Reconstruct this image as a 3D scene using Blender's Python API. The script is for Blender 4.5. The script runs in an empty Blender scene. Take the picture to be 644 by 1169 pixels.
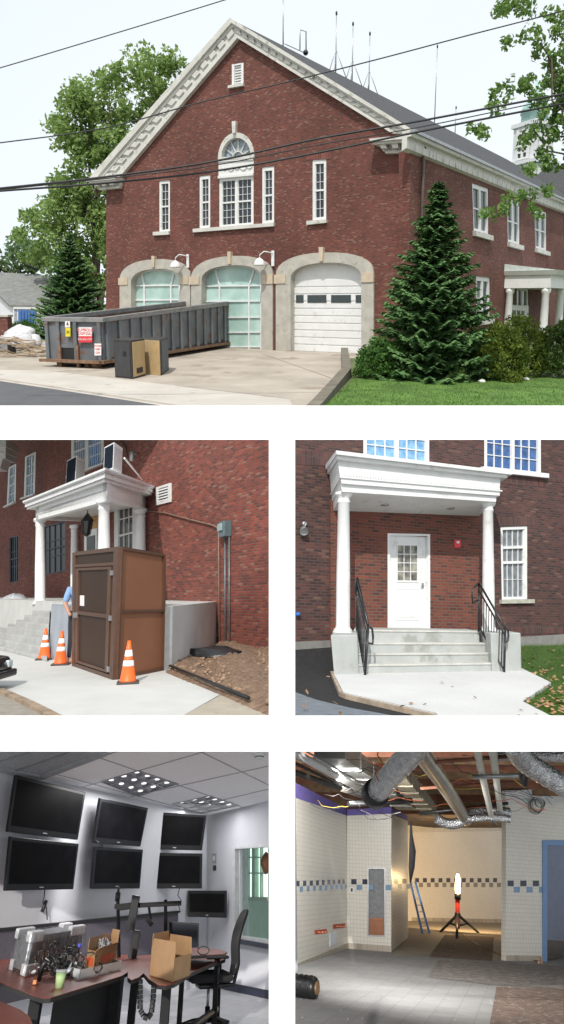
import bpy, bmesh, math, random
from mathutils import Vector as V, Matrix
from mathutils.geometry import tessellate_polygon
# ------------------------------------------------------------------ camera numbers (photo pixels 644 x 1169)
F, PX, PY, W_, H_ = 750.0, 322.0, 480.0, 644.0, 1169.0
def ray(px, py): return V(((px-PX)/F, 1.0, -(py-PY)/F))
def at(px, py, Y): return ray(px, py)*Y
def proj(p): return (PX+F*p.x/p.y, PY-F*p.z/p.y)
SC = bpy.context.scene; COL = SC.collection
rnd = random.Random(7)

class Plane:
    """vertical (or any) plane through p, direction d along it, up U; n points to the viewer; k = scale of its place about the camera"""
    def __init__(s, p, d, U, k=1.0):
        s.p = p.copy(); s.d = d.normalized(); s.U = U.normalized(); s.k = k
        s.n = s.d.cross(s.U).normalized()
        if s.n.dot(s.p) > 0: s.n = -s.n
    def at(s, px, py, d=0.0):
        r = ray(px, py); return r*(s.p.dot(s.n)/r.dot(s.n)) + s.n*d*s.k
    def off(s, k): return Plane(s.p+s.n*k*s.k, s.d, s.U, s.k)
    def uv(s, p): q = (p-s.p)/s.k; return (q.dot(s.d)+q.dot(s.n), q.dot(s.U))
    def Q(s, q):
        """quad of pixels TL,TR,BR,BL -> function(u,v,depth in metres)"""
        a, b, c, d = [s.at(*k) for k in q]
        def f(u, v, w=0.0): return (a*(1-u)+b*u)*(1-v)+(d*(1-u)+c*u)*v + s.n*w*s.k
        f.w = ((b-a).length+(c-d).length)/2/s.k; f.h = ((d-a).length+(c-b).length)/2/s.k
        return f

class Frame:
    """a place with its own up direction: horizon row hy, vertical lines meeting at column xv, eye h metres up"""
    def __init__(s, hy, xv, h, k=1.0):
        yv = PY + F*F/(PY-hy); s.k = k  # k scales the whole place about the camera
        U = V((xv-PX, F, PY-yv)); U = U if U.z > 0 else -U
        s.U = U.normalized(); G = V((0,1,0)); s.G = (G - s.U*G.dot(s.U)).normalized(); s.R = s.G.cross(s.U).normalized(); s.h = h*k
    def g(s, px, py, z=0.0):
        r = ray(px, py); return r*((z*s.k-s.h)/r.dot(s.U))
    def loc(s, x, y, z): return (s.R*x+s.G*y+s.U*z)*s.k-s.U*s.h
    def v(s, x, y, z): return (s.R*x+s.G*y+s.U*z)*s.k
    def up(s, p, z): return p + s.U*z*s.k
    def zof(s, p): return (p.dot(s.U)+s.h)/s.k
    def drop(s, p): return p - s.U*s.zof(p)*s.k
    def M(s, base, ang=0.0, m=1.0):
        c, n = math.cos(ang), math.sin(ang); k=s.k*m
        x = (s.R*c+s.G*n)*k; y = (s.G*c-s.R*n)*k; z=s.U*k
        return Matrix(((x.x,y.x,z.x,base.x),(x.y,y.y,z.y,base.y),(x.z,y.z,z.z,base.z),(0,0,0,1)))
    def hray(s, x):                       # direction of the horizon at column x
        y = PY+F*(s.U.x*(x-PX)/F+s.U.y)/s.U.z; return ray(x,y).normalized()
    def wall(s, g1, d): return Plane(g1, d, s.U, s.k)
    def wall2(s, a, b): return Plane(a, b-a, s.U, s.k)

class MB:
    def __init__(s): s.v=[]; s.f=[]; s.sm=[]
    def poly(s, pts, smooth=False):
        i=len(s.v); s.v+= [V(p) for p in pts]; s.f.append(tuple(range(i,i+len(pts)))); s.sm.append(smooth); return s
    def hexa(s, a, b):                       # two matching rings of 4 (or n) points joined
        i=len(s.v); n=len(a); s.v += [V(p) for p in a]+[V(p) for p in b]
        s.f.append(tuple(range(i,i+n))); s.f.append(tuple(range(i+2*n-1,i+n-1,-1))); s.sm += [False,False]
        for k in range(n):
            s.f.append((i+k,i+n+k,i+n+(k+1)%n,i+(k+1)%n)); s.sm.append(False)
        return s
    def q(s, Q, u0,u1,v0,v1,d0,d1):          # box in a facade quad
        return s.hexa([Q(u0,v0,d0),Q(u1,v0,d0),Q(u1,v1,d0),Q(u0,v1,d0)],[Q(u0,v0,d1),Q(u1,v0,d1),Q(u1,v1,d1),Q(u0,v1,d1)])
    def box(s, o, x, y, z):                  # corner o and three edge vectors
        return s.hexa([o,o+x,o+x+y,o+y],[o+z,o+x+z,o+x+y+z,o+y+z])
    def lb(s, x0,x1,y0,y1,z0,z1, M=None):    # local axis box
        T=(lambda p: M@p) if M is not None else (lambda p:p)
        return s.hexa([T(V(p)) for p in ((x0,y0,z0),(x1,y0,z0),(x1,y1,z0),(x0,y1,z0))],[T(V(p)) for p in ((x0,y0,z1),(x1,y0,z1),(x1,y1,z1),(x0,y1,z1))])
    def prism(s, pts, vec):                  # possibly concave polygon extruded
        n=len(pts); tri=tessellate_polygon([pts]); i=len(s.v)
        s.v += [V(p) for p in pts]+[V(p)+vec for p in pts]
        for t in tri:
            s.f.append((i+t[0],i+t[1],i+t[2])); s.f.append((i+n+t[2],i+n+t[1],i+n+t[0])); s.sm += [False,False]
        for k in range(n):
            s.f.append((i+k,i+(k+1)%n,i+n+(k+1)%n,i+n+k)); s.sm.append(False)
        return s
    def slab(s, pl, outer, holes, d0, d1):   # wall with openings, in pixels on plane pl
        loops=[[pl.at(*p) for p in outer]]+[[pl.at(*p) for p in h] for h in holes]
        flat=[p for l in loops for p in l]; n=len(flat); i=len(s.v)
        s.v += [p+pl.n*d0 for p in flat]+[p+pl.n*d1 for p in flat]
        for t in tessellate_polygon(loops):
            s.f.append((i+t[0],i+t[1],i+t[2])); s.f.append((i+n+t[2],i+n+t[1],i+n+t[0])); s.sm += [False,False]
        b=0
        for l in loops:
            m=len(l)
            for k in range(m):
                s.f.append((i+b+k,i+b+(k+1)%m,i+n+b+(k+1)%m,i+n+b+k)); s.sm.append(False)
            b+=m
        return s
    def band(s, pl, A, B, d0, d1):           # strip between two pixel polylines, with depth
        a0=[pl.at(*p,d0) for p in A]; b0=[pl.at(*p,d0) for p in B]; a1=[pl.at(*p,d1) for p in A]; b1=[pl.at(*p,d1) for p in B]
        for k in range(len(A)-1):
            s.hexa([a0[k],a0[k+1],b0[k+1],b0[k]],[a1[k],a1[k+1],b1[k+1],b1[k]])
        return s
    def sweep(s, prof, p0, p1, X, Y):        # closed profile [(x,y)] in axes X,Y swept p0->p1
        a=[p0+X*x+Y*y for x,y in prof]; return s.prism(a, p1-p0)
    def tube(s, path, r, n=8, smooth=True, cap=True):
        m=len(path); i=len(s.v); rs=r if isinstance(r,(list,tuple)) else [r]*m
        prev=None
        for k in range(m):
            t=(path[min(k+1,m-1)]-path[max(k-1,0)]).normalized()
            if prev is None:
                a=V((0,0,1)) if abs(t.z)<.9 else V((1,0,0)); x=t.cross(a).normalized()
            else: x=(prev-t*prev.dot(t)).normalized()
            prev=x; y=t.cross(x)
            for j in range(n):
                an=2*math.pi*j/n; s.v.append(path[k]+(x*math.cos(an)+y*math.sin(an))*rs[k])
        for k in range(m-1):
            for j in range(n):
                a=i+k*n+j; b=i+k*n+(j+1)%n; s.f.append((a,b,b+n,a+n)); s.sm.append(smooth)
        if cap:
            s.f.append(tuple(range(i,i+n))); s.f.append(tuple(range(i+m*n-1,i+m*n-n-1,-1))); s.sm+=[False,False]
        return s
    def lathe(s, M, prof, n=20, smooth=True): # profile [(r,z)] in local frame M
        m=len(prof); i=len(s.v)
        for r,z in prof:
            for j in range(n):
                an=2*math.pi*j/n; s.v.append(M@V((r*math.cos(an),r*math.sin(an),z)))
        for k in range(m-1):
            for j in range(n):
                a=i+k*n+j; b=i+k*n+(j+1)%n; s.f.append((a,b,b+n,a+n)); s.sm.append(smooth)
        s.f.append(tuple(range(i,i+n))); s.f.append(tuple(range(i+m*n-1,i+m*n-n-1,-1))); s.sm+=[False,False]
        return s
    def ell(s, c, ax, n=10, m=7):            # ellipsoid with axis vectors
        i=len(s.v); X,Y,Z=ax
        for k in range(m+1):
            th=math.pi*k/m
            for j in range(n):
                an=2*math.pi*j/n; s.v.append(c+X*(math.sin(th)*math.cos(an))+Y*(math.sin(th)*math.sin(an))+Z*math.cos(th))
        for k in range(m):
            for j in range(n):
                a=i+k*n+j; b=i+k*n+(j+1)%n; s.f.append((a,b,b+n,a+n)); s.sm.append(True)
        return s
    def build(s, name, mat, parent=None, M=None, uv=None, bevel=0, solidify=0, weld=True, subsurf=0):
        M = parent.M if parent is not None else (M if M is not None else Matrix.Identity(4))
        Mi = M.inverted()
        me=bpy.data.meshes.new(name); me.from_pydata([Mi@p for p in s.v],[],s.f)
        if uv:
            lay=me.uv_layers.new(name='UVMap')
            for p in me.polygons:
                for li in p.loop_indices: lay.data[li].uv = uv(s.v[me.loops[li].vertex_index])
        me.polygons.foreach_set('use_smooth', s.sm)
        bm=bmesh.new(); bm.from_mesh(me)
        if weld and not uv: bmesh.ops.remove_doubles(bm, verts=bm.verts, dist=1e-5)
        if weld: bmesh.ops.recalc_face_normals(bm, faces=bm.faces)
        bm.to_mesh(me); bm.free()
        me.materials.append(mat)
        o=bpy.data.objects.new(name, me); COL.objects.link(o)
        if parent is not None: o.parent=parent.ob
        else: o.matrix_world=M
        if bevel:
            b=o.modifiers.new('bevel','BEVEL'); b.width=bevel; b.segments=2; b.limit_method='ANGLE'; b.angle_limit=math.radians(40)
        if subsurf:
            b=o.modifiers.new('sub','SUBSURF'); b.levels=b.render_levels=subsurf
        return Part(o, M)

class Part:
    def __init__(s, ob, M): s.ob=ob; s.M=M
    def label(s, t): s.ob['label']=t; return s
def tag(p, label, cat, group=None, kind=None):
    o=p.ob if isinstance(p,Part) else p
    if label: o['label']=label
    if cat: o['category']=cat
    if group: o['group']=group
    if kind: o['kind']=kind
    return p
def struct(p): p.ob['kind']='structure'; return p
def thing(name, label, cat, M, group=None):
    o=bpy.data.objects.new(name,None); COL.objects.link(o); o.matrix_world=M; o.empty_display_size=.2
    return tag(Part(o,M), label, cat, group)
def dup(t, M, label=None):
    def rec(o, par):
        c=o.copy(); COL.objects.link(c)
        if par is not None: c.parent=par
        for ch in list(o.children): rec(ch,c)
        return c
    r=rec(t.ob,None); r.matrix_world=M
    if label: r['label']=label
    return Part(r,M)

# ------------------------------------------------------------------ materials
def new_mat(name):
    m=bpy.data.materials.new(name); m.use_nodes=True; nt=m.node_tree; return m, nt, nt.nodes['Principled BSDF']
def N(nt, t, **k):
    n=nt.nodes.new(t)
    for a,b in k.items(): setattr(n,a,b)
    return n
def ramp(nt, stops):
    r=N(nt,'ShaderNodeValToRGB'); e=r.color_ramp.elements
    while len(e)<len(stops): e.new(.5)
    for i,(p,c) in enumerate(stops): e[i].position=p; e[i].color=(*c,1) if len(c)==3 else c
    return r
def sr(r,g,b):
    f=lambda c:(c/255/12.92) if c/255<=.04045 else ((c/255+.055)/1.055)**2.4
    return (f(r),f(g),f(b))
def mul(c,k): return tuple(min(1,max(0,x*k)) for x in c)
def mat(name, c, rough=.6, metal=0, var=.12, scale=6, bump=0, c2=None, spots=None, detail=6, coat=0, spec=None, bscale=None):
    """a surface with uneven tone: c <-> c2 by noise, optional spots (colour, threshold, scale)"""
    m,nt,b=new_mat(name); tc=N(nt,'ShaderNodeTexCoord'); nz=N(nt,'ShaderNodeTexNoise'); nz.inputs['Scale'].default_value=scale; nz.inputs['Detail'].default_value=detail
    nt.links.new(tc.outputs['Object'],nz.inputs['Vector'])
    r=ramp(nt,[(.3,mul(c,1-var)),(.7,c2 if c2 else mul(c,1+var))]); nt.links.new(nz.outputs['Fac'],r.inputs['Fac']); out=r.outputs['Color']
    if spots:
        sc,th,ss=spots; n2=N(nt,'ShaderNodeTexNoise'); n2.inputs['Scale'].default_value=ss; n2.inputs['Detail'].default_value=5; n2.inputs['Roughness'].default_value=.65
        nt.links.new(tc.outputs['Object'],n2.inputs['Vector'])
        r2=ramp(nt,[(th,(0,0,0)),(th+.08,(1,1,1))]); nt.links.new(n2.outputs['Fac'],r2.inputs['Fac'])
        mx=N(nt,'ShaderNodeMix',data_type='RGBA'); nt.links.new(r2.outputs['Color'],mx.inputs['Factor']); nt.links.new(out,mx.inputs['A']); mx.inputs['B'].default_value=(*sc,1); out=mx.outputs['Result']
    nt.links.new(out,b.inputs['Base Color']); b.inputs['Roughness'].default_value=rough; b.inputs['Metallic'].default_value=metal
    if coat: b.inputs['Coat Weight'].default_value=coat
    if spec is not None: b.inputs['Specular IOR Level'].default_value=spec
    if bump:
        n3=N(nt,'ShaderNodeTexNoise'); n3.inputs['Scale'].default_value=bscale or scale*4; n3.inputs['Detail'].default_value=6
        nt.links.new(tc.outputs['Object'],n3.inputs['Vector'])
        bp=N(nt,'ShaderNodeBump'); bp.inputs['Strength'].default_value=bump; bp.inputs['Distance'].default_value=.02
        nt.links.new(n3.outputs['Fac'],bp.inputs['Height']); nt.links.new(bp.outputs['Normal'],b.inputs['Normal'])
    return m
def brick(name, c1, c2, mortar, bw=.21, bh=.068, ms=.012, speck=None, dark=None, rough=.85, bump=.4, offset=.5, msmooth=.1, pd=.18, ps=.08, grime=.55, low=.8):
    """bricks laid in UV metres; every brick takes its own tone from a per-brick random number"""
    m,nt,b=new_mat(name); uv=N(nt,'ShaderNodeUVMap'); bt=N(nt,'ShaderNodeTexBrick'); bt.offset=offset
    for k,v in (('Scale',1),('Mortar Size',ms),('Mortar Smooth',msmooth),('Brick Width',bw),('Row Height',bh)): bt.inputs[k].default_value=v
    nt.links.new(uv.outputs['UV'],bt.inputs['Vector'])
    def mt(op,a,b_=None):
        n=N(nt,'ShaderNodeMath',operation=op)
        for i,x in enumerate((a,b_)):
            if x is None: continue
            if isinstance(x,(int,float)): n.inputs[i].default_value=x
            else: nt.links.new(x,n.inputs[i])
        return n.outputs[0]
    sp=N(nt,'ShaderNodeSeparateXYZ'); nt.links.new(uv.outputs['UV'],sp.inputs[0])
    row=mt('FLOOR',mt('DIVIDE',sp.outputs[1],bh)); par=mt('FLOORED_MODULO',row,2.0)
    col=mt('FLOOR',mt('ADD',mt('DIVIDE',sp.outputs[0],bw),mt('MULTIPLY',mt('SUBTRACT',1.0,par),offset)))
    cx=N(nt,'ShaderNodeCombineXYZ'); nt.links.new(col,cx.inputs[0]); nt.links.new(row,cx.inputs[1])
    wn_=N(nt,'ShaderNodeTexWhiteNoise',noise_dimensions='3D'); nt.links.new(cx.outputs[0],wn_.inputs['Vector'])
    dark=dark or c2; speck=speck or c1
    st_=[(0,dark),(pd,mul(c2,low)),(pd+.12,c2),(.55,tuple((x+y)/2 for x,y in zip(c1,c2))),(.78,c1),(1-ps-.02,mul(c1,1.15 if low<.9 else 1.01)),(1-ps*.4,speck)]
    r=ramp(nt,st_); nt.links.new(wn_.outputs['Value'],r.inputs['Fac'])
    mx=N(nt,'ShaderNodeMix',data_type='RGBA'); nt.links.new(bt.outputs['Fac'],mx.inputs['Factor']); nt.links.new(r.outputs['Color'],mx.inputs['A']); mx.inputs['B'].default_value=(*mortar,1)
    nz=N(nt,'ShaderNodeTexNoise'); nz.inputs['Scale'].default_value=.4; nz.inputs['Detail'].default_value=8; nz.inputs['Roughness'].default_value=.65; nt.links.new(uv.outputs['UV'],nz.inputs['Vector'])
    r2=ramp(nt,[(.35,(1,1,1)),(.75,(grime,)*3)]); nt.links.new(nz.outputs['Fac'],r2.inputs['Fac'])
    m2=N(nt,'ShaderNodeMix',data_type='RGBA',blend_type='MULTIPLY'); m2.inputs['Factor'].default_value=1; nt.links.new(mx.outputs['Result'],m2.inputs['A']); nt.links.new(r2.outputs['Color'],m2.inputs['B'])
    nt.links.new(m2.outputs['Result'],b.inputs['Base Color']); b.inputs['Roughness'].default_value=rough
    if bump:
        bp=N(nt,'ShaderNodeBump'); bp.inputs['Strength'].default_value=bump; bp.inputs['Distance'].default_value=.01; bp.invert=True
        nt.links.new(bt.outputs['Fac'],bp.inputs['Height']); nt.links.new(bp.outputs['Normal'],b.inputs['Normal'])
    return m
def leafmat(name, c1, c2, scale=3, trans=.35, hue2=None):
    m,nt,b=new_mat(name); nt.nodes.remove(b); o=nt.nodes['Material Output']
    tc=N(nt,'ShaderNodeTexCoord'); nz=N(nt,'ShaderNodeTexNoise'); nz.inputs['Scale'].default_value=scale; nz.inputs['Detail'].default_value=8; nz.inputs['Roughness'].default_value=.8
    nt.links.new(tc.outputs['Object'],nz.inputs['Vector']); r=ramp(nt,[(.32,c1),(.68,c2)]); nt.links.new(nz.outputs['Fac'],r.inputs['Fac'])
    d=N(nt,'ShaderNodeBsdfDiffuse'); t=N(nt,'ShaderNodeBsdfTranslucent'); g=N(nt,'ShaderNodeBsdfGlossy'); g.inputs['Roughness'].default_value=.45; g.inputs['Color'].default_value=(.5,.5,.5,1)
    mx=N(nt,'ShaderNodeMixShader'); mx.inputs[0].default_value=trans; m2=N(nt,'ShaderNodeMixShader'); m2.inputs[0].default_value=.025
    nt.links.new(r.outputs['Color'],d.inputs['Color']); nt.links.new(r.outputs['Color'],t.inputs['Color'])
    nt.links.new(d.outputs[0],mx.inputs[1]); nt.links.new(t.outputs[0],mx.inputs[2]); nt.links.new(mx.outputs[0],m2.inputs[1]); nt.links.new(g.outputs[0],m2.inputs[2]); nt.links.new(m2.outputs[0],o.inputs['Surface'])
    return m
def emit(name, c, s):
    m,nt,b=new_mat(name); b.inputs['Base Color'].default_value=(*c,1); b.inputs['Emission Color'].default_value=(*c,1); b.inputs['Emission Strength'].default_value=s; return m

M_white=mat('white_paint',(.66,.67,.66),.45,var=.04,scale=3,spots=((.5,.5,.47),.62,5))
M_white2=mat('clean_white_paint',(.68,.69,.69),.5,var=.05,scale=2.5,spots=((.56,.555,.53),.60,4),bump=.08)
M_stone=mat('limestone',(.40,.39,.34),.8,var=.18,scale=4,bump=.3)
M_stonecap=mat('buff_stone',(.50,.42,.32),.8,var=.12,scale=4,bump=.2)
M_glass=mat('window_glass',(.030,.036,.045),.06,var=.4,scale=2)
M_glassblue=mat('blue_window_glass',(.045,.16,.42),.1,var=.35,scale=2.5,c2=(.10,.32,.72))
M_black=mat('black_metal',(.012,.012,.013),.4,var=.2)
M_blackp=mat('black_plastic',(.014,.014,.016),.35,var=.2)
M_rubber=mat('dark_rubber',(.02,.02,.02),.8)
M_steel=mat('dull_steel',(.35,.36,.37),.4,.7,var=.15)
M_conc=mat('concrete',(.42,.41,.38),.85,var=.14,scale=1.6,bump=.25,bscale=30,spots=((.30,.29,.26),.60,2.2))
M_concw=mat('new_concrete',(.60,.60,.58),.8,var=.06,scale=1.2,bump=.15,bscale=30,spots=((.48,.47,.44),.63,2.5))
M_bark=mat('bark',(.10,.075,.055),.9,var=.3,scale=12,bump=.6)
M_shingle=None

# ------------------------------------------------------------------ openings
def window(parent, pl, quad, cols=3, rows=4, cas=.13, rec=.10, glass=None, frame=None, sill=M_stone, sash=True, casy=None, munt=.018, sillout=.12, silldrop=.06, double=False):
    Q=pl.Q(quad); w=Q.w; h=Q.h; cu=cas/w; cv=(casy or cas)/h; fr=MB(); frame=frame or M_white2
    d0,d1=-rec-.08,-rec+.04
    fr.q(Q,0,cu,0,1,d0,d1); fr.q(Q,1-cu,1,0,1,d0,d1); fr.q(Q,cu,1-cu,0,cv,d0,d1); fr.q(Q,cu,1-cu,1-cv*.8,1,d0,d1)
    spans=[(cu,1-cu)]
    if double:
        fr.q(Q,.5-cu*.5,.5+cu*.5,cv,1-cv*.8,d0,d1); spans=[(cu,.5-cu*.5),(.5+cu*.5,1-cu)]
    mu=munt/w; mv=munt/h
    for a,b in spans:
        if sash:
            r=.035/h; fr.q(Q,a,b,.5-r,.5+r,d0+.01,d1-.015)
            e=.03/w; fr.q(Q,a,a+e,cv,1-cv*.8,d0+.012,d1-.03); fr.q(Q,b-e,b,cv,1-cv*.8,d0+.012,d1-.03)
        for i in range(1,cols): u=a+(b-a)*i/cols; fr.q(Q,u-mu/2,u+mu/2,cv,1-cv*.8,d0+.02,d1-.045)
        for j in range(1,rows): v=cv+(1-cv*1.8)*j/rows; fr.q(Q,a,b,v-mv/2,v+mv/2,d0+.022,d1-.047)
    p=fr.build('window',frame,parent)
    for a,b in spans:
        MB().q(Q,a,b,cv,1-cv*.8,d0+.005,d0+.035).build('pane',glass or M_glass,p)
    if sill is not None:
        MB().q(Q,-.08,1.08,1,1+silldrop/h*1.6,-rec-.05,sillout).build('sill',sill,p)
    return p
def arch_px(xl,xr,ys,yt,sl=0,n=14,ex=2.4):
    xc=(xl+xr)/2; a=(xr-xl)/2; out=[]
    for i in range(n+1):
        t=math.pi-math.pi*i/n; c,s=math.cos(t),math.sin(t)
        x=xc+a*math.copysign(abs(c)**(2/ex),c); y=ys-(ys-yt)*(abs(s)**(2/ex))+sl*(x-xc); out.append((x,y))
    return out
def circle_M(p, z, x=None, k=1):                   # frame matrix with local z axis
    z=z.normalized(); x=(x or (V((1,0,0)) if abs(z.x)<.9 else V((0,1,0)))); x=(x-z*x.dot(z)).normalized(); y=z.cross(x); x=x*k; y=y*k; z=z*k
    return Matrix(((x.x,y.x,z.x,p.x),(x.y,y.y,z.y,p.y),(x.z,y.z,z.z,p.z),(0,0,0,1)))
def rvec(r=rnd):
    while True:
        v=V((r.uniform(-1,1),r.uniform(-1,1),r.uniform(-1,1)))
        if .05<v.length<1: return v
def leaves(mb, centres, per, size, seed=1, flat=1.0, stretch=1.6):
    r=random.Random(seed)
    for c,R in centres:
        for _ in range(per):
            p=c+rvec(r)*R; a=rvec(r).normalized(); b=rvec(r); b=(b-a*b.dot(a)).normalized(); s=size*r.uniform(.6,1.3)
            n=a.cross(b)*s*.15
            mb.v += [p-a*s*.5*stretch, p-b*s*.45+n, p+a*s*.5*stretch, p+b*s*.45+n]; i=len(mb.v)-4
            mb.f.append((i,i+1,i+2,i+3)); mb.sm.append(False)
    return mb
def blob(mb, c, ax, n=14, m=9, seed=0, amp=.15):   # lumpy closed form
    r=random.Random(seed); i=len(mb.v); X,Y,Z=ax; ph=[r.uniform(0,6) for _ in range(6)]
    for k in range(m+1):
        th=math.pi*k/m
        for j in range(n):
            an=2*math.pi*j/n; w=1+amp*(math.sin(3*an+ph[0]+2*th)+math.sin(5*th+ph[1]+an)*.7+r.uniform(-.5,.5)*math.sin(th))
            mb.v.append(c+(X*(math.sin(th)*math.cos(an))+Y*(math.sin(th)*math.sin(an))+Z*math.cos(th))*w)
    for k in range(m):
        for j in range(n):
            a=i+k*n+j; b=i+k*n+(j+1)%n; mb.f.append((a,b,b+n,a+n)); mb.sm.append(True)
    return mb
def text_mesh(name, body, mat_, size, M, parent=None, depth=.002):
    cu=bpy.data.curves.new(name,'FONT'); cu.body=body; cu.size=size; cu.align_x='CENTER'; cu.align_y='CENTER'; cu.extrude=depth
    o=bpy.data.objects.new(name+'_tmp',cu); COL.objects.link(o); bpy.context.view_layer.update()
    me=bpy.data.meshes.new_from_object(o); bpy.data.objects.remove(o)
    me.transform(M if parent is None else parent.M.inverted()@M); me.materials.clear(); me.materials.append(mat_)
    t=bpy.data.objects.new(name,me); COL.objects.link(t)
    if parent is not None: t.parent=parent.ob
    return Part(t, parent.M if parent else Matrix.Identity(4))

def column(parent, b, t, r, mat_, name='column', base=True, n=20):
    """tapered classical column from point b to point t, radius r in world units"""
    h=(t-b).length; M=circle_M(b,t-b); q=r
    pr=[(q*1.45,0),(q*1.45,q*.35),(q*1.3,q*.4),(q*1.35,q*.6),(q*1.1,q*.8),(q,q*1.1),(q*.99,h*.4),(q*.86,h-q*1.6),(q*.98,h-q*1.5),(q*.98,h-q*1.3),(q*.86,h-q*1.25),(q*.9,h-q*.8),(q*1.25,h-q*.45),(q*1.3,h-q*.4),(q*1.3,h)]
    if not base: pr=pr[6:]; pr[0]=(q,0)
    return MB().lathe(M,pr,n).build(name,mat_,parent)
# =================================================================== camera, light, white frame over the gaps between images
cam=bpy.data.cameras.new('camera'); co=bpy.data.objects.new('camera',cam); COL.objects.link(co); SC.camera=co
co.rotation_euler=(math.radians(90),0,0); cam.sensor_fit='AUTO'; cam.sensor_width=36; cam.lens=36*F/H_; cam.shift_y=(PY-H_/2)/H_; cam.clip_end=2000; cam.clip_start=.1
SUN_EL, SUN_AZ = math.radians(50), math.radians(-12)      # sun behind the viewer, to the right
sd=V((math.sin(SUN_AZ)*math.cos(SUN_EL),-math.cos(SUN_AZ)*math.cos(SUN_EL),math.sin(SUN_EL)))
sl=bpy.data.lights.new('sun','SUN'); sl.energy=3.6; sl.angle=math.radians(.6); sl.color=(1,.95,.87)
so=bpy.data.objects.new('sun',sl); COL.objects.link(so); so.rotation_euler=sd.to_track_quat('Z','Y').to_euler()
wd=bpy.data.worlds.new('World'); SC.world=wd; wd.use_nodes=True; wn=wd.node_tree; bg=wn.nodes['Background']; wo=wn.nodes['World Output']
sky=N(wn,'ShaderNodeTexSky',sky_type='NISHITA'); sky.sun_disc=False; sky.sun_elevation=SUN_EL; sky.sun_rotation=math.pi-SUN_AZ; sky.dust_density=3; sky.air_density=1
bg.inputs['Strength'].default_value=.05; wn.links.new(sky.outputs[0],bg.inputs['Color'])
b2=N(wn,'ShaderNodeBackground'); tcw=N(wn,'ShaderNodeTexCoord'); nzw=N(wn,'ShaderNodeTexNoise'); nzw.inputs['Scale'].default_value=1.5; wn.links.new(tcw.outputs['Generated'],nzw.inputs['Vector'])
rw=ramp(wn,[(.3,(.86,.93,.95)),(.7,(.95,.985,.99))]); wn.links.new(nzw.outputs['Fac'],rw.inputs['Fac']); sz=N(wn,'ShaderNodeSeparateXYZ'); wn.links.new(tcw.outputs['Generated'],sz.inputs[0]); rz=ramp(wn,[(.46,(.50,.49,.47)),(.50,(1,1,1))]); mz=N(wn,'ShaderNodeMath',operation='MULTIPLY_ADD'); mz.inputs[1].default_value=.5; mz.inputs[2].default_value=.5; wn.links.new(sz.outputs[2],mz.inputs[0]); wn.links.new(mz.outputs[0],rz.inputs['Fac']); mw=N(wn,'ShaderNodeMix',data_type='RGBA',blend_type='MULTIPLY'); mw.inputs['Factor'].default_value=1; wn.links.new(rw.outputs['Color'],mw.inputs['A']); wn.links.new(rz.outputs['Color'],mw.inputs['B']); wn.links.new(mw.outputs['Result'],b2.inputs['Color']); b2.inputs['Strength'].default_value=.92
ad=N(wn,'ShaderNodeAddShader'); wn.links.new(bg.outputs[0],ad.inputs[0]); wn.links.new(b2.outputs[0],ad.inputs[1]); wn.links.new(ad.outputs[0],wo.inputs['Surface'])
SC.view_settings.view_transform='Standard'; SC.view_settings.look='None'; SC.view_settings.exposure=0; SC.view_settings.gamma=1
SC.cycles.use_denoising=True; SC.cycles.max_bounces=8; SC.cycles.diffuse_bounces=4
M_framewhite=mat('white_frame_paint',(.97,.97,.97),.9,var=.004,scale=2)
YD=2.0
mb=MB()
def drect(x0,y0,x1,y1):
    mb.hexa([at(x0,y0,YD),at(x1,y0,YD),at(x1,y1,YD),at(x0,y1,YD)],[at(x0,y0,YD)+V((0,.012,0)),at(x1,y0,YD)+V((0,.012,0)),at(x1,y1,YD)+V((0,.012,0)),at(x0,y1,YD)+V((0,.012,0))])
for r in ((-420,463,1064,502),(-420,819,307,858),(337,819,1064,858),(307,502,337,1300)): drect(*r)  # white bars added close before the camera, covering gaps between the five images
struct(mb.build('white_collage_frame',M_framewhite,weld=False))

# =================================================================== fire station seen from the street
T=Frame(345,322,2.1); U=T.U
VL,VR=ray(-890,345),ray(900,345)
K=T.g(468,407); WF=Plane(K,-VL,U); WS=Plane(K,VR,U)           # front wall, side wall
MT_brick=brick('red_brick_speckled',(.195,.047,.032),(.150,.038,.028),(.145,.082,.065),.15,.056,.010,speck=(.25,.13,.095),dark=(.095,.029,.024),msmooth=.2,pd=.16,ps=.10,grime=.5)
MT_lint=brick('soldier_brick',(.26,.075,.05),(.20,.05,.04),(.2,.12,.1),.075,.3,.01,offset=0)
MT_roof=mat('dark_roof_shingles',(.045,.047,.052),.85,var=.25,scale=5,bump=.4,bscale=40)
MT_trim=mat('weathered_white_trim',(.55,.545,.51),.6,var=.1,scale=2,spots=((.36,.35,.31),.58,3))
st=thing('brick_building','red brick gabled building with three arched garage doors and dentilled white eaves','building',T.M(K))
hF=[[(149,397),(149,325)]+arch_px(149,209,322,305,-.045)+[(209,325),(209,397)],
    [(229,399),(229,322)]+arch_px(229.5,301.5,319,301,-.045)+[(302,322),(302,401)],
    [(330.5,403),(330.5,321)]+arch_px(331,415.5,318,298,-.03)+[(416,321),(416,406)]]
hF=[[p for i,p in enumerate(h) if i==0 or p!=h[i-1]] for h in hF]
wq={'vent':[(265.5,74),(278,71.5),(278,96.5),(265.5,99)],
 'left':[(181.5,206),(194,205),(194,264.5),(181.5,266)],
 'cl':[(227.5,201),(240,199.5),(240,260),(227.5,261.5)],
 'cm':[(250,203),(289.5,199.5),(289.5,257),(250,260.5)],
 'cr':[(299,191),(313,189.5),(313,254),(299,256)],
 'right':[(356.5,182.5),(372.5,181.5),(372.5,250.5),(356.5,252.5)]}
fan=[(250,182)]+arch_px(250.5,290,181,153,-.05,16,2.05)+[(290,180)]
fan=fan[1:-1]
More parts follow.
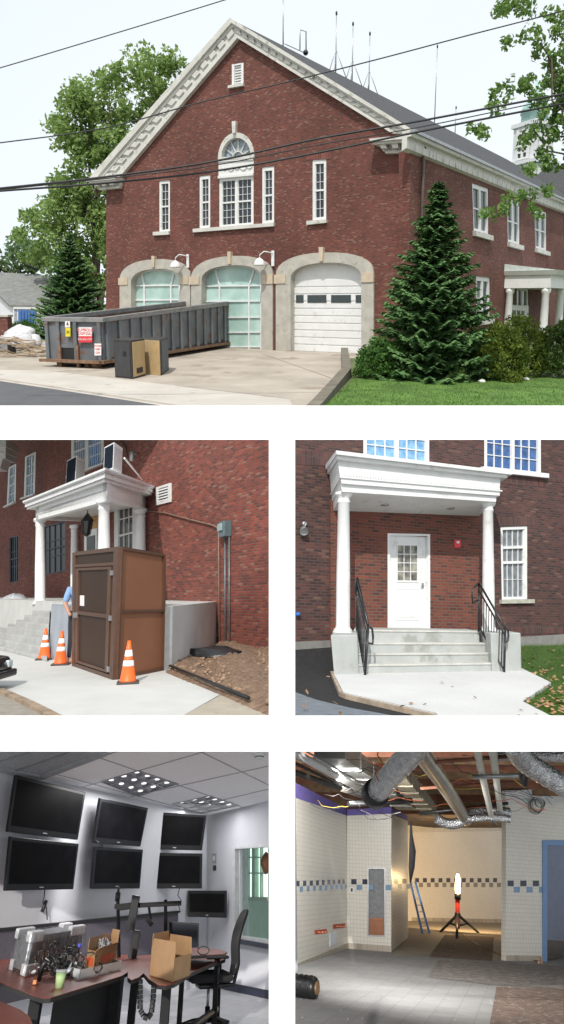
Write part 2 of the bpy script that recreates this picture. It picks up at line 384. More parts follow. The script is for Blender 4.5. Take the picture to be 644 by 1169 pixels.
def rev(q): return list(q)
outer=[(121,400),(121.3,206),(269,38),(449,149),(468,160),(468,420)]
mb=MB().slab(WF,outer,hF+[wq[k] for k in wq]+[fan],0,-.5)
mb.build('wall',MT_brick,st,uv=WF.uv)
# side wall
sq=[[(539,208.5),(558.5,214.5),(558.5,269),(541,264)],[(578.5,225.5),(594,230.5),(594,280.5),(580,276.5)],[(610,238),(624.5,242.5),(624.5,287.5),(611.5,283.5)],
    [(543.5,315),(560,317),(560,364),(543.5,366)],[(590,326),(604,328.5),(604,375.5),(590,377.5)]]
def on_line(x): return 345+(407-345)*(900-x)/(900-468)
def top_side(x): return 345-(345-172)*(900-x)/(900-468)
MB().slab(WS,[(468,407),(468,top_side(468)),(730,top_side(730)),(730,on_line(730))],sq,0,-.45).build('wall',MT_brick,st,uv=WS.uv)
# gable roof: right slope between ridge and eave, both running to the side wall's vanishing point
WFo=WF.off(.27)
A=WFo.at(267,23.5); E=WFo.at(480.5,153.5); E2=WF.off(.03).at(106.5,204); A2=WF.off(.03).at(267,23.5); d2=VR.normalized(); L=34
rn=(E-A).cross(d2).normalized(); rn=rn if rn.z>0 else -rn
ln=(E2-A).cross(d2).normalized(); ln=ln if ln.z>0 else -ln
mb=MB().hexa([A,E,E+d2*L,A+d2*L],[p-rn*.12 for p in (A,E,E+d2*L,A+d2*L)])
mb.hexa([A2,E2,E2+d2*L,A2+d2*L],[p-ln*.12 for p in (A2,E2,E2+d2*L,A2+d2*L)])
rf=mb.build('roof',MT_roof,st,weld=False)
# rake cornices with modillions
def rake(o1,o2,i1,i2,nmod):
    Q=WF.Q([o1,o2,i2,i1]); mb=MB()
    mb.q(Q,0,1,0,.26,-.1,.30); mb.q(Q,0,1,.26,.40,-.1,.21); mb.q(Q,0,1,.36,.80,-.1,.12); mb.q(Q,0,1,.80,1,-.1,.2)
    for i in range(nmod): u=(i+.5)/nmod; mb.q(Q,u-.30/nmod,u+.30/nmod,.42,.66,.1,.19)
    return mb
rake((106,205),(267,23),(137,206),(274,45),17).build('rake_cornice',MT_trim,st,weld=False)
rake((267,23),(481,154),(274,45),(449,153),22).build('rake_cornice',MT_trim,st,weld=False)
# eaves returns
for q in ([(107,206.5),(142,203.5),(141,215),(113,218)],[(428.5,162),(482,156.5),(480,175),(436,176.5)]):
    Q=WF.Q(q); mb=MB(); mb.q(Q,0,1,0,.25,-.1,.60); mb.q(Q,.03,.99,.25,.42,-.1,.5); mb.q(Q,.1,.97,.42,.8,-.1,.14); mb.q(Q,.15,.95,.8,1,-.1,.2)
    for i in range(3): mb.q(Q,.14+.28*i,.28+.28*i,.42,.72,.1,.42)
    mb.build('eaves_return',MT_trim,st,weld=False)
# side eaves: profile swept along the wall
sn=WS.n; e0=WS.at(468,172); oE=(E-WS.p).dot(sn); hE=(E-e0).dot(U)
s0=WFo.p; start=lambda o,z: None
c0=e0-d2*((e0-E).dot(d2)) if False else e0
def pt(o,z,t): return e0+sn*o+U*z+d2*t
t0=-.55
prof=[(-.05,hE-.02),(oE,hE-.02),(oE+.10,hE-.06),(oE+.06,hE-.22),(oE-.10,hE-.24),(oE-.12,hE-.36),(.16,hE-.36),(.14,-.02),(-.05,-.10)]
mb=MB().sweep([(x,z) for x,z in prof],pt(0,0,t0),pt(0,0,L),sn,U)
for i in range(52):
    a=pt(.17,hE-.62,.1+i*.62); mb.box(a,sn*(oE-.36),d2*.2,U*.24)
mb.build('eaves_cornice',MT_trim,st,weld=False)
MB().sweep([(oE+.02,hE+.01),(oE+.16,hE+.01),(oE+.16,hE-.10),(oE+.02,hE-.12)],pt(0,0,t0),pt(0,0,L),sn,U).build('gutter',M_steel,st,weld=False)
a=pt(.10,-.1,.95); MB().tube([pt(oE-.1,hE-.3,.95),pt(oE-.25,hE-.55,.95),a,a-U*5.6],.06,8).build('downpipe',mat('brown_downpipe',(.10,.07,.06),.6),st)
# front windows
for k,nc,nr in (('left',2,6),('cl',2,6),('cr',2,6),('right',2,6)): window(st,WF,wq[k],nc,nr,cas=.115,rec=.07,munt=.016,sill=None,casy=.16)
window(st,WF,wq['cm'],3,6,cas=.14,rec=.07,munt=.016,sill=None,double=True,casy=.16)
mb=MB(); Q=WF.Q(wq['vent']); mb.q(Q,0,.22,0,1,-.3,.05); mb.q(Q,.78,1,0,1,-.3,.0); mb.q(Q,.22,.78,0,.07,-.3,.02); mb.q(Q,.22,.78,.93,1,-.3,.03)
for i in range(7): mb.q(Q,.22,.78,.1+i*.12,.16+i*.12,-.2,-.02)
mb.build('attic_vent',M_white2,st); MB().q(Q,.22,.78,.07,.93,-.32,-.28).build('vent_backing',M_black,st)
for q in ([(176.5,265),(194.5,264),(194.5,268),(176.5,269)],[(222,261.5),(314,254.5),(314,258.5),(222,265.5)],[(351.5,252.5),(374,250.5),(374,254.5),(351.5,257)],[(262,98.5),(279.5,95.5),(279.5,98.5),(262,101.5)]):
    MB().q(WF.Q(q),0,1,0,1,-.3,.13).build('sill',MT_trim,st)
for q in ([(176,200),(198,197.5),(198,205),(176,207)],[(351,175),(377,173),(377,181.5),(351,182.5)]):
    MB().q(WF.Q(q),0,1,0,1,-.1,.012).build('lintel',MT_lint,st,uv=WF.uv)
# fanlight, spandrel panel, keystone
pin=arch_px(253.5,287,180,157.5,-.05,16,2.05)
mb=MB().band(WF,arch_px(249.5,291,181,151.5,-.05,16,2.05),pin,-.3,.05); mb.q(WF.Q([(250,180),(290.5,178),(290.5,182),(250,184)]),0,1,0,1,-.3,.08)
c=(270.3,180.5)
for ang in (30,60,90,120,150):
    a=math.radians(ang); e=(c[0]+17*math.cos(a),c[1]-23*math.sin(a)); dx,dy=math.sin(a)*.5,math.cos(a)*.5
    s_=(c[0]+6*math.cos(a),c[1]-8*math.sin(a)); mb.band(WF,[(s_[0]-dx,s_[1]-dy),(e[0]-dx,e[1]-dy)],[(s_[0]+dx,s_[1]+dy),(e[0]+dx,e[1]+dy)],-.16,-.10)
mb.band(WF,arch_px(263.5,277,180.5,171.5,0,10,2),arch_px(264.5,276,180.5,172.8,0,10,2),-.16,-.09)
fw=mb.build('fanlight',MT_trim,st,weld=False)
MB().slab(WF,pin,[],-.2,-.16).build('pane',mat('grey_fan_glass',(.26,.32,.37),.15,var=.4),fw)
Q=WF.Q([(250,183),(290,180.5),(290,200.5),(250,204)]); mb=MB(); mb.q(Q,0,1,0,1,-.3,.03); mb.q(Q,0,1,0,.1,.03,.08); mb.q(Q,0,1,.86,1,.03,.09)
for i in range(5):
    A1=[(254+7*i+x,(192 if i%2 else 190.5)-.06*(4+7*i)+2.6*math.sin(x/7*math.pi)) for x in (0,1.5,3.5,5.5,7)]
    mb.band(WF,A1,[(x,y+1.6) for x,y in A1],.03,.07)
mb.build('carved_panel',M_white,st,weld=False)
MB().q(WF.Q([(267,139.5),(271.5,139),(270.8,152.5),(267.6,152.5)]),0,1,0,1,-.05,.16).build('keystone',MT_trim,st)
# garage surrounds
MT_sur=mat('grey_limestone_surround',(.41,.395,.35),.85,var=.13,scale=3,bump=.4,bscale=25,spots=((.29,.28,.25),.6,4))
def surround(o,i_,sl,base_l,base_r,caps,key):
    (ol,orr,oy,ot),(il,ir,iy,it)=o,i_
    Ao=[(ol,base_l)]+arch_px(ol+.01,orr,oy,ot,sl,16,2.3)+[(orr,base_r)]; Bi=[(il,base_l)]+arch_px(il+.01,ir,iy,it,sl,16,2.4)+[(ir,base_r)]
    s_=MB().band(WF,Ao,Bi,-.42,.09).build('arch_surround',MT_sur,st,weld=False)
    for q in caps: MB().q(WF.Q(q),0,1,0,1,-.4,.13).build('pier_cap',M_stonecap,st)
    MB().q(WF.Q(key),0,1,0,1,-.3,.17).build('keystone',M_stonecap,st)
surround((138,218.5,318,296),(151,207,322,307),-.045,392.3,395.5,[[(137,317.5),(147.5,317),(147.5,325),(137,325.5)],[(206.5,316),(216.5,315.5),(216.5,324.5),(206.5,325)]],[(175.5,292.5),(179,292.3),(178.6,305),(176,305)])
surround((219.5,312.5,316,292.3),(231.5,299.5,319,303),-.045,396,400.3,[[(217.5,316),(229,315.5),(229,324.8),(217.5,325.3)],[(301,313.5),(313,313),(313,324),(301,324.5)]],[(262,287.5),(266,287.3),(265.6,301.5),(262.5,301.5)])
surround((316,427.5,313,288.3),(333,413.5,318,300),-.03,400.3,405.3,[[(314.5,313.8),(327.5,313.3),(327.5,323.5),(314.5,324)],[(414,311.5),(427.8,311),(427.8,322),(414,322.5)]],[(366,282.5),(371,282.3),(370.5,298.5),(366.6,298.5)])
MT_teal=mat('pale_teal_plastic_panel',(.34,.52,.48),.18,var=.16,scale=1.1,c2=(.50,.68,.63))
def glazed_door(xl,xr,ys,yt,yb0,yb1,cols,rows,hub):
    pr=WF.off(-.30); a=arch_px(xl,xr,ys,yt,-.045,16,2.4)
    p=MB().slab(pr,[(xl,yb0)]+a[1:-1]+[(xr,yb1)],[],-.03,.0)
    g=p.build('garage_door',MT_teal,st); mb=MB()
    mb.band(pr,[(xl-.3,yb0)]+a+[(xr+.3,yb1)],[(xl+2.0,yb0)]+arch_px(xl+2,xr-2,ys+.6,yt+2.4,-.045,16,2.4)+[(xr-2,yb1)],0,.07)
    h=lambda x,f: 0
    for y in rows: mb.band(pr,[(xl,y+.02*(xr-xl)/2*0),(xr,y-.02*(xr-xl)*.5)],[(xl,y+1.5),(xr,y+1.5-.02*(xr-xl)*.5)],.002,.06)
    for x in cols: mb.band(pr,[(x-.8,rows[0]+1),(x-.8,yb0+(yb1-yb0)*.5)],[(x+.8,rows[0]+1),(x+.8,yb0+(yb1-yb0)*.5)],.003,.065)
    for (x0,y0,x1,y1) in hub: mb.band(pr,[(x0-.7,y0),(x1-.7,y1)],[(x0+.8,y0),(x1+.8,y1)],.003,.065)
    mb.build('door_frame',M_white2,g,weld=False)
glazed_door(151,207,322,307,392.6,395,[165.5,196],[325.5,342,360,378],[(165.5,326,162,309),(196,326,200,309)])
glazed_door(231,300,319,303,396.2,399.8,[251.5,285],[326,343.5,362,379,395.5],[(251.5,326.5,246.5,308),(285,326,291,306.5)])
pr=WF.off(-.26); a=arch_px(332.5,414,318,300,-.03,16,2.4)
gd=MB().slab(pr,[(332.5,401)]+a[1:-1]+[(414,405)],[],-.04,.0).build('garage_door',M_white2,st)
mb=MB()
for i in range(10):
    f=i/10; y0=320+(401-320)*f; y1=318.5+(404.5-318.5)*f
    mb.band(pr,[(333.5,y0+.7),(413,y1+.7)],[(333.5,y0+8.1*.86),(413,y1+8.6*.86)],.001,.022)
mb.build('door_panels',M_white2,gd,weld=False)
for q in ((338.5,347,),(351.5,373),(378.5,401),(406.5,413)):
    MB().q(pr.Q([(q[0],336.8),(q[1],336.6),(q[1],345.6),(q[0],345.6)]),0,1,0,1,.01,.04).build('door_window',mat('dark_garage_glass',(.05,.065,.07),.08),gd)
# drain pipe between the arches
Q=WF.Q([(313,313.5),(314.6,313.5),(314.6,400),(313,400)]); MB().q(Q,0,1,0,1,0,.06).build('drain_pipe',mat('rusty_brown_pipe',(.13,.05,.035),.8),st)
# side windows
for i,q in enumerate(sq): window(st,WS,q,1,1,cas=.20,rec=.09,munt=.03,sill=MT_trim,double=True,glass=mat('grey_green_glass',(.055,.075,.08),.08,var=.4),frame=M_white2,sillout=.16,silldrop=.14)
# side porch on the building
B=T.drop(WS.at(572,on_line(572)))
X=-(VL.normalized()); X=(-X if X.dot(WS.n)<0 else X)
def pp(o,t,z): return B+X*o+d2*t+U*z
zt=(WS.at(572,309)-B).dot(U)
po=thing('white_porch','white columned porch on the shaded side wall behind the yellow green yews','porch',T.M(B))
mb=MB(); th=2.2; ln_=7.0
mb.hexa([pp(-.0,-.1,zt-.22),pp(th+.25,-.1,zt-.22),pp(th+.25,ln_,zt-.22),pp(0,ln_,zt-.22)],[pp(0,-.2,zt),pp(th+.4,-.2,zt),pp(th+.4,ln_,zt),pp(0,ln_,zt)])
mb.hexa([pp(0,0,zt-.85),pp(th,0,zt-.85),pp(th,ln_,zt-.85),pp(0,ln_,zt-.85)],[pp(0,0,zt-.22),pp(th,0,zt-.22),pp(th,ln_,zt-.22),pp(0,ln_,zt-.22)])
mb.build('entablature',M_white,po,weld=False)
MB().hexa([pp(0,-.15,zt),pp(th+.3,-.15,zt),pp(th+.3,ln_,zt),pp(0,ln_,zt)],[pp(0,-.15,zt+.35),pp(.3,-.15,zt+.3),pp(.3,ln_,zt+.3),pp(0,ln_,zt+.35)]).build('roof',mat('pale_metal_flashing',(.50,.56,.55),.6),po,weld=False)
for o_,t_ in ((th-.25,.25),(th-.25,3.0),(th-.25,5.8),(.2,.25)):
    M=T.M(pp(o_,t_,0)); MB().lathe(M,[(.26,0),(.26,.7),(.2,.75),(.2,.8),(.17,zt-1.15),(.23,zt-1.05),(.24,zt-.85)],16).build('column',M_white2,po)
Q=WS.Q([(576,322),(606,324),(606,400),(576,402)]); 
MB().q(WS.Q([(577,348),(601,349),(601,385),(577,386)]),0,1,0,1,0,.12).build('door',M_white2,po); MB().q(WS.Q([(581,354),(596,355),(596,372),(581,372)]),0,1,0,1,.12,.14).build('door_glass',M_glass,po)
mb=MB()
for u in (.33,.66): mb.q(WS.Q([(581,354),(596,355),(596,372),(581,372)]),u-.03,u+.03,0,1,.14,.16); mb.q(WS.Q([(581,354),(596,355),(596,372),(581,372)]),0,1,u-.03,u+.03,.14,.161)
mb.build('door_muntins',M_white2,po,weld=False)
# gooseneck lamps
def goose(px,s,lab):
    base=WF.at(px[0],px[1],.06); th_=thing('gooseneck_lamp',lab,'wall lamp',T.M(base),'white gooseneck lamps over the garage doors')
    k=T.M(base); x=-WF.d if (-WF.d).x<0 else WF.d
    MB().box(base-U*.33*s+x*-.06,x*.14,WF.n*.05,U*.62*s).build('mounting_plate',M_white2,th_)
    p=[base+U*.18,base+U*.22+WF.n*.2+x*.05,base+U*.26+WF.n*.35+x*.25,base+U*.12+WF.n*.42+x*.42,base-U*.02+WF.n*.42+x*.44]
    MB().tube(p,.025,8).build('arm',M_white2,th_)
    m=T.M(p[-1]); MB().lathe(m,[(.03,.02),(.07,0),(.15,-.06),(.22,-.16),(.25,-.27),(.25,-.31),(.03,-.30)],20).build('lamp_shade',M_white2,th_)
goose((216,297.5),1.0,'white dome gooseneck lamp on the brick between the left and middle arches')
goose((313,294.5),1.05,'white dome gooseneck lamp on the brick beside the plain white garage door arch')
# antennas along the ridge
RP=Plane(A,d2,U)
def mast(x,y0,y1,lab,tri=True,whip=0):
    b=RP.at(x,y1); t=RP.at(x,y0); h=(t-b).length; o=thing('roof_antenna',lab,'antenna',T.M(b),'antenna masts on the roof ridge')
    MB().tube([b-U*.3,b+U*h*.96],[.035,.025],6).build('mast',M_steel,o)
    if tri:
        mb=MB()
        for k in range(3):
            an=k*2.1+.3; e=b+(T.R*math.cos(an)+T.G*math.sin(an))*.7-U*.45; mb.tube([b+U*1.1,e],.022,5)
        mb.build('tripod_brace',M_steel,o)
    MB().lathe(T.M(b+U*h*.93),[(.03,0),(.05,.04),(.05,.16),(.02,.2)],8).build('mast_cap',M_black,o)
mast(323.3,-12,53,'bare thin mast nearest the gable peak running out of the top of the photo',False)
mast(383.3,12,83,'tallest of the three braced masts, nearest the gable peak')
mast(402,24,93,'middle one of the three braced masts')
mast(421,35,104,'third and shortest of the three braced masts')
mast(496,46,142,'lone tall mast crossing the black cables near the tree branches',False)
mast(519.5,122,152,'very short thin rod on the far part of the ridge',False)
b=RP.at(345,58); o=thing('hooked_pipe','bent grey pipe loop with a black fitting standing on the ridge','pipe',T.M(b))
MB().tube([RP.at(342.5,57),RP.at(342.5,34),RP.at(349.5,36),RP.at(349.5,58)],.03,6).build('pipe',M_steel,o)
MB().tube([RP.at(325,50),RP.at(347,60)],.02,6).build('rail',M_steel,o)
MB().ell(RP.at(349,60),(T.R*.13,T.G*.13,U*.13)).build('fitting',M_black,o)
# ---- ground
def sheet(fr,pts,z,name,m,kind='structure'):
    ps=[fr.g(x,y,z) for x,y in pts]; mb=MB()
    for t in tessellate_polygon([ps]): mb.poly([ps[i] for i in t])
    p=mb.build(name,m,M=fr.M(ps[0])); p.ob['kind']=kind; return p
M_grass=mat('mown_grass',(.070,.150,.022),.9,var=.35,scale=1.2,c2=(.11,.21,.035),bump=.6,bscale=60)
M_asph=mat('asphalt',(.085,.088,.095),.85,var=.12,scale=2,bump=.4,bscale=80,spots=((.12,.12,.12),.6,8))
MT_drive=mat('stained_driveway_concrete',(.36,.32,.27),.9,var=.18,scale=.7,bump=.4,bscale=30,spots=((.27,.225,.185),.55,.6))
MT_walk=mat('pavement_concrete',(.44,.41,.37),.9,var=.10,scale=.7,bump=.3,bscale=30,spots=((.33,.30,.26),.6,1.5))
sheet(T,[(-90,487),(734,487),(1300,350),(-700,350)],0,'ground',mat('far_ground',(.10,.13,.05),.95,var=.3,scale=.4))
sheet(T,[(-90,421),(-90,376),(120,376),(460,384),(470,407),(400,409),(399,430),(371,462),(345,487),(325,487)],.004,'driveway',MT_drive)
sheet(T,[(-90,418),(60,424),(200,440),(330,455),(345,487),(338,487),(185,463),(-90,421)],.008,'pavement',MT_walk)
sheet(T,[(-90,421.5),(185,463),(338,487),(-90,487)],.006,'street',M_asph)
mb=MB()
kl=[(-90,420.5),(60,443),(185,462),(335,486)]
for a,b in zip(kl,kl[1:]):
    p,q=T.g(*a),T.g(*b); mb.hexa([p,q,q+T.G*.14,p+T.G*.14],[p+U*.05,q+U*.05,q+T.G*.14+U*.05,p+T.G*.14+U*.05])
struct(mb.build('kerb',MT_walk,weld=False))
mb=MB()
for pts in ([(200,440),(330,455)],[(300,404),(380,432)]):
    p,q=T.g(*pts[0],.012),T.g(*pts[1],.012); s_=(q-p).normalized().cross(U)*.012; mb.poly([p-s_,q-s_,q+s_,p+s_])
struct(mb.build('driveway_joints',mat('dark_joint',(.24,.21,.18),.9),weld=False))
sheet(T,[(371,462),(401,436),(405,431),(734,427),(734,487),(345,487)],.02,'lawn',M_grass)
mb=MB(); r=random.Random(3)
for i in range(9000):
    x=r.uniform(372,700); y=r.uniform(430,486)
    if x<372+(462-y)*1.05: continue
    p=T.g(x,y,.02); a=T.R*r.uniform(-.02,.02)+T.G*r.uniform(-.02,.02); h=U*r.uniform(.02,.05)+T.R*r.uniform(-.02,.02); w=T.R*.008
    mb.poly([p-w,p+w,p+h+a])
tag(mb.build('grass',leafmat('grass_blades',(.05,.13,.015),(.12,.25,.04),2),weld=False),'short green mown grass of the front lawn','grass',kind='stuff')
# retaining edge beside the driveway
mb=MB(); pl=[(397,409),(401,431),(371,463),(347,486)]; g_=[T.g(*p) for p in pl]; hs=[.40,.28,.12,.07]
for k in range(3):
    s_=(g_[k+1]-g_[k]).normalized().cross(U)*.26; mb.hexa([g_[k],g_[k+1],g_[k+1]+s_,g_[k]+s_],[g_[k]+U*hs[k],g_[k+1]+U*hs[k+1],g_[k+1]+s_+U*hs[k+1],g_[k]+s_+U*hs[k]])
tag(mb.build('retaining_wall',mat('mossy_concrete',(.15,.135,.105),.9,var=.25,scale=3,bump=.5),M=T.M(g_[1]),weld=False),'low mossy concrete edging wall between driveway and lawn','wall')
# ---- dumpster
M_dump=mat('faded_blue_grey_steel',(.115,.128,.142),.55,var=.22,scale=1.2,spots=((.15,.075,.04),.565,2.6),bump=.15,c2=(.165,.18,.195))
M_rust=mat('rusty_steel',(.17,.085,.05),.85,var=.35,scale=4,bump=.4,c2=(.26,.16,.10))
gb,ga,gc=T.g(119,421),T.g(54,418),T.g(266,396); gd_=ga+(gc-gb)
w1=(ga-gb).normalized(); l1=(gc-gb).normalized(); Wd=(ga-gb).length; Ld=(gc-gb).length; Hd=(Plane(gb,l1,U).at(119,366)-gb).dot(U)
D=lambda a,b,z: gb+w1*a+l1*b+U*z*(1+.34*b/Ld)
du=thing('dumpster','long blue grey steel roll-off dumpster with warning signs parked before the glazed arches','dumpster',T.M(gb))
mb=MB(); z0=.22; t_=.08
mb.hexa([D(0,0,z0),D(Wd,0,z0),D(Wd,t_,z0),D(0,t_,z0)],[D(0,0,Hd),D(Wd,0,Hd),D(Wd,t_,Hd),D(0,t_,Hd)])
mb.hexa([D(0,Ld-t_,z0),D(Wd,Ld-t_,z0),D(Wd,Ld,z0),D(0,Ld,z0)],[D(0,Ld-t_,Hd),D(Wd,Ld-t_,Hd),D(Wd,Ld,Hd),D(0,Ld,Hd)])
mb.hexa([D(0,t_,z0),D(t_,t_,z0),D(t_,Ld-t_,z0),D(0,Ld-t_,z0)],[D(0,t_,Hd),D(t_,t_,Hd),D(t_,Ld-t_,Hd),D(0,Ld-t_,Hd)])
mb.hexa([D(0,t_,z0),D(Wd,t_,z0),D(Wd,Ld-t_,z0),D(0,Ld-t_,z0)],[D(0,t_,z0+.1),D(Wd,t_,z0+.1),D(Wd,Ld-t_,z0+.1),D(0,Ld-t_,z0+.1)])
mb.build('body',M_dump,du,weld=False)
MB().hexa([D(Wd-t_,t_,z0),D(Wd,t_,z0),D(Wd,Ld-t_,z0),D(Wd-t_,Ld-t_,z0)],[D(Wd-t_,t_,Hd),D(Wd,t_,Hd),D(Wd,Ld-t_,Hd),D(Wd-t_,Ld-t_,Hd)]).build('rusty_side',M_rust,du)
mb=MB()
for (a0,a1,b0,b1) in ((-.08,Wd+.08,-.08,.1),(-.08,Wd+.08,Ld-.1,Ld+.08),(-.08,.1,.1,Ld-.1),(Wd-.1,Wd+.08,.1,Ld-.1)):
    mb.hexa([D(a0,b0,Hd-.05),D(a1,b0,Hd-.05),D(a1,b1,Hd-.05),D(a0,b1,Hd-.05)],[D(a0,b0,Hd+.1),D(a1,b0,Hd+.1),D(a1,b1,Hd+.1),D(a0,b1,Hd+.1)])
mb.build('top_rail',mat('worn_grey_rail',(.20,.20,.20),.5,var=.25,scale=3,spots=((.12,.06,.03),.62,3)),du,bevel=.02,weld=False)
nr=15
for i in range(nr):
    b_=.15+i*(Ld-.5)/(nr-1); MB().hexa([D(-.11,b_,z0+.02),D(0,b_,z0+.02),D(0,b_+.16,z0+.02),D(-.11,b_+.16,z0+.02)],[D(-.07,b_,Hd-.06),D(0,b_,Hd-.06),D(0,b_+.16,Hd-.06),D(-.07,b_+.16,Hd-.06)]).build('rib',M_dump,du,bevel=.015)
for a_ in (.03,Wd*.42,Wd*.72,Wd-.18):
    MB().box(D(a_,-.09,z0),w1*.13,l1*.09,U*(Hd-z0-.06)).build('rib',M_dump,du,bevel=.015)
MB().box(D(Wd*.44,-.05,Hd*.42),w1*(Wd*.28),l1*.05,U*.10).build('cross_plate',M_dump,du)
MB().box(D(Wd*.44,-.035,.10),w1*(Wd*.26),l1*.03,U*.62).build('hook_recess',M_black,du)
for a_ in (.40,.71): MB().box(D(Wd*a_,-.10,.02),w1*.10,l1*.10,U*.72).build('hook_guide',M_rust,du)
mb=MB(); mb.box(D(-.10,-.22,.17),w1*(Wd+.25),l1*.2,U*.09); mb.box(D(-.13,-.22,.17),w1*.16,l1*(Ld*.98),U*.11); mb.box(D(Wd*.3,.1,.02),w1*.15,l1*(Ld-.3),U*.2); mb.box(D(Wd*.7,.1,.02),w1*.15,l1*(Ld-.3),U*.2)
mb.build('base_frame',M_rust,du,weld=False)
for a_ in (.35,Wd-.55):
    c=D(a_,.1,.12); MB().tube([c-w1*.12,c+w1*.12],.12,14).build('roller',M_rust,du)
MB().tube([D(-.15,Ld-.3,Hd*.3),D(-.2,Ld+.1,Hd*.5),D(-.16,Ld+.1,Hd*.75)],.035,6).build('door_latch',M_rust,du)
# signs on the dumpster end and side
M_red=mat('sign_red',(.62,.035,.05),.5,var=.05); M_signw=mat('sign_white',(.78,.74,.74),.5,var=.05); M_yel=mat('sign_yellow',(.70,.58,.03),.5,var=.05)
PE=Plane(gb,w1,U); PE=Plane(gb+PE.n*.001,w1,U)
def sign(px0,px1,m,dep=.10,name='sign',pl=None): return MB().q((pl or PE).Q([(px0[0],px0[1]),(px1[0],px0[1]),(px1[0],px1[1]),(px0[0],px1[1])]),0,1,0,1,dep,dep+.012).build(name,m,du)
xd=w1 if w1.x>0 else -w1
def txt(body,px,size,m,parent,pl=None,dep=.117,xdir=None):
    pl=pl or PE; c=pl.at(px[0],px[1],dep); x=(xdir or xd); zz=pl.n; y=zz.cross(x)
    return text_mesh('lettering',body,m,size,Matrix(((x.x,y.x,zz.x,c.x),(x.y,y.y,zz.y,c.y),(x.z,y.z,zz.z,c.z),(0,0,0,1))),parent)
s1=sign((92.5,373.5),(107.5,383.5),M_signw); s1b=sign((92.5,383.5),(107.8,390.7),M_red)
txt('RUMBOLO',(100,376.6),.135,M_red,du); txt('DISPOSAL',(100,380.8),.125,M_red,du); txt('676-675-1771',(100,387.2),.10,M_signw,du)
sign((77,366.5),(82.5,373.5),M_signw); sign((77.5,374),(83,384),M_yel); txt('4',(79.8,370),.2,M_black,du); txt('30',(80.2,379),.13,M_black,du)
PSd=Plane(gb,l1,U)
s2=sign((110.5,392),(118,405.5),M_signw,dep=.10)
txt('DANGER',(114.3,394.6),.07,M_red,du); txt('KEEP',(114.3,398.5),.09,M_red,du); txt('OFF',(114.3,402.6),.10,M_red,du)
# ---- speaker cabinets
def cabinet(p_l,p_m,p_r,ytop,lab,front_left):
    a,b,c=T.g(*p_l),T.g(*p_m),T.g(*p_r); h=(Plane(b,T.R,U).at(p_m[0],ytop)-b).dot(U)
    d_=a+(c-b); o=thing('speaker_cabinet',lab,'speaker cabinet',T.M(b),'old cabinets by the dumpster')
    dk=mat('scuffed_black_vinyl',(.030,.027,.025),.7,var=.3,scale=6); tn=mat('bare_tan_plywood',(.46,.33,.17),.7,var=.1,scale=4)
    MB().hexa([a,b,c,d_],[p+U*h for p in (a,b,c,d_)]).build('case',dk,o,bevel=.015)
    P1,P2=Plane(b,(a-b),U),Plane(b,(c-b),U)
    def panel(P,x,y,f0,f1,m,nm,dd=.015,z0=.05,z1=.95):
        v=y-x; p=x+v*f0+U*h*z0; q=x+v*f1+U*h*z0; n=P.n*dd; return MB().hexa([p,q,q+n,p+n],[p+U*h*(z1-z0),q+U*h*(z1-z0),q+n+U*h*(z1-z0),p+n+U*h*(z1-z0)]).build(nm,m,o)
    if front_left:
        panel(P2,b,c,.06,.94,tn,'panel'); panel(P1,b,a,.08,.92,mat('dark_grille_cloth',(.045,.045,.048),.9),'grille')
        panel(P2,b,c,.28,.72,dk,'port',.03,.12,.26); panel(P1,b,a,.3,.45,M_black,'handle',.03,.6,.7)
    else:
        panel(P1,b,a,.03,.97,tn,'panel',.02,.01,.98); panel(P2,b,c,.12,.88,mat('grey_grille_cloth',(.10,.115,.12),.9),'grille')
cabinet((131.5,431),(151.5,433),(166.5,428.5),388.5,'black cabinet with a slotted tan plywood end, left of the pair',True)
cabinet((166.5,427),(184,429),(193,422.5),388,'tan plywood cabinet with a grey grille end, right of the pair',False)
# ---- debris pile: white sacks and broken lumber
M_sack=mat('white_plastic_sack',(.52,.53,.55),.35,var=.2,scale=5,bump=.5,bscale=10)
r=random.Random(11)
for i,(x,y,rx,h,lab) in enumerate(((18,394,.85,.38,'wide white plastic sack at the middle of the debris heap'),(36,393,.55,.34,'white sack beside the dumpster end of the heap'),(4,397,.6,.35,'white sack at the left edge of the photo'),(26,388,.8,.50,'topmost crumpled white sack on the heap'))):
    p=T.g(x,y+4); o=blob(MB(),p+U*h*.8,(T.R*rx,T.G*rx*.7,U*h),16,10,i,.12).build('white_sack',M_sack,M=T.M(p)); tag(o,lab,'sack','sacks in the debris heap')
M_lum=mat('weathered_lumber',(.34,.25,.16),.85,var=.3,scale=7,c2=(.46,.36,.25))
for i in range(44):
    x=r.uniform(-4,52); y=r.uniform(399,408); p=T.g(x,y)+U*r.uniform(.05,.45+.2*(x<35)); an=r.uniform(-.9,.9); el=r.uniform(-.35,.25); ln=r.uniform(.4,1.5)
    v=(T.R*math.cos(an)+T.G*math.sin(an))*math.cos(el)+U*math.sin(el); s_=v.cross(U).normalized()*.11; t=v.cross(s_).normalized()*.035
    tag(MB().box(p-v*ln*.5,v*ln,s_,t).build('lumber_scrap',M_lum,M=T.M(p)),'short weathered wooden board in the debris heap','lumber','broken boards in the debris heap')
p=T.g(14,404); tag(MB().lathe(T.M(p),[(.13,0),(.16,.02),(.17,.35),(.18,.37),(.15,.36)],16).build('paint_bucket',M_black,M=T.M(p)),'small dark bucket at the foot of the debris heap','bucket')
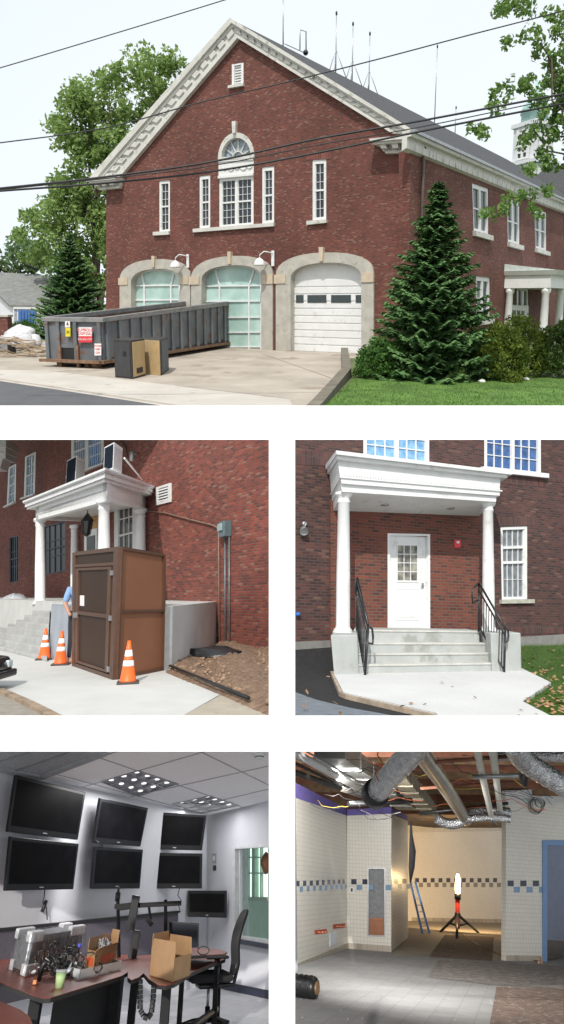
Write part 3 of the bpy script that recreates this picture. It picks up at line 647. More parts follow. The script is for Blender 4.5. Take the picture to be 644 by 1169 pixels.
# ---- house at far left
Yh=44
M_sid=mat('white_siding',(.62,.64,.68),.6,var=.05); M_rs=mat('grey_house_shingles',(.17,.175,.17),.9,var=.2,scale=3,bump=.3)
gl=T.drop(at(16,376,Yh)); PH=Plane(gl,T.R,U)
ev0,ev1=PH.at(16,350.5),PH.at(110,352); rg0=at(-24,311.5,Yh+4.2); rg1=at(112,320,Yh+4.2)
hs=thing('small_house','white sided house with grey shingle roof and blue door beyond the debris heap','house',T.M(gl))
bk=lambda p,k: p+T.G*k
mb=MB(); ez=T.zof(ev0)
mb.hexa([gl,T.drop(ev1),T.drop(ev1)+T.G*.2,gl+T.G*.2],[ev0-U*.1,ev1-U*.1,ev1+T.G*.2-U*.1,ev0+T.G*.2-U*.1])
gk=T.drop(rg0)+(T.drop(rg0)-gl); mb.prism([gl,ev0-U*.1,rg0-U*.2,gk+U*(ez-.1),gk],T.R*.2)
mb.build('wall',M_sid,hs,weld=False)
rb0=rg0*2-ev0; rb0=gk+U*ez
n_=U*.15
MB().hexa([ev0-T.R*.3,ev1,rg1,rg0-T.R*.3],[ev0-T.R*.3+n_,ev1+n_,rg1+n_,rg0-T.R*.3+n_]).hexa([rb0-T.R*.3,rb0+T.R*8,rg1,rg0-T.R*.3],[rb0-T.R*.3+n_,rb0+T.R*8+n_,rg1+n_,rg0-T.R*.3+n_]).build('roof',M_rs,hs,weld=False)
MB().q(PH.Q([(21.5,354),(41,354.5),(41,378),(21.5,378)]),0,1,0,1,0,.1).build('door',mat('blue_painted_door',(.06,.16,.42),.5,var=.15),hs)
mb=MB()
for u in (.18,.36,.54,.72,.9): mb.q(PH.Q([(21.5,354),(41,354.5),(41,378),(21.5,378)]),u-.012,u+.012,.03,.97,.1,.13)
mb.build('door_ribs',mat('dark_blue_rib',(.03,.08,.24),.5),hs,weld=False)
MB().box(ev0-U*.12-T.G*.1,(ev1-ev0),T.G*.12,U*.12).build('gutter',M_white2,hs)
p=T.g(2,391); PB=Plane(p,T.R,U); o=thing('brick_pillar','short dark red brick pillar at the left edge beside the white sacks','pillar',T.M(p))
b0=T.g(-8,391); MB().box(b0,T.R*.85,T.G*.6,U*((PB.at(2,362)-p).dot(U))).build('shaft',MT_brick,o,uv=PB.uv)
zt_=(PB.at(2,362)-p).dot(U); MB().box(b0+U*zt_-T.R*.06-T.G*.05,T.R*.97,T.G*.7,U*.12).build('cap',M_stone,o,bevel=.02)
# ---- bell tower behind the right tree
Yt=60; bt=thing('bell_tower','white louvred bell tower with a pale green domed cap beyond the roof','tower',T.M(T.drop(at(606,300,Yt))))
k=Yt/F; c=at(607,190,Yt); Mt=T.M(T.drop(c),.5); hz=lambda y: T.zof(at(607,y,Yt))
mb=MB(); w=17*k*.9
mb.lb(-w*1.25,w*1.25,-w*1.25,w*1.25,0,hz(187),Mt); mb.lb(-w,w,-w,w,hz(187),hz(146),Mt); mb.lb(-w*1.15,w*1.15,-w*1.15,w*1.15,hz(148),hz(143.5),Mt); mb.lb(-w*1.4,w*1.4,-w*1.4,w*1.4,hz(190),hz(186),Mt)
mb.build('tower_body',mat('white_tower_paint',(.62,.64,.66),.6,var=.08),bt,weld=False)
MB().lathe(Mt,[(w*.95,hz(143.5)),(w*.95,hz(134)),(w*1.05,hz(133)),(w*.9,hz(126)),(w*.5,hz(117)),(w*.15,hz(110)),(.05,hz(95))],16).build('dome',mat('verdigris_copper',(.32,.50,.46),.6),bt)
for sx in (0,1):
    m=Mt@Matrix.Rotation(-math.pi/2*sx,4,'Z'); mb=MB(); mb.lb(-w*.5,w*.5,-w-.06,-w+.1,hz(183),hz(153),m); pn=mb.build('louvre_window',M_glass,bt); mb=MB()
    for u in (-.5,0,.5): mb.lb(w*u-.12,w*u+.12,-w-.16,-w-.06,hz(184),hz(151),m)
    for j in range(5): mb.lb(-w*.5,w*.5,-w-.14,-w-.055,hz(183-7*j)-.08,hz(183-7*j)+.08,m)
    mb.build('louvre_frame',M_white2,pn,weld=False)
o=thing('rear_wing','dark hipped roof wing below the bell tower at the right edge','building wing',T.M(T.drop(at(625,300,50))))
q=[at(590,228,50),at(760,232,50),at(760,184,54),at(624,190,54)]
MB().hexa(q,[p+T.G*3-U*.5 for p in q]).build('roof',MT_roof,o,weld=False)
# ---- overhead cables
M_cab=mat('black_cable',(.02,.021,.023),.6)
def cable(pts,rad,Y,lab):
    P=[at(x,y,Y) for x,y in pts]; out=[]
    for i in range(len(P)-1):
        p0=P[max(i-1,0)];p1=P[i];p2=P[i+1];p3=P[min(i+2,len(P)-1)]
        for t in range(6):
            t/=6; out.append(.5*((2*p1)+(p2-p0)*t+(2*p0-5*p1+4*p2-p3)*t*t+(3*p1-p0-3*p2+p3)*t**3))
    out.append(P[-1]); tag(MB().tube(out,rad,6).build('overhead_cable',M_cab,M=T.M(P[0])),lab,'cable')
cable([(-80,99),(0,77.5),(140,35.5),(253,1),(330,-24)],.009,12,'thin pale overhead wire crossing the top left corner of the sky')
cable([(-80,172),(0,163),(120,146),(230,116.5),(322,95),(430,68),(534,40.5),(644,12),(740,-16)],.011,12,'single thin cable crossing the gable and both tree crowns')
cable([(-80,223),(0,215),(120,202),(240,185),(360,159),(480,138),(644,107),(740,88)],.019,12,'upper thick black cable sagging across the fanlight')
cable([(-80,225),(0,218),(120,209),(240,196),(360,175),(480,150),(644,118),(740,98)],.019,12.1,'lower thick black cable sagging just under the other one')
cable([(-80,224),(0,216.5),(120,204),(240,189.5),(360,166),(480,145),(644,111),(740,92)],.010,12.2,'thinner middle cable running between the two thick black ones')
cable([(-60,270),(0,293),(24,300),(60,312)],.014,30,'faint wire dropping toward the grey house roof')

# ---- vegetation
def branchy(mb, base, top, r0, r1, seed=0, wob=.3):
    r=random.Random(seed); n=6; P=[]
    for i in range(n+1):
        t=i/n; P.append(base.lerp(top,t)+ (rvec(r)*wob*math.sin(t*math.pi)))
    mb.tube(P,[r0+(r1-r0)*i/n for i in range(n+1)],7); return P
def blob_tree(name, lab, cat, base, blobs, Y, dY, R, per, size, m, seed, dens=1.0, trunk=.3, fork=.35, group=None, loc=None):
    """blobs in photo pixels at distance Y give the crown's real extents in the tree's own plane"""
    r=random.Random(seed); k=Y/F; cs=[]
    for (cx,cy,rx,ry) in blobs:
        n=max(3,int(rx*ry*k*k/(R*R)*1.5*dens))
        for _ in range(n):
            a=r.uniform(0,6.283); q=math.sqrt(r.random())
            cs.append((at(cx+rx*q*math.cos(a),cy+ry*q*math.sin(a),Y+r.uniform(-dY,dY)*(1-q*.5)), R*r.uniform(.6,1.15)))
    o=thing(name,lab,cat,T.M(base),group)
    leaves(MB(),cs,per,size,seed).build('crown',m,o,weld=False)
    mb=MB(); ctr=sum((c for c,_ in cs),V((0,0,0)))/len(cs); fk=base.lerp(ctr,fork*2 if fork<.5 else .9)
    branchy(mb,base,fk,trunk,trunk*.7,seed,.15)
    for c,_ in r.sample(cs,min(26,len(cs))): branchy(mb,fk,c,trunk*.32,.02,r.randint(0,999),.5)
    mb.build('trunk',M_bark,o,weld=False); return o
M_maple=leafmat('fresh_maple_leaves',(.15,.25,.06),(.33,.45,.16),1.4,.45)
M_maple2=leafmat('mid_green_leaves',(.09,.18,.04),(.22,.34,.10),1.4,.4)
blob_tree('maple_tree','tall pale green maple rising behind the left roof slope','tree',T.drop(at(112,330,46)),
  [(168,80,30,22),(190,85,20,20),(150,110,42,35),(105,105,38,26),(85,135,30,28),(72,150,16,22),(95,165,28,25),(130,150,45,40),(70,215,22,14),(55,250,26,24),(85,235,30,30),(115,210,40,45),(60,280,36,26),(105,270,45,38),(30,262,14,14),(110,310,30,30)],46,2.5,.8,60,.24,M_maple,5,2.3,.3)
blob_tree('broadleaf_tree','bushy green tree at the left edge behind the grey house roof','tree',T.drop(at(30,340,62)),[(35,290,26,20),(12,300,14,12),(50,300,22,20),(24,278,12,12),(-20,300,30,24)],62,3,1.1,45,.34,leafmat('hazy_leaves',(.10,.18,.08),(.2,.3,.14),1,.4),9,2.6,.3)
blob_tree('foreground_tree','bright green leafy branches hanging into the top right corner','tree',T.drop(at(760,440,15)),
  [(590,6,28,9),(572,12,8,6),(634,14,14,10),(606,40,12,7),(578,48,5,4),(640,38,10,12),(622,58,14,10),(636,75,16,12),(610,92,18,8),(590,99,16,7),(566,104,10,4),(640,100,14,14),(600,112,22,7),(560,124,12,4),(622,126,20,8),(550,150,5,2),(543,147,7,3),(600,160,9,6),(606,150,7,6),(640,150,10,10),(620,175,7,5),(632,148,14,14),(630,185,14,10),(600,222,14,5),(585,228,8,5),(612,240,8,6),(626,215,6,4),(560,243,8,2),(574,240,4,2),(604,196,6,4),(690,80,50,90),(668,180,20,40)],15,.6,.17,22,.085,M_maple2,21,2.3,.06,.35)
def spruce(lab,base,H,R,seed,m):
    r=random.Random(seed); o=thing('spruce_tree',lab,'tree',T.M(base)); mb=MB(); nl=int(34); tr=MB()
    tr.tube([base-U*.1,base+U*H*.5,base+U*H],[R*.06,R*.035,.01],8)
    for li in range(nl):
        t=li/(nl-1); z=H*(.03+.95*t); L=R*(1-t)**.8*r.uniform(.88,1.1)+.06; nb=int(11+14*(1-t))
        for b in range(nb):
            if r.random()<.10: continue
            an=r.uniform(0,6.283) if False else 6.283*(b+r.uniform(-.3,.3))/nb+li*.9; l=L*r.choice((r.uniform(.6,.9),r.uniform(.85,1.1),r.uniform(.95,1.2))); dirv=T.R*math.cos(an)+T.G*math.sin(an); side=T.R*-math.sin(an)+T.G*math.cos(an)
            P=[]; zj=z+r.uniform(-.3,.3)*H/nl
            for s_ in range(7):
                q=s_/6; P.append(base+U*(zj-l*.30*math.sin(q*1.9)+l*.16*q*q)+dirv*l*q)
            tr.tube(P[:5],[.018,.014,.012,.01,.006],4,cap=False)
            ns=max(5,int(l*15))
            for j in range(ns):
                q=(j+.5)/ns; q=.12+.88*q; i=min(5,int(q*6)); p=P[i].lerp(P[i+1],q*6-i)
                tl=(.13+.30*l*(1-q)*.6+.05)*r.uniform(.7,1.2)
                for sg in (-1,1):
                    for kk in range(3):
                        d=(side*sg*r.uniform(.7,1.1)+dirv*r.uniform(.3,1.0)-U*r.uniform(-.05,.45)).normalized()*tl*(1-.25*kk); w=(d.cross(U)).normalized()*.042+U*.012*r.uniform(-1,1)
                        q0=p+U*r.uniform(-.03,.03); mb.v += [q0-w,q0+w,q0+d+w*.5-U*.02,q0+d-w*.5-U*.02]; n0=len(mb.v)-4; mb.f.append((n0,n0+1,n0+2,n0+3)); mb.sm.append(False)
    mb.build('crown',m,o,weld=False); tr.build('trunk',M_bark,o,weld=False); return o
M_spr=leafmat('spruce_needles',(.055,.14,.05),(.17,.29,.11),1.6,.15)
M_spr2=leafmat('light_spruce_needles',(.07,.16,.06),(.17,.29,.11),5,.15)
b=T.g(492,430); kH=(Plane(b,T.R,U).at(492,206)-b).dot(U); spruce('tall dark green spruce in front of the brick corner beside the white garage door',b,kH,74*b.y/F,3,M_spr)
b=T.g(86,386); kH=(Plane(b,T.R,U).at(86,266)-b).dot(U); spruce('smaller spruce behind the dumpster at the left brick corner',b,kH,52*b.y/F,4,M_spr2)
def shrub(name,lab,base,rx,ry,h,m,n,size,seed,upr=0,group=None):
    r=random.Random(seed); o=thing(name,lab,'shrub',T.M(base),group); mb=MB(); cs=[]
    for _ in range(n):
        v=rvec(r).normalized(); v.z=abs(v.z); k=r.uniform(.72,1.03); p=base+T.R*rx*v.x*k+T.G*ry*v.y*k+U*(h*(.08+.9*v.z*k))
        cs.append((p,size*2.2))
    leaves(mb,cs,12,size,seed,stretch=2.2)
    if upr:
        for _ in range(upr):
            v=rvec(r).normalized(); v.z=abs(v.z); p=base+T.R*rx*v.x*.95+T.G*ry*v.y*.95+U*(h*(.05+.85*v.z)); d=(U+rvec(r)*.45).normalized()*size*r.uniform(2,4.5); w=d.cross(rvec(r)).normalized()*size*.16
            mb.poly([p-w,p+w,p+d])
    mb.build('foliage',m,o,weld=False)
    s_=MB()
    for _ in range(7): v=rvec(r); s_.tube([base,base+T.R*rx*.6*v.x+T.G*ry*.5*v.y+U*h*.7],[.03,.01],5)
    s_.build('stems',M_bark,o,weld=False)
M_box=leafmat('boxwood_leaves',(.035,.095,.018),(.09,.19,.04),6,.25)
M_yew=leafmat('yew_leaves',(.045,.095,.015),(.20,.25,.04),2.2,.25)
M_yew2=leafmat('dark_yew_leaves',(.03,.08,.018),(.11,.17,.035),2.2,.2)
def sh(name,lab,px,py,rx,ytop,m,n,size,seed,upr=0,group=None):
    b=T.g(px,py); h=(Plane(b,T.R,U).at(px,ytop)-b).dot(U); shrub(name,lab,b,rx*b.y/F,rx*b.y/F*.8,h,m,n,size,seed,upr,group)
sh('round_shrub','rounded dark green boxwood between driveway edge and spruce',437,432,31,386,M_box,420,.05,31,150)
G='yews along the side wall'
sh('yew_shrub','yellow tipped upright yew nearest the spruce trunk',570,434,32,366,M_yew,420,.05,32,500,G)
sh('yew_shrub','tallest yellow green yew in the middle of the row',592,430,34,358,M_yew,460,.05,33,600,G)
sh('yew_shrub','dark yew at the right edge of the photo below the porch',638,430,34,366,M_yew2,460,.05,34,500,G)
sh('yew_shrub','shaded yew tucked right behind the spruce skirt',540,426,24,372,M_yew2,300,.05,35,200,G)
sh('low_plant','small light green plant at the lawn edge under the yews',523,436,11,421,M_maple2,60,.04,36,40)
sh('low_plant','small yellowish plant at the foot of the tall yew',585,437,10,425,M_yew,60,.04,37,40)
sh('clipped_hedge','low clipped green hedge in front of the blue door',28,382,18,367,M_box,260,.07,38,0)
sh('flowering_plant','small pale and orange flowered plant at the garage corner',424,404,9,391,leafmat('pale_petals',(.5,.2,.1),(.7,.72,.7),8,.3),40,.05,39)
for i,(x,y) in enumerate(((478,434),(550,437),(600,434.5),(632,431))):
    b=T.g(x,y); tag(blob(MB(),b+U*.04,(T.R*.10,T.G*.09,U*.05),10,7,i,.1).build('garden_stone',M_concw,M=T.M(b)),'small pale stone lying on the lawn edge '+('under the spruce','before the first yew','before the tallest yew','near the right edge')[i],'stone','stones on the lawn edge')
# =================================================================== side porch with plywood door enclosure (second row, left)
k2=.45
Lf=Frame(675,250,1.6,k2); LU=Lf.U
lg=Lf.g(247,739); LC0=Lf.g(196,766); ld=Lf.hray(-220)
LW=Lf.wall(lg,ld); LF=Lf.wall(LC0,ld); lb_=lg-LC0; lbh=lb_.normalized()
zl=Lf.zof(LF.at(196,692))
ML_brick=brick('red_brick_wall',(.28,.062,.042),(.21,.050,.036),(.16,.10,.08),.26,.078,.012,speck=(.30,.13,.095),dark=(.13,.040,.034),bump=.6,msmooth=.3)
def lbase(x): return 675+(739-675)*(x+220)/(247+220)
bl=thing('brick_building','sunlit red brick building behind the small white porch and brown enclosure','building',Lf.M(lg))
wl=[[(9.5,534),(18.5,529),(17.8,573),(7.5,578)],[(28.5,521.5),(41,515.5),(39.7,564),(27,568.5)]]
wb=[[(81,492),(118.5,478),(118.5,529),(81,543)]]
wd_=[[(11,613),(21,611),(21,664),(11,666)],[(48,601),(75,594),(75,652),(48,657)],[(130,573),(156,566),(156,648),(130,655)]]
MB().slab(LW,[(-70,lbase(-70)+5),(-70,488),(319,488),(319,lbase(319)+9)],wl+wb+wd_,0,-.35).build('wall',ML_brick,bl,uv=LW.uv)
ML_gl=mat('pale_blue_glass',(.13,.24,.36),.15,var=.35,scale=3)
for q in wl: window(bl,LW,q,3,4,cas=.42,casy=.10,rec=.05,munt=.05,sill=M_white2,glass=ML_gl,sillout=.18)
window(bl,LW,wb[0],6,4,cas=.42,casy=.10,rec=.05,munt=.04,sill=M_white2,glass=M_glassblue,double=True,sillout=.15)
for q in wd_[:2]: window(bl,LW,q,4,3,cas=.15,casy=.08,rec=.06,munt=.05,sill=None,glass=mat('dark_mesh_glass',(.016,.024,.04),.3,var=.3),frame=mat('dark_blue_frame',(.02,.03,.05),.5))
window(bl,LW,wd_[2],3,4,cas=.45,casy=.10,rec=.05,munt=.05,sill=M_white2,glass=mat('dull_porch_glass',(.05,.05,.05),.15,var=.5))
q=[(99.5,606),(114,603),(114,690),(99.5,690)]; d_=MB().q(LW.Q(q),0,1,0,1,0,.14).build('door_frame',M_white2,bl); MB().q(LW.Q([(103,613),(112,611),(112,690),(103,690)]),0,1,0,1,.14,.17).build('door_pane',M_glass,d_)
MB().q(LW.Q([(102,589),(115,585),(115,602),(102,606)]),0,1,0,1,0,.05).build('transom_panel',mat('sunlit_orange_wood',(.50,.27,.10),.6,var=.2,scale=10),bl)
Q=LW.Q([(180,556.5),(196,551.5),(196,573),(180,577)]); mb=MB(); mb.q(Q,0,1,0,.12,0,.07); mb.q(Q,0,1,.88,1,0,.07); mb.q(Q,0,.14,.12,.88,0,.07); mb.q(Q,.86,1,.12,.88,0,.07)
for i in range(5): mb.hexa([Q(.14,.16+i*.15,.02),Q(.86,.16+i*.15,.02),Q(.86,.27+i*.15,.07),Q(.14,.27+i*.15,.07)],[Q(.14,.14+i*.15,.02),Q(.86,.14+i*.15,.02),Q(.86,.25+i*.15,.075),Q(.14,.25+i*.15,.075)])
lv=mb.build('wall_louvre',M_white2,bl,weld=False); MB().q(Q,.14,.86,.12,.88,.005,.012).build('louvre_backing',M_black,lv)
# conduit, meter box, camera
ML_cop=mat('weathered_copper_pipe',(.24,.15,.11),.6,.2,var=.2)
P=[LW.at(x,y,.06) for x,y in ((170,583),(190,585.5),(220,593.5),(246,600),(250,602.5),(251.5,606),(252.5,740))]
tag(MB().tube(P,.026*k2,8).build('copper_conduit',ML_cop,M=Lf.M(P[0])),'thin brown conduit running down the brick wall beside the meter box','conduit')
mbx=thing('electric_meter','grey blue electric box with two conduits on the brick wall','electric box',Lf.M(LW.at(262,605)))
ML_el=mat('grey_blue_box',(.13,.19,.21),.4,.3,var=.15)
MB().q(LW.Q([(258.3,596.5),(264.8,594.5),(264.8,612.5),(258.3,614.3)]),0,1,0,1,0,.28).build('meter_box',ML_el,mbx,bevel=.02)
MB().q(LW.Q([(258.5,599),(263.5,597.5),(263.5,606),(258.5,607.5)]),0,1,0,1,.28,.34).build('meter_cover',mat('light_box_cover',(.26,.33,.35),.4),mbx,bevel=.02)
for x in (259.5,264.3): MB().tube([LW.at(x,613,.08),LW.at(x+.3,744,.08)],.024*k2,8).build('conduit',ML_el,mbx)
p=LW.at(161,518,.1); o=thing('wall_floodlight','small grey cylindrical fitting high on the sunlit brick','wall light',Lf.M(p))
MB().tube([p,p+LW.n*.25*k2-LU*.05*k2],.04*k2,8).build('bracket',M_steel,o); MB().lathe(Lf.M(p+LW.n*.28*k2-LU*.35*k2),[(.07,0),(.10,.05),(.10,.38),(.05,.45)],14).build('housing',M_steel,o)
MB().tube([LW.at(x,y,.08) for x,y in ((118,530),(121,522),(127,509),(133,502),(139,503),(146,511),(148,522))],.025*k2,6).build('cable_loop',M_black,M=Lf.M(LW.at(120,520)))
tag(Part(bpy.data.objects['cable_loop'],None),'dark cable looping up the brick behind the right air conditioner','cable')
# porch roof
pl_=thing('white_porch','small white porch roof on round columns over the side entrance','porch',Lf.M(LF.at(120,735)))
FLo=LF.off(.35); NC,LC,RB=FLo.at(120.3,533.7),FLo.at(26,572),LW.at(178,555,.02); LB=RB+(LC-NC)
dn=lambda p,z: p-LU*z*k2
th0=(NC-FLo.at(120.6,546)).length/k2; bd=(LC-NC).normalized()
def inset(p,a,c): return p+bd*a*k2+lbh*c*k2
mb=MB(); S=1.0
for (z0,z1,a) in ((0,.22*th0,0),(.22*th0,.32*th0,.05),(.32*th0,.75*th0,.14),(.75*th0,th0,.25)):
    ps=[inset(NC,a,a),inset(LC,-a,a),LB+bd*-a*k2,RB+bd*a*k2]; mb.hexa([dn(p,z0) for p in ps],[dn(p,z1) for p in ps])
mb.build('cornice',M_white2,pl_,weld=False)
fr=[LF.at(122,547),LF.at(41,580),LF.at(41,593.5),LF.at(122,572)]
tk=lbh*.32*k2
mb=MB().hexa(fr,[p+tk for p in fr]); r0,r1,r2_,r3=LF.at(122,547),LW.at(167,562,.02),LW.at(167,580,.02),LF.at(122,572)
mb.hexa([r0,r1,r2_,r3],[p+bd*.32*k2 for p in (r0,r1,r2_,r3)])
sh_=LF.at(41,593.5)-LF.at(122,572); l0,l1,l2,l3=[p+sh_ for p in (r0,r1,r2_,r3)]; mb.hexa([l0,l1,l2,l3],[p-bd*.32*k2 for p in (l0,l1,l2,l3)])
mb.build('frieze',M_white2,pl_,weld=False)
c_=[dn(p,-.14) for p in (LF.at(122,572),LF.at(41,593.5),r2_+sh_,r2_)]
MB().hexa(c_,[dn(p,-.2) for p in c_]).build('ceiling',M_white,pl_,weld=False)
def ybase(pl,x,z,fr):
    a,b=fr.zof(pl.at(x,600)),fr.zof(pl.at(x,800)); lo,hi=560.,860.
    for _ in range(40):
        m=(lo+hi)/2
        if fr.zof(pl.at(x,m))>z: lo=m
        else: hi=m
    return m
for pl,x,yt in ((LF.off(-.2),118.8,571.5),(LF.off(-.2),45.8,592.5),(LW.off(.25),85,600),(LW.off(.25),160.5,581)):
    b=pl.at(x,ybase(pl,x,zl,Lf)); column(pl_,b,pl.at(x,yt),.18*k2*(1 if x<130 else 1.15),M_white2)
# lantern
p=LF.off(-1.6).at(100,587); o=thing('porch_lantern','black hanging lantern under the porch ceiling','lantern',Lf.M(p))
MB().tube([p+LU*.7*k2,p],.02*k2,6).build('stem',M_black,o); m=Lf.M(p-LU*.75*k2)
mb=MB(); mb.lathe(m,[(.04,.78),(.1,.7),(.22,.55),(.24,.5)],6,False); mb.lathe(m,[(.13,.02),(.15,0),(.03,-.08)],6,False)
for i in range(6): a=i*math.pi/3; mb.tube([m@V((.22*math.cos(a),.22*math.sin(a),.5)),m@V((.14*math.cos(a),.14*math.sin(a),0))],.015*k2,4)
mb.build('cage',M_black,o,weld=False); MB().lathe(m,[(.12,.02),(.2,.49)],6,False).build('lantern_glass',M_glass,o)
# landing block
ch=LF.wall if False else None
gl_=Lf.g(-70,lbase(-70)*0+675+91*(150/416)); 
mb=MB(); a=[LC0,LF.at(-40,675+91*180/416),LF.at(-40,675+91*180/416)+lb_,lg]
mb.hexa(a,[Lf.up(p,zl) for p in a]); ML_land=mat('painted_white_concrete',(.50,.50,.485),.75,var=.08,scale=1.5,bump=.2)
ld_=thing('porch_landing','white concrete porch landing with steps on its left and ramp wall on its right','landing',Lf.M(LC0)); mb.build('landing_block',ML_land,ld_,weld=False)
MB().hexa([LF.at(187,764,.02),LF.at(197,767,.02),Lf.up(LF.at(197,767,.02),zl),Lf.up(LF.at(187,764,.02),zl)],[LF.at(187,764,.08),LF.at(197,767,.08),Lf.up(LF.at(197,767,.08),zl),Lf.up(LF.at(187,764,.08),zl)]).build('end_panel',mat('grey_end_post',(.26,.28,.29),.7),ld_)
outd=(Lf.g(40,752)-LF.at(40,720)).dot(LF.n)/k2
nst=7; M_stepL=mat('grey_step_concrete',(.38,.38,.37),.85,var=.14,scale=2,bump=.2)
for i in range(1,nst+1):
    z=zl*(1-i/(nst+.6)); pl=LF.off(outd*i/nst); xl=46-9*i if i<=5 else -60; xr=57
    a0,a1=Lf.drop(LF.at(xr,700)),Lf.drop(LF.at(xl,700)); 
    f0,f1=Lf.drop(pl.at(xr,700)),Lf.drop(pl.at(xl,700))
    MB().hexa([f0,f1,a1,a0],[Lf.up(p,z) for p in (f0,f1,a1,a0)]).build('step',M_stepL,ld_,bevel=.015)
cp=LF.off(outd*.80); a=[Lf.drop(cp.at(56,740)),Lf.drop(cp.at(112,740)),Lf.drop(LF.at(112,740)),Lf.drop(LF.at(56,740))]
MB().hexa(a,[Lf.up(p,zl+.03) for p in a]).build('cheek_wall',mat('shaded_cheek_concrete',(.30,.33,.37),.8,var=.12,scale=2),ld_)  # blue-grey shade on the cheek face is put into its colour
# brown enclosure
M_brn=mat('brown_plywood_paint',(.20,.080,.038),.55,var=.07,scale=1.5); M_brz=mat('dark_bronze_frame',(.095,.046,.028),.45,.2,var=.15); M_dkd=mat('dark_bronze_panel',(.042,.024,.016),.5,0,var=.12,scale=.6,spec=.15)
ea,eb,ec=Lf.g(85,760),Lf.g(132,776),Lf.g(187,765); ed=ea+(ec-eb)
PA,PB_=Lf.wall2(eb,ea),Lf.wall2(eb,ec)
hA,hB,hC=Lf.zof(PA.at(85.3,631)),Lf.zof(PA.at(132,626)),Lf.zof(PB_.at(187,633)); hh=(hA+hB+hC)/3
en=thing('brown_enclosure','tall brown box enclosure with a dark glazed door between the traffic cones','enclosure',Lf.M(eb))
a=[ea,eb,ec,ed]; hm=Lf.zof(PA.at(132,626)); tm=Lf.up(eb,hm); mx_,my_=proj(tm); tp=[PA.at(85.3,631),tm,PB_.at(187,633)]; tp.append(tp[0]+tp[2]-tp[1]); MB().hexa(a,tp).build('side_panel',M_brn,en)
MB().hexa(tp,[p+LU*.02*k2 for p in tp]).build('top_panel',M_brz,en)
qA=[(85.3,631),(mx_,my_),(132,776),(85,760)]; qB=[(mx_,my_),(187,633),(187,765),(132,776)]
QA,QB=PA.Q(qA),PB_.Q(qB); mb=MB()
for (u0,u1,v0,v1) in ((0,.07,0,1),(.93,1,0,1),(.07,.93,0,.03),(.07,.93,.115,.14),(.07,.93,.97,1)): mb.q(QA,u0,u1,v0,v1,0,.06)
for (u0,u1,v0,v1) in ((0,.03,0,1),(.965,1,0,1),(.03,.965,0,.02),(.03,.965,.485,.505),(.03,.965,.975,1)): mb.q(QB,u0,u1,v0,v1,0,.05)
mb.build('frame',M_brz,en,weld=False)
dr=MB().q(QA,.09,.91,.15,.965,.005,.03).build('door',M_dkd,en); MB().q(QA,.07,.93,.03,.115,.005,.02).build('transom',M_dkd,en)
mb=MB()
for (u0,u1,v0,v1) in ((.10,.17,.15,.96),(.84,.9,.15,.96),(.17,.84,.15,.17),(.17,.84,.525,.555),(.17,.84,.94,.96)): mb.q(QA,u0,u1,v0,v1,.03,.07)
mb.build('door_frame',M_brz,dr,weld=False); MB().q(QA,.19,.29,.39,.48,.03,.04).build('paper_notice',M_signw,dr)
for v in (.2,.55,.93): MB().q(QA,.90,.94,v-.02,v+.02,.06,.09).build('hinge',M_steel,dr)
MB().q(QA,.10,.15,.54,.585,.07,.13).build('lock_plate',M_steel,dr)
# cones
M_or=mat('cone_orange',(.78,.13,.02),.45,var=.12,scale=8,spots=((.45,.09,.03),.64,14)); M_wb=mat('reflective_white_band',(.78,.78,.76),.4,var=.05); M_cb=mat('cone_base_rubber',(.055,.05,.045),.7)
def cone(px,py,ytop,lab):
    b=Lf.g(px,py-3); s=(Lf.wall(b,Lf.R).at(px,ytop)-b).dot(LU)/k2/.72; m=Lf.M(b,.2,s); o=thing('traffic_cone',lab,'traffic cone',m,'traffic cones around the brown enclosure')
    MB().lb(-.19,.19,-.19,.19,0,.035,m).build('base',M_cb,o,bevel=.02)
    pr=lambda z:(.145-.118*(z-.035)/.68); zz=[.035,.30,.38,.46,.56,.70]
    for i,(z0,z1) in enumerate(((.035,.29),(.29,.385),(.385,.45),(.45,.56),(.56,.715))):
        e=.002 if i in (1,3) else 0
        MB().lathe(m,[(pr(z0)+e+(.012 if i==0 else 0),z0),(pr(min(z1,z0+.02))+e,min(z1,z0+.02)),(pr(z1)+e,z1)],24).build('reflective_band' if i in (1,3) else 'cone_body',M_wb if i in (1,3) else M_or,o)
cone(50.5,756,717,'cone farthest left, standing at the foot of the porch steps')
cone(69,762,720,'second cone, standing just left of the enclosure door')
cone(146,783,731,'largest cone, standing in front of the brown side panel')
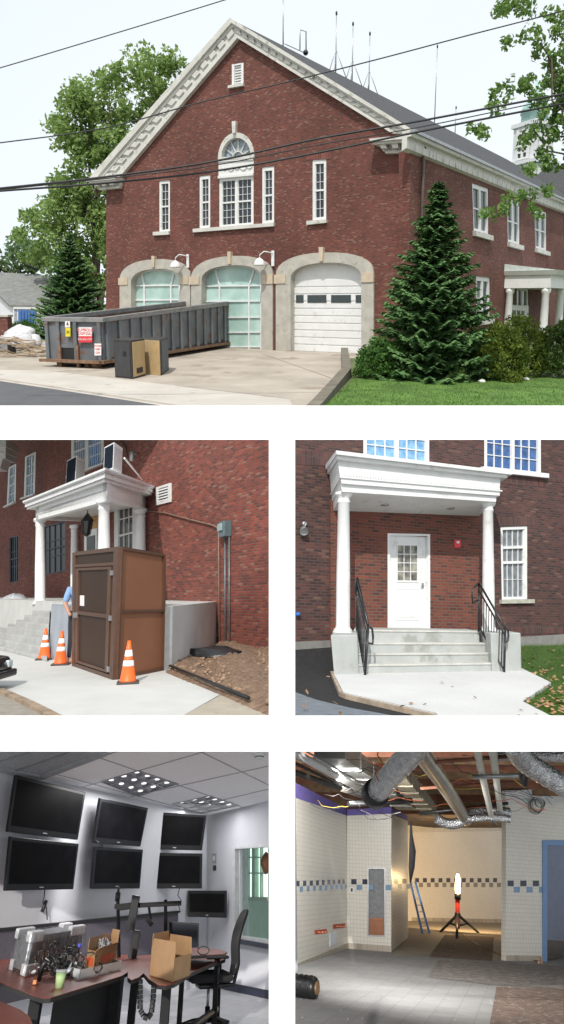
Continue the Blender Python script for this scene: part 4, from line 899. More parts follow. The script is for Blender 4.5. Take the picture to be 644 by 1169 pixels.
# person in a blue shirt behind the enclosure
def person():
    b=Lf.g(87,757); s=(Lf.wall(b,Lf.R).at(83,651)-b).dot(LU)/k2/1.78; m=Lf.M(b,0.5,s); o=thing('person','person in a light blue shirt and dark trousers standing half hidden behind the brown enclosure','person',m)
    me=bpy.data.meshes.new('body'); pts=[(0,0,.95),(0,.01,1.15),(0,0,1.38),(0,-.01,1.50),(0,-.02,1.58),(0,-.03,1.68),(-.10,0,.90),(-.11,-.02,.50),(-.12,.02,.08),(-.12,-.12,.04),(.10,0,.90),(.12,.03,.50),(.13,.06,.08),(.13,-.08,.04),(-.20,0,1.40),(-.27,.02,1.14),(-.22,-.16,.95),(-.19,-.22,.90),(.20,0,1.40),(.25,.02,1.14),(.2,-.16,.97),(.17,-.22,.92)]
    ed=[(0,1),(1,2),(2,3),(3,4),(4,5),(0,6),(6,7),(7,8),(8,9),(0,10),(10,11),(11,12),(12,13),(2,14),(14,15),(15,16),(16,17),(2,18),(18,19),(19,20),(20,21)]
    rad=[.15,.135,.15,.07,.062,.095,.10,.065,.05,.045,.10,.065,.05,.045,.065,.048,.035,.035,.065,.048,.035,.035]
    def skin(name,idx,grow,mt,par):
        mp={j:i for i,j in enumerate(idx)}; me=bpy.data.meshes.new(name); me.from_pydata([V(pts[j]) for j in idx],[(mp[a],mp[b]) for a,b in ed if a in mp and b in mp],[])
        ob=bpy.data.objects.new(name,me); COL.objects.link(ob); ob.parent=o.ob; md=ob.modifiers.new('skin','SKIN')
        for i,j in enumerate(idx): me.skin_vertices[0].data[i].radius=(rad[j]+grow,(rad[j]+grow)*(.72 if j<4 else 1)); me.skin_vertices[0].data[i].use_root=(i==0)
        sm=ob.modifiers.new('sub','SUBSURF'); sm.levels=sm.render_levels=2; me.materials.append(mt); return ob
    skin('body',list(range(22)),0,mat('skin',(.42,.24,.17),.5,var=.06),o)
    skin('shirt',[0,1,2,14,15,18,19],.018,mat('light_blue_shirt',(.22,.36,.62),.8,var=.08,scale=8),o)
    skin('trousers',[0,6,7,8,10,11,12],.016,mat('dark_trousers',(.02,.022,.03),.8),o)
    MB().ell(m@V((0,0,1.715)),(m.to_3x3()@V((.10,0,0)),m.to_3x3()@V((0,.115,0)),m.to_3x3()@V((0,0,.085))),14,9).build('hair',mat('dark_hair',(.02,.015,.012),.6,bump=.5,bscale=60),o)
    for sx in (-.035,.035): MB().ell(m@V((sx,-.12,1.69)),(m.to_3x3()@V((.014,0,0)),m.to_3x3()@V((0,.01,0)),m.to_3x3()@V((0,0,.01))),8,6).build('eye',M_black,o)
    MB().ell(m@V((0,-.13,1.66)),(m.to_3x3()@V((.014,0,0)),m.to_3x3()@V((0,.022,0)),m.to_3x3()@V((0,0,.028))),8,6).build('nose',mat('skin_nose',(.42,.24,.17),.5),o)
person()
# air conditioners on the porch roof
def ac(px,yb,w,h,lab,face):
    pl=LF.off(face); b=pl.at(px,yb); o=thing('air_conditioner',lab,'air conditioner',Lf.M(b),'window air conditioners above the porch roof')
    x=LF.d if LF.d.x>0 else -LF.d; x=x*k2; y=lbh*k2
    a=[b,b+x*w,b+x*w+y*1.0,b+y*1.0]; MB().hexa(a,[p+LU*h*k2 for p in a]).build('case',M_white2,o,bevel=.02)
    e=-y*.02; MB().hexa([b+x*.06+LU*.06*k2,b+x*(w-.06)+LU*.06*k2,b+x*(w-.06)+LU*(h-.06)*k2,b+x*.06+LU*(h-.06)*k2],[p+e for p in (b+x*.06+LU*.06*k2,b+x*(w-.06)+LU*.06*k2,b+x*(w-.06)+LU*(h-.06)*k2,b+x*.06+LU*(h-.06)*k2)]).build('dark_grille',mat('dark_ac_grille',(.012,.018,.03),.8,spec=.05),o)
    s0=b+x*w+y*.1+LU*.1*k2; mb=MB()
    for i in range(9): mb.hexa([s0+LU*(.07*i)*k2*h/.8,s0+y*.8+LU*(.07*i)*k2*h/.8,s0+y*.8+LU*(.07*i+.03)*k2*h/.8,s0+LU*(.07*i+.03)*k2*h/.8],[p+x*.015 for p in (s0+LU*(.07*i)*k2*h/.8,s0+y*.8+LU*(.07*i)*k2*h/.8,s0+y*.8+LU*(.07*i+.03)*k2*h/.8,s0+LU*(.07*i+.03)*k2*h/.8)])
    mb.build('side_louvres',mat('pale_grey_louvre',(.5,.51,.52),.5),o,weld=False)
ac(75,554,1.25,1.05,'air conditioner farther left, below the pale curtained sash',-1.6)
ac(118,540,.95,.95,'air conditioner at the right corner of the porch roof beside the looping cable',-1.5)
a_=LF.off(-.9).at(142,523); tag(MB().tube([a_,LW.at(168,548,.2)],.03*k2,6).build('brace_rod',M_white2,M=Lf.M(a_)),'thin white brace rod sloping down from the right air conditioner','rod')
# white cornice of neighbour at upper left
p=Lf.drop(at(0,560,18)); o=thing('neighbour_porch','corner of a white moulded cornice at the far left edge','cornice',Lf.M(p)); mb=MB()
PN=Plane(at(0,520,17),Lf.R,LU,k2)
for (x1,y0,y1,dd) in ((11,503,512,.5),(9.5,512,518,.35),(8,518,524,.2)): mb.q(PN.Q([(-60,y0-3),(x1,y0),(x1,y1),(-60,y1-2)]),0,1,0,1,-1.2,dd)
mb.q(PN.Q([(-60,518),(4,524),(1,535),(-60,535)]),0,1,0,1,-1,.1)
mb.build('cornice',M_white,o,weld=False)
# grounds
Lf_sheet=lambda pts,z,name,m: sheet(Lf,pts,z,name,m)
sheet(Lf,[(-500,834),(319,834),(319,722),(-500,722)],-.03,'ground',mat('packed_soil',(.20,.14,.10),.95,var=.3,scale=3,bump=.6))
sheet(Lf,[(-90,834),(205,819),(251,793),(190,768),(190,740),(-90,700)],.0,'pavement',mat('bright_new_concrete',(.55,.55,.53),.85,var=.05,scale=1.5,bump=.15,bscale=40,spots=((.55,.54,.51),.65,4)))
sheet(Lf,[(-90,748),(20,795),(75,823),(100,836),(-90,836)],.004,'road',mat('tan_gravel_road',(.30,.27,.23),.95,var=.15,scale=6,bump=.5,bscale=60))
sheet(Lf,[(205,819),(251.5,793.5),(319,820),(319,836),(160,836)],.004,'old_pavement',mat('tan_old_concrete',(.40,.35,.28),.9,var=.1,scale=3,bump=.3,bscale=40,spots=((.28,.24,.19),.6,5)))
ML_dirt=mat('raked_dirt',(.20,.125,.080),.95,var=.35,scale=7,bump=.9,bscale=30,c2=(.31,.20,.13))
mb=MB(); nx,ny=46,34; r=random.Random(5); c4=[Lf.g(252,792),Lf.g(319,818),Lf.g(319,748),Lf.g(190,768)]
c4=[Lf.g(188,768),Lf.g(319,825),Lf.g(319,744),Lf.g(240,738)]; i0=0
for j in range(ny+1):
    for i in range(nx+1):
        u,v=i/nx,j/ny; p=(c4[0]*(1-u)+c4[1]*u)*(1-v)+(c4[3]*(1-u)+c4[2]*u)*v; e=min(1,v*8)
        mb.v.append(p+LU*k2*(-.01+e*(.05+.05*math.sin(u*9+v*5)+r.uniform(0,.07)+.10*v)))
for j in range(ny):
    for i in range(nx): a=j*(nx+1)+i; mb.f.append((a,a+1,a+nx+2,a+nx+1)); mb.sm.append(True)
p=mb.build('dirt_bank',ML_dirt,M=Lf.M(c4[0])); p.ob['kind']='structure'
mb=MB()
for i in range(320):
    u,v=r.random(),r.random()*.95+.03; p=(c4[0]*(1-u)+c4[1]*u)*(1-v)+(c4[3]*(1-u)+c4[2]*u)*v+LU*k2*.1; s=r.uniform(.015,.06)*k2; mb.ell(p,(V((s,0,0)),V((0,s*r.uniform(.6,1),0)),V((0,0,s*.7))),5,3)
tag(mb.build('clods',mat('dirt_clods',(.27,.18,.12),.95,var=.3,scale=9),weld=False),'loose clods and small stones on the dug brown dirt','soil',kind='stuff')
mb=MB(); kp=[(-90,746),(0,787),(40,805),(75,823),(98,836)]
for a,b in zip(kp,kp[1:]):
    p,q=Lf.g(*a),Lf.g(*b); s_=LU.cross((q-p)).normalized()*-.14*k2; s_=s_ if s_.x<0 else -s_
    n=max(2,int((q-p).length/k2/.28))
    for i in range(n):
        f0=p.lerp(q,i/n+.006); f1=p.lerp(q,(i+1)/n-.006); w=LU*k2*.05; mb.hexa([f0,f1,f1+s_,f0+s_],[x+w for x in (f0,f1,f1+s_,f0+s_)])
struct(mb.build('kerb',mat('brick_kerb_stone',(.28,.21,.15),.9,var=.3,scale=9),weld=False))
p,q=Lf.g(194,760,.12),Lf.g(284,797,.1); tag(MB().tube([p,q],.03*k2,6).build('black_rod',M_black,M=Lf.M(p)),'long thin black rod lying across the brown dirt','rod')
p=Lf.g(244,746,.15); tag(blob(MB(),p,(Lf.v(.75,0,0),Lf.v(0,.5,0),Lf.v(0,0,.16)),14,8,4,.15).build('plastic_sheet',M_blackp,M=Lf.M(p)),'crumpled black plastic sheeting on the dirt beside the ramp wall','plastic sheet')
p=Lf.up(LF.off(-1.0).at(16,684),0); tag(blob(MB(),p,(Lf.v(.55,0,0),Lf.v(0,.35,0),Lf.v(0,0,.22)),14,8,6,.12).build('plastic_bag',mat('pale_grey_plastic',(.4,.42,.45),.3,var=.3,scale=9,bump=.6),M=Lf.M(p)),'pale crumpled plastic bag lying on the landing left of the porch column','bag')
# parked car, only its front corner in view
def car():
    b=Lf.g(-14,792); m=Lf.M(b,0,.62); o=thing('parked_car','dark parked car whose front corner and bumper show at the left edge','car',m)
    dk=mat('dark_car_paint',(.010,.012,.016),.25,coat=.6,var=.1)
    mb=MB(); mb.prism([m@V(p) for p in ((-.02,0,.32),(0,0,.62),(-.12,0,.86),(-1.1,0,.98),(-1.7,0,1.45),(-3.2,0,1.48),(-3.9,0,1.0),(-4.2,0,.95),(-4.25,0,.35))],m.to_3x3()@V((0,1.65,0)))
    mb.build('body',dk,o,bevel=.06); 
    MB().lb(-.25,.14,-.03,1.68,.30,.50,m).build('bumper',M_blackp,o,bevel=.05)
    for y in (.08,1.35): MB().lb(-.14,.035,y-.10,y+.22,.56,.76,m).build('headlight',mat('headlight_glass',(.55,.60,.62),.1),o,bevel=.03)
    for y in (-.02,1.47):
        for x in (-.75,-3.3):
            mm=m@Matrix.Translation(V((x,y,.30)))@Matrix.Rotation(math.pi/2,4,'X'); w=MB().lathe(mm,[(.22,-.16),(.30,-.15),(.31,-.02),(.30,.03),(.2,.04)],24).build('wheel',M_rubber,o); MB().lathe(mm,[(.19,.03),(.17,.05),(.05,.05)],16).build('rim',M_steel,w)
    MB().prism([m@V(p) for p in ((-1.25,-.005,.98),(-1.75,-.005,1.38),(-3.1,-.005,1.40),(-3.6,-.005,1.0))],m.to_3x3()@V((0,.01,0))).build('side_window',M_glass,o)
car()
# =================================================================== rear entrance with columned porch (second row, right)
k3=.5
Rf=Frame(690,400,1.3,k3); RU=Rf.U
rd=Rf.hray(2000); FR=Rf.wall(Rf.g(412,773),rd); WR=FR.off(-2.4)
MR_brick=brick('dark_purple_brick',(.115,.040,.034),(.068,.030,.030),(.085,.062,.054),.21,.068,.012,speck=(.16,.08,.062),dark=(.045,.022,.024),bump=.5,msmooth=.2)
MR_brick2=brick('orange_red_brick',(.205,.052,.032),(.150,.043,.030),(.145,.09,.07),.23,.075,.013,dark=(.075,.034,.030),bump=.6,msmooth=.15)
MR_sold=brick('orange_soldier_course',(.28,.072,.042),(.15,.045,.035),(.20,.15,.12),.075,.3,.012,dark=(.12,.045,.035),offset=0)
MR_sold2=brick('dark_soldier_course',(.12,.045,.040),(.07,.034,.034),(.09,.07,.06),.075,.3,.010,offset=0)
br=thing('brick_building','dark red brick rear wall around the white paneled door and columned porch','building',Rf.M(Rf.drop(WR.at(560,740))))
w1q=[(415,480),(490,488),(490,529),(415,520)]; w2q=[(553,488),(617.5,496),(617.5,541),(553,534)]; w3q=[(571.5,601.5),(602.5,600.5),(602.5,684),(573,684.5)]
dq=[(441,609),(489.5,610),(489.5,719),(441,719)]
MB().slab(WR,[(326,748),(326,487),(700,487),(700,733),(596,738)],[w1q,w2q,w3q,dq],0,-.3).build('wall',MR_brick,br,uv=WR.uv)
Q=WR.Q([(378,560),(549,575),(549,735),(378,738)]); MB().slab(WR,[(376.5,570),(549,580),(549,735),(376.5,738)],[dq],.03,-.0).build('wall',MR_brick2,br,uv=WR.uv)
for q in ([(376.5,596),(549,606),(549,616.5),(376.5,607)],[(376.5,662),(440.5,663.5),(440.5,674),(376.5,673)],[(490,664.5),(549,665.5),(549,675),(490,674.5)]): MB().q(WR.Q(q),0,1,0,1,.025,.038).build('soldier_course',MR_sold,br,uv=WR.uv)
for q in ([(326,513),(375,517),(375,532),(326,530)],[(572,541),(622,546),(622,556),(572,552)],[(568,590),(612,590),(612,600),(568,600.5)],[(560,715),(700,712),(700,721),(560,725)],[(622,540),(700,547),(700,556),(622,549)]): MB().q(WR.Q(q),0,1,0,1,-.02,.010).build('soldier_course',MR_sold2,br,uv=WR.uv)
for q in ([(326,733),(379,731),(379,748),(326,750)],[(592,727),(700,721),(700,742),(592,746)]): MB().q(WR.Q(q),0,1,0,1,-.1,.04).build('foundation',mat('grey_foundation',(.20,.20,.19),.9,var=.15),br)
window(br,WR,w1q,3,3,cas=.10,casy=.06,rec=.04,munt=.025,sill=M_white2,glass=mat('sky_blue_glass',(.13,.34,.60),.12,var=.3,c2=(.25,.45,.68)),double=True,sash=False)
window(br,WR,w2q,3,3,cas=.10,casy=.06,rec=.04,munt=.022,sill=M_white2,glass=mat('deep_blue_glass',(.03,.09,.26),.1,var=.4,c2=(.06,.15,.36)),double=True,sash=False,silldrop=.08,sillout=.15)
w=window(br,WR,w3q,4,4,cas=.085,rec=.06,munt=.012,sill=None,glass=mat('grey_curtained_glass',(.14,.16,.18),.15,var=.3))
Q=WR.Q(w3q); MB().q(Q,.13,.87,.28,.31,-.11,-.03).build('transom_bar',M_white2,w); MB().q(Q,.15,.85,.08,.27,-.135,-.12).build('curtain',mat('pale_lace_curtain',(.55,.58,.60),.8,var=.2,scale=20),w)
MB().q(WR.Q([(570,684.5),(607.5,684),(607.5,688.5),(570,689)]),0,1,0,1,-.2,.10).build('sill',mat('weathered_stone_sill',(.38,.38,.32),.85,var=.2),br)
# door
Q=WR.Q(dq); mb=MB()
for a in ((0,.06,0,1),(.94,1,0,1),(.06,.94,0,.022)): mb.q(Q,*a,-.12,.06)
mb.build('door_frame',M_white2,br,weld=False)
d_=MB().q(Q,.062,.938,.022,.995,-.09,-.03).build('door',M_white2,br,bevel=.004)
mb=MB()
for a in ((.25,.75,.105,.125),(.25,.75,.495,.515),(.25,.27,.125,.495),(.73,.75,.125,.495)): mb.q(Q,*a,-.03,-.012)
for u in (.423,.577): mb.q(Q,u-.008,u+.008,.125,.495,-.03,-.018)
for v in (.2175,.31,.4025): mb.q(Q,.27,.73,v-.004,v+.004,-.03,-.0185)
mb.build('door_lite_frame',M_white2,d_,weld=False); MB().q(Q,.27,.73,.125,.495,-.03,-.026).build('pane',mat('reflective_door_glass',(.08,.10,.11),.05,var=.9,scale=5,c2=(.35,.34,.28)),d_)
mb=MB()
for a in ((.22,.78,.575,.585),(.22,.78,.895,.905),(.22,.235,.585,.895),(.765,.78,.585,.895)): mb.q(Q,*a,-.03,-.02)
mb.q(Q,.27,.73,.61,.87,-.03,-.018); mb.build('door_panel',M_white2,d_,weld=False)
p=Q(.86,.55,.0); MB().tube([p,p+WR.n*.05*k3,p+WR.n*.05*k3-rd*.11*k3],.012*k3,8).build('door_handle',M_steel,d_); MB().q(Q,.84,.88,.52,.57,-.03,.0).build('lock_plate',M_steel,d_)
MB().q(Q,.0,1,.995,1.01,-.1,.10).build('threshold',M_steel,br)
# fixtures
o=thing('fire_alarm','small red fire alarm box on the brick right of the door','fire alarm',Rf.M(WR.at(520,621)))
q=WR.Q([(516.5,616.5),(523.5,616.5),(523.5,625.5),(516.5,625.5)]); MB().q(q,0,1,0,1,.03,.09).build('alarm_box',M_red,o,bevel=.01); MB().q(q,.3,.7,.2,.45,.09,.11).build('strobe',M_white2,o)
p=WR.at(347,598,.12); o=thing('floodlight','grey floodlight on the dark brick left of the porch','floodlight',Rf.M(p))
MB().lathe(circle_M(p-WR.n*.12*k3,WR.n,None,k3),[(.06,0),(.06,.05),(.02,.06)],12).build('mount',M_steel,o)
m=circle_M(p+rd*-.06*k3-RU*.16*k3,WR.n*.8-RU*.5-rd*.3,None,k3*.75); MB().lathe(m,[(.06,-.12),(.10,-.1),(.12,.08),(.14,.12),(.13,.13),(.11,.09)],14).build('lamp_head',M_steel,o); MB().tube([p-WR.n*.06*k3,p,m@V((0,0,-.1))],.02*k3,6).build('bracket',M_steel,o)
p=WR.at(338,701,.1); tag(blob(MB(),p,(rd*.06*k3,WR.n*.05*k3,RU*.045*k3),12,8,2,.05).build('blue_tap_cover',mat('blue_plastic',(.03,.15,.5),.35),M=Rf.M(p)),'small bright blue plastic fitting low on the wall at the left edge','tap cover')
# porch
pr_=thing('columned_porch','white classical porch with dentil band and two round columns over concrete steps','porch',Rf.M(FR.at(480,770)))
FT=[(375,517.5),(574,541),(570.5,573.5),(382,561)]
nb=Rf.hray(412); nb=nb/abs(nb.dot(WR.n)); FE=FR.off(-.95)
Q=FE.Q([(375,517.5),(574,541),(571,573.5),(381.5,561)]); dd=2.42
e=lambda u,v,w: Q(u,v,w)
def backp(px,py): return WR.at(px,py,.02)
def ring(u0,u1,v0,v1,w,l,r): return
mb=MB()
bl_t,bl_b,br_t,br_b=backp(371,531),backp(376,583),backp(556,553),backp(549,590)
L_=lambda a,b,t:a.lerp(b,t)
for (v0,v1,w,iu) in ((0,.10,.34,0),(.10,.20,.24,.012),(.20,.62,.10,.03),(.62,.66,.16,.022),(.66,.80,.12,.03),(.80,1,.04,.036)):
    f=[Q(iu,v0,w),Q(1-iu,v0,w),Q(1-iu,v1,w),Q(iu,v1,w)]; g_=[L_(bl_t,bl_b,v0)+rd*iu*3*k3,L_(br_t,br_b,v0)-rd*iu*3*k3,L_(br_t,br_b,v1)-rd*iu*3*k3,L_(bl_t,bl_b,v1)+rd*iu*3*k3]
    mb.hexa(f,g_)
mb.build('entablature',M_white2,pr_,weld=False)
mb=MB()
for i in range(62): u=.035+.93*(i+.25)/62; mb.q(Q,u,u+.0085,.555,.615,.10,.155)
mb.build('dentil_band',M_white2,pr_,weld=False)
for x,y in ((434,571.5),(510,576)):
    t=(y-561-(x-382)*.066)/ (583-561); a=Q((x-381)/190,1,0); b=L_(bl_b,br_b,(x-376)/173); c=a.lerp(b,.5)-RU*.01
    o=MB().lathe(Rf.M(c),[(.10,.03),(.10,-.01),(.07,-.02)],16).build('ceiling_downlight',M_steel,pr_)
pc=FE.off(-.2)
for xt,xb,yt,yb,r_ in ((392.5,391.5,562.5,724,.150),(557,558,573.5,722,.142)):
    column(pr_,pc.at(xb,yb),pc.at(xt,yt),r_*k3*1.0,M_white2,n=28)
MR_step=mat('pale_grey_concrete',(.40,.42,.41),.8,var=.10,scale=2,bump=.2,bscale=30,spots=((.30,.31,.29),.55,1.3))
stp=thing('concrete_steps','pale concrete entrance steps flanked by two blocks with black railings','steps',Rf.M(FR.at(480,770)))
ytops=[757.8,745.8,734,719.8]; xr=[571,563,557,549]
for i,(yt,x1) in enumerate(zip(ytops,xr)):
    pl=FR.off(-.05-.28*i); z=Rf.zof(pl.at(480,yt)); a,b=Rf.drop(pl.at(404,760)),Rf.drop(pl.at(x1,760)); bk=nb*(2.34-.28*i)*k3
    MB().hexa([a,b,b+bk,a+bk],[Rf.up(p,z) for p in (a,b,b+bk,a+bk)]).build('step',MR_step,stp,bevel=.015)
    MB().hexa([Rf.up(a,z-.035)-nb*.02*k3,Rf.up(b,z-.035)-nb*.02*k3,Rf.up(b,z-.035)+nb*.3*k3,Rf.up(a,z-.035)+nb*.3*k3],[Rf.up(a,z+.003)-nb*.02*k3,Rf.up(b,z+.003)-nb*.02*k3,Rf.up(b,z+.003)+nb*.3*k3,Rf.up(a,z+.003)+nb*.3*k3]).build('nosing',mat('light_worn_nosing',(.50,.50,.47),.8,var=.12,scale=4),stp,bevel=.008)
for q,dl in (([(377.5,725),(408,725),(410,772.5),(381.5,771.5)],0),([(560,722.5),(594.5,722.5),(595.5,768),(562,770)],0)):
    Qp=FR.Q(q); f=[FR.at(*k) for k in q]; MB().hexa(f,[p+nb*1.9*k3 for p in f]).build('pedestal',MR_step,stp,bevel=.02)

# railings
M_rail=mat('black_railing_paint',(.012,.012,.013),.35,var=.1)
def railing(lab,Ab,At,Bb,Bt,loopA,loopB,npk,lo=.10):
    p1,p0=FR.off(-.82),FR.off(.22); AB,AT,BB,BT=p1.at(*Ab),p1.at(*At),p0.at(*Bb),p0.at(*Bt)
    o=thing('stair_railing',lab,'railing',Rf.M(BB),'black stair railings'); r_=.02*k3
    MB().tube([AB,AT],r_*1.2,8).build('post',M_rail,o); MB().tube([BB,BT],r_*1.2,8).build('post',M_rail,o)
    l0=lambda t,f:(AB.lerp(BB,t)).lerp(AT.lerp(BT,t),f)
    MB().tube([AT,BT],r_*1.25,8).build('top_rail',M_rail,o); MB().tube([l0(0,lo),l0(1,lo)],r_,8).build('bottom_rail',M_rail,o); MB().tube([l0(0,.84),l0(1,.84)],r_,8).build('middle_rail',M_rail,o)
    for i in range(1,npk): MB().tube([l0(i/npk,lo),l0(i/npk,.84)],r_*.55,6).build('picket',M_rail,o)
    MB().tube([AT]+[p1.at(*q) for q in loopA]+[AT.lerp(AB,.35)],r_*1.1,8).build('end_loop',M_rail,o)
    MB().tube([BT]+[p0.at(*q) for q in loopB]+[BT.lerp(BB,.32)],r_*1.1,8).build('end_loop',M_rail,o)
    MB().lathe(Rf.M(BB),[(.05,0),(.05,.01),(.02,.015)],12).build('foot_plate',M_rail,o)
railing('black railing seen nearly end-on at the left side of the steps',(407.5,720),(408,660),(416.5,776),(420.5,714),[(406,664),(405.5,675)],[(425,718),(426,727),(425.5,735)],9)
railing('black railing with open pickets down the right side of the steps',(546.5,721),(547,665.5),(575.5,771),(577,717),[(540,672),(539,680),(539.5,688)],[(580,719),(580.5,726),(580,731)],10)
# ground
def poly3(pts,name,m,kind='structure'):
    mb=MB()
    for t in tessellate_polygon([pts]): mb.poly([pts[i] for i in t])
    p=mb.build(name,m,M=Rf.M(pts[0])); p.ob['kind']=kind; return p
g=Rf.g
poly3([g(326,834,-.02),g(1150,834,-.02),g(1150,722,-.02),g(326,722,-.02)],'ground',mat('dark_soil',(.06,.05,.04),.95,var=.3))
M_mul=mat('fresh_black_asphalt',(.018,.018,.020),.9,var=.4,scale=10,bump=.8,bscale=60)
poly3([g(326,782),g(383,772),g(392,796),g(440,808),g(515,826),g(520,834),g(326,834)],'asphalt_patch',M_mul)
poly3([g(326,782),g(383,772),WR.at(384,738),WR.at(326,742)],'tilted_asphalt',M_mul)  # ground bent up to meet the wall base's row in the image
poly3([g(326,785,.004),g(337,790,.004),g(362,799,.004),g(400,808,.004),g(450,817,.004),g(485,834,.004),g(326,834,.004)],'car_park',mat('grey_blue_asphalt',(.17,.19,.22),.85,var=.15,scale=6,bump=.4,bscale=80,spots=((.24,.26,.28),.62,12)))
MR_path=mat('white_path_concrete',(.60,.60,.59),.85,var=.06,scale=1.5,bump=.2,bscale=30,spots=((.40,.34,.30),.68,4))
pp_=[(380,770),(392,795),(400,797),(440,806),(497,819),(510,834),(648,834),(622,819),(597,805.5),(629.5,783),(596,766)]
lo_=[g(x,y,.0) for x,y in pp_]; hi=[Rf.up(p,.06) for p in lo_]
mb=MB().prism(lo_,RU*.06*k3); struct(mb.build('path',MR_path,weld=False))
mb=MB(); e=[(380,770),(391,795),(398,798),(440,808),(500,822)]
for a,b in zip(e,e[1:]):
    p,q=g(*a),g(*b); s_=(q-p).normalized().cross(RU)*.05*k3; mb.hexa([p,q,q+s_,p+s_],[x+RU*.062*k3 for x in (p,q,q+s_,p+s_)])
struct(mb.build('path_edging',mat('tan_edge_mortar',(.36,.29,.22),.9,var=.25,scale=9),weld=False))
M_grassR=mat('leafy_lawn',(.045,.095,.022),.95,var=.4,scale=8,c2=(.08,.15,.035),bump=.7,bscale=60)
L1=[g(596,766),g(629.5,783),g(597,805.5),g(622,819),g(648,834),g(720,834),g(720,765)]
poly3(L1,'lawn',M_grassR); poly3([g(596,766),g(720,765),WR.at(720,734),WR.at(593,737)],'tilted_lawn',M_grassR)  # second strip tilted up to the wall base, taken from image pixels
mb=MB(); lm=MB(); r=random.Random(8)
def gpt(x,y):
    if y>767: return g(x,y,.0)
    t=(767-y)/(767-736); return g(x,767).lerp(WR.at(x,736),t)
def inlawn(x,y): return not ((y>783 and x<629.5-(y-783)*1.45 and y<805.5) or (y>805.5 and x<597+(y-805.5)*1.85) or (767<y<=783 and x<596+(y-767)*2.05) or x<594)
for i in range(9000):
    x,y=r.uniform(594,700),r.uniform(737,832)
    if not inlawn(x,y): continue
    p=gpt(x,y); h=RU*k3*r.uniform(.04,.10)+rd*k3*r.uniform(-.04,.04); w=rd*.007*k3; mb.poly([p-w,p+w,p+h])
tag(mb.build('grass',leafmat('short_grass_blades',(.05,.12,.02),(.13,.22,.05),4),weld=False),'short green grass strewn with fallen leaves beside the path','grass',kind='stuff')
for i in range(620):
    x,y=r.uniform(594,700),r.uniform(745,832)
    if r.random()<.045: x,y=r.uniform(340,640),r.uniform(776,830)
    elif not inlawn(x,y) or r.random()>.35+.65*(y-745)/70: continue
    p=gpt(x,y)+RU*k3*r.uniform(.06,.09); a=(rd*r.uniform(-1,1)+nb*r.uniform(-1,1)+RU*r.uniform(-.3,.3)).normalized()*k3*r.uniform(.03,.065); b=a.cross(RU).normalized()*a.length*.7+RU*k3*r.uniform(-.02,.02)
    lm.poly([p-a,p-b*.8-a*.1,p+a,p+b]); 
tag(lm.build('fallen_leaves',mat('dry_leaves',(.30,.15,.07),.8,var=.5,scale=30,c2=(.50,.30,.16)),weld=False),'dry brown and tan fallen leaves lying on grass, path and asphalt','leaves',kind='stuff')
# =================================================================== control room with wall screens (third row, left)
k4=.6
Of=Frame(1010,322,1.55,k4); OU=Of.U
oc=Of.g(235,1125); d1=Of.hray(847); d3=Of.hray(-300)
W1=Of.wall(oc,-d1); W2=Of.wall(oc,d3); XR=-1*d3
oC=W1.at(235,930)
M_legb=mat('matt_black_steel',(.008,.008,.009),.6,spec=.2)
MO_wall=mat('pale_grey_wall_paint',(.56,.57,.61),.7,var=.05,scale=1.5); MO_ceil=mat('speckled_ceiling_tile',(.84,.84,.86),.9,var=.05,scale=30,spots=((.45,.45,.46),.62,60))
def ob1(x): return 1125+(1125-1010)*(847-x)/(847-235)-115
r_=tag(MB().slab(W1,[(-70,1215),(-70,862),(0,876),(236,928),(236,1140)],[],0,-.2).build('wall',MO_wall,M=Of.M(oc)),None,None); r_.ob['kind']='structure'
winq=[(266,966),(320,962.5),(320,1079),(266.5,1071)]
r_=MB().slab(W2,[(233,1140),(233,928),(308,912),(321,907),(321,1175)],[winq[:3][0:1][0:1] and [(266,966),(316,962.5),(316,1079),(266.5,1071)]][0:1] and [[(266,966),(316,962.5),(316,1079),(266.5,1071)]],0,-.2).build('wall',MO_wall,M=Of.M(oc)); r_.ob['kind']='structure'
# ceiling plane through the two wall lines
cA,cB,cC=W1.at(235,929.5),W1.at(0,878),W2.at(308,913.5); cN=(cB-cA).cross(cC-cA).normalized(); cN=cN if cN.z<0 else -cN
class PlN:
    k=k4
    def at(s,x,y,d=0): r=ray(x,y); return r*(cA.dot(cN)/r.dot(cN))+cN*d*k4
CP=PlN()
def cprism(pts,d0,d1): a=[CP.at(x,y,d0) for x,y in pts]; return MB().prism(a,cN*(d1-d0)*k4)
lights=[[(113.7,892),(158,879),(204,894.4),(158,908.8)],[(196,917.4),(240,907.8),(273.5,919.3),(225.5,929)]]
a=[CP.at(*p) for p in ((-75,864),(-75,846),(321,846),(321,911),(236,931),(0,879.5))]
lo=[[CP.at(*p) for p in l] for l in lights]; mb=MB(); flat=a+lo[0]+lo[1]
for t in tessellate_polygon([a]+lo): mb.poly([flat[i] for i in t])
struct(mb.build('ceiling',MO_ceil,M=Of.M(a[0])))
a2=[p-cN*.35*k4 for p in a]; mb=MB()
for t in tessellate_polygon([a2]): mb.poly([a2[i] for i in t])
struct(mb.build('ceiling_deck',MO_ceil,M=Of.M(a[0])))
mb=MB()
for (x0,y0,x1,y1) in ((60,846,300,929.5),(205,846,321,903),(-30,858,236,930),(95,898,260,850),(150,909,321,871),(40,888,160,849),(205,925,321,897)):
    p,q=CP.at(x0,y0,.002),CP.at(x1,y1,.002); s_=(q-p).normalized().cross(cN)*.012*k4; mb.hexa([p-s_,q-s_,q+s_,p+s_],[v+cN*.006*k4 for v in (p-s_,q-s_,q+s_,p+s_)])
struct(mb.build('ceiling_grid',mat('ceiling_grid_metal',(.36,.37,.39),.5),weld=False))
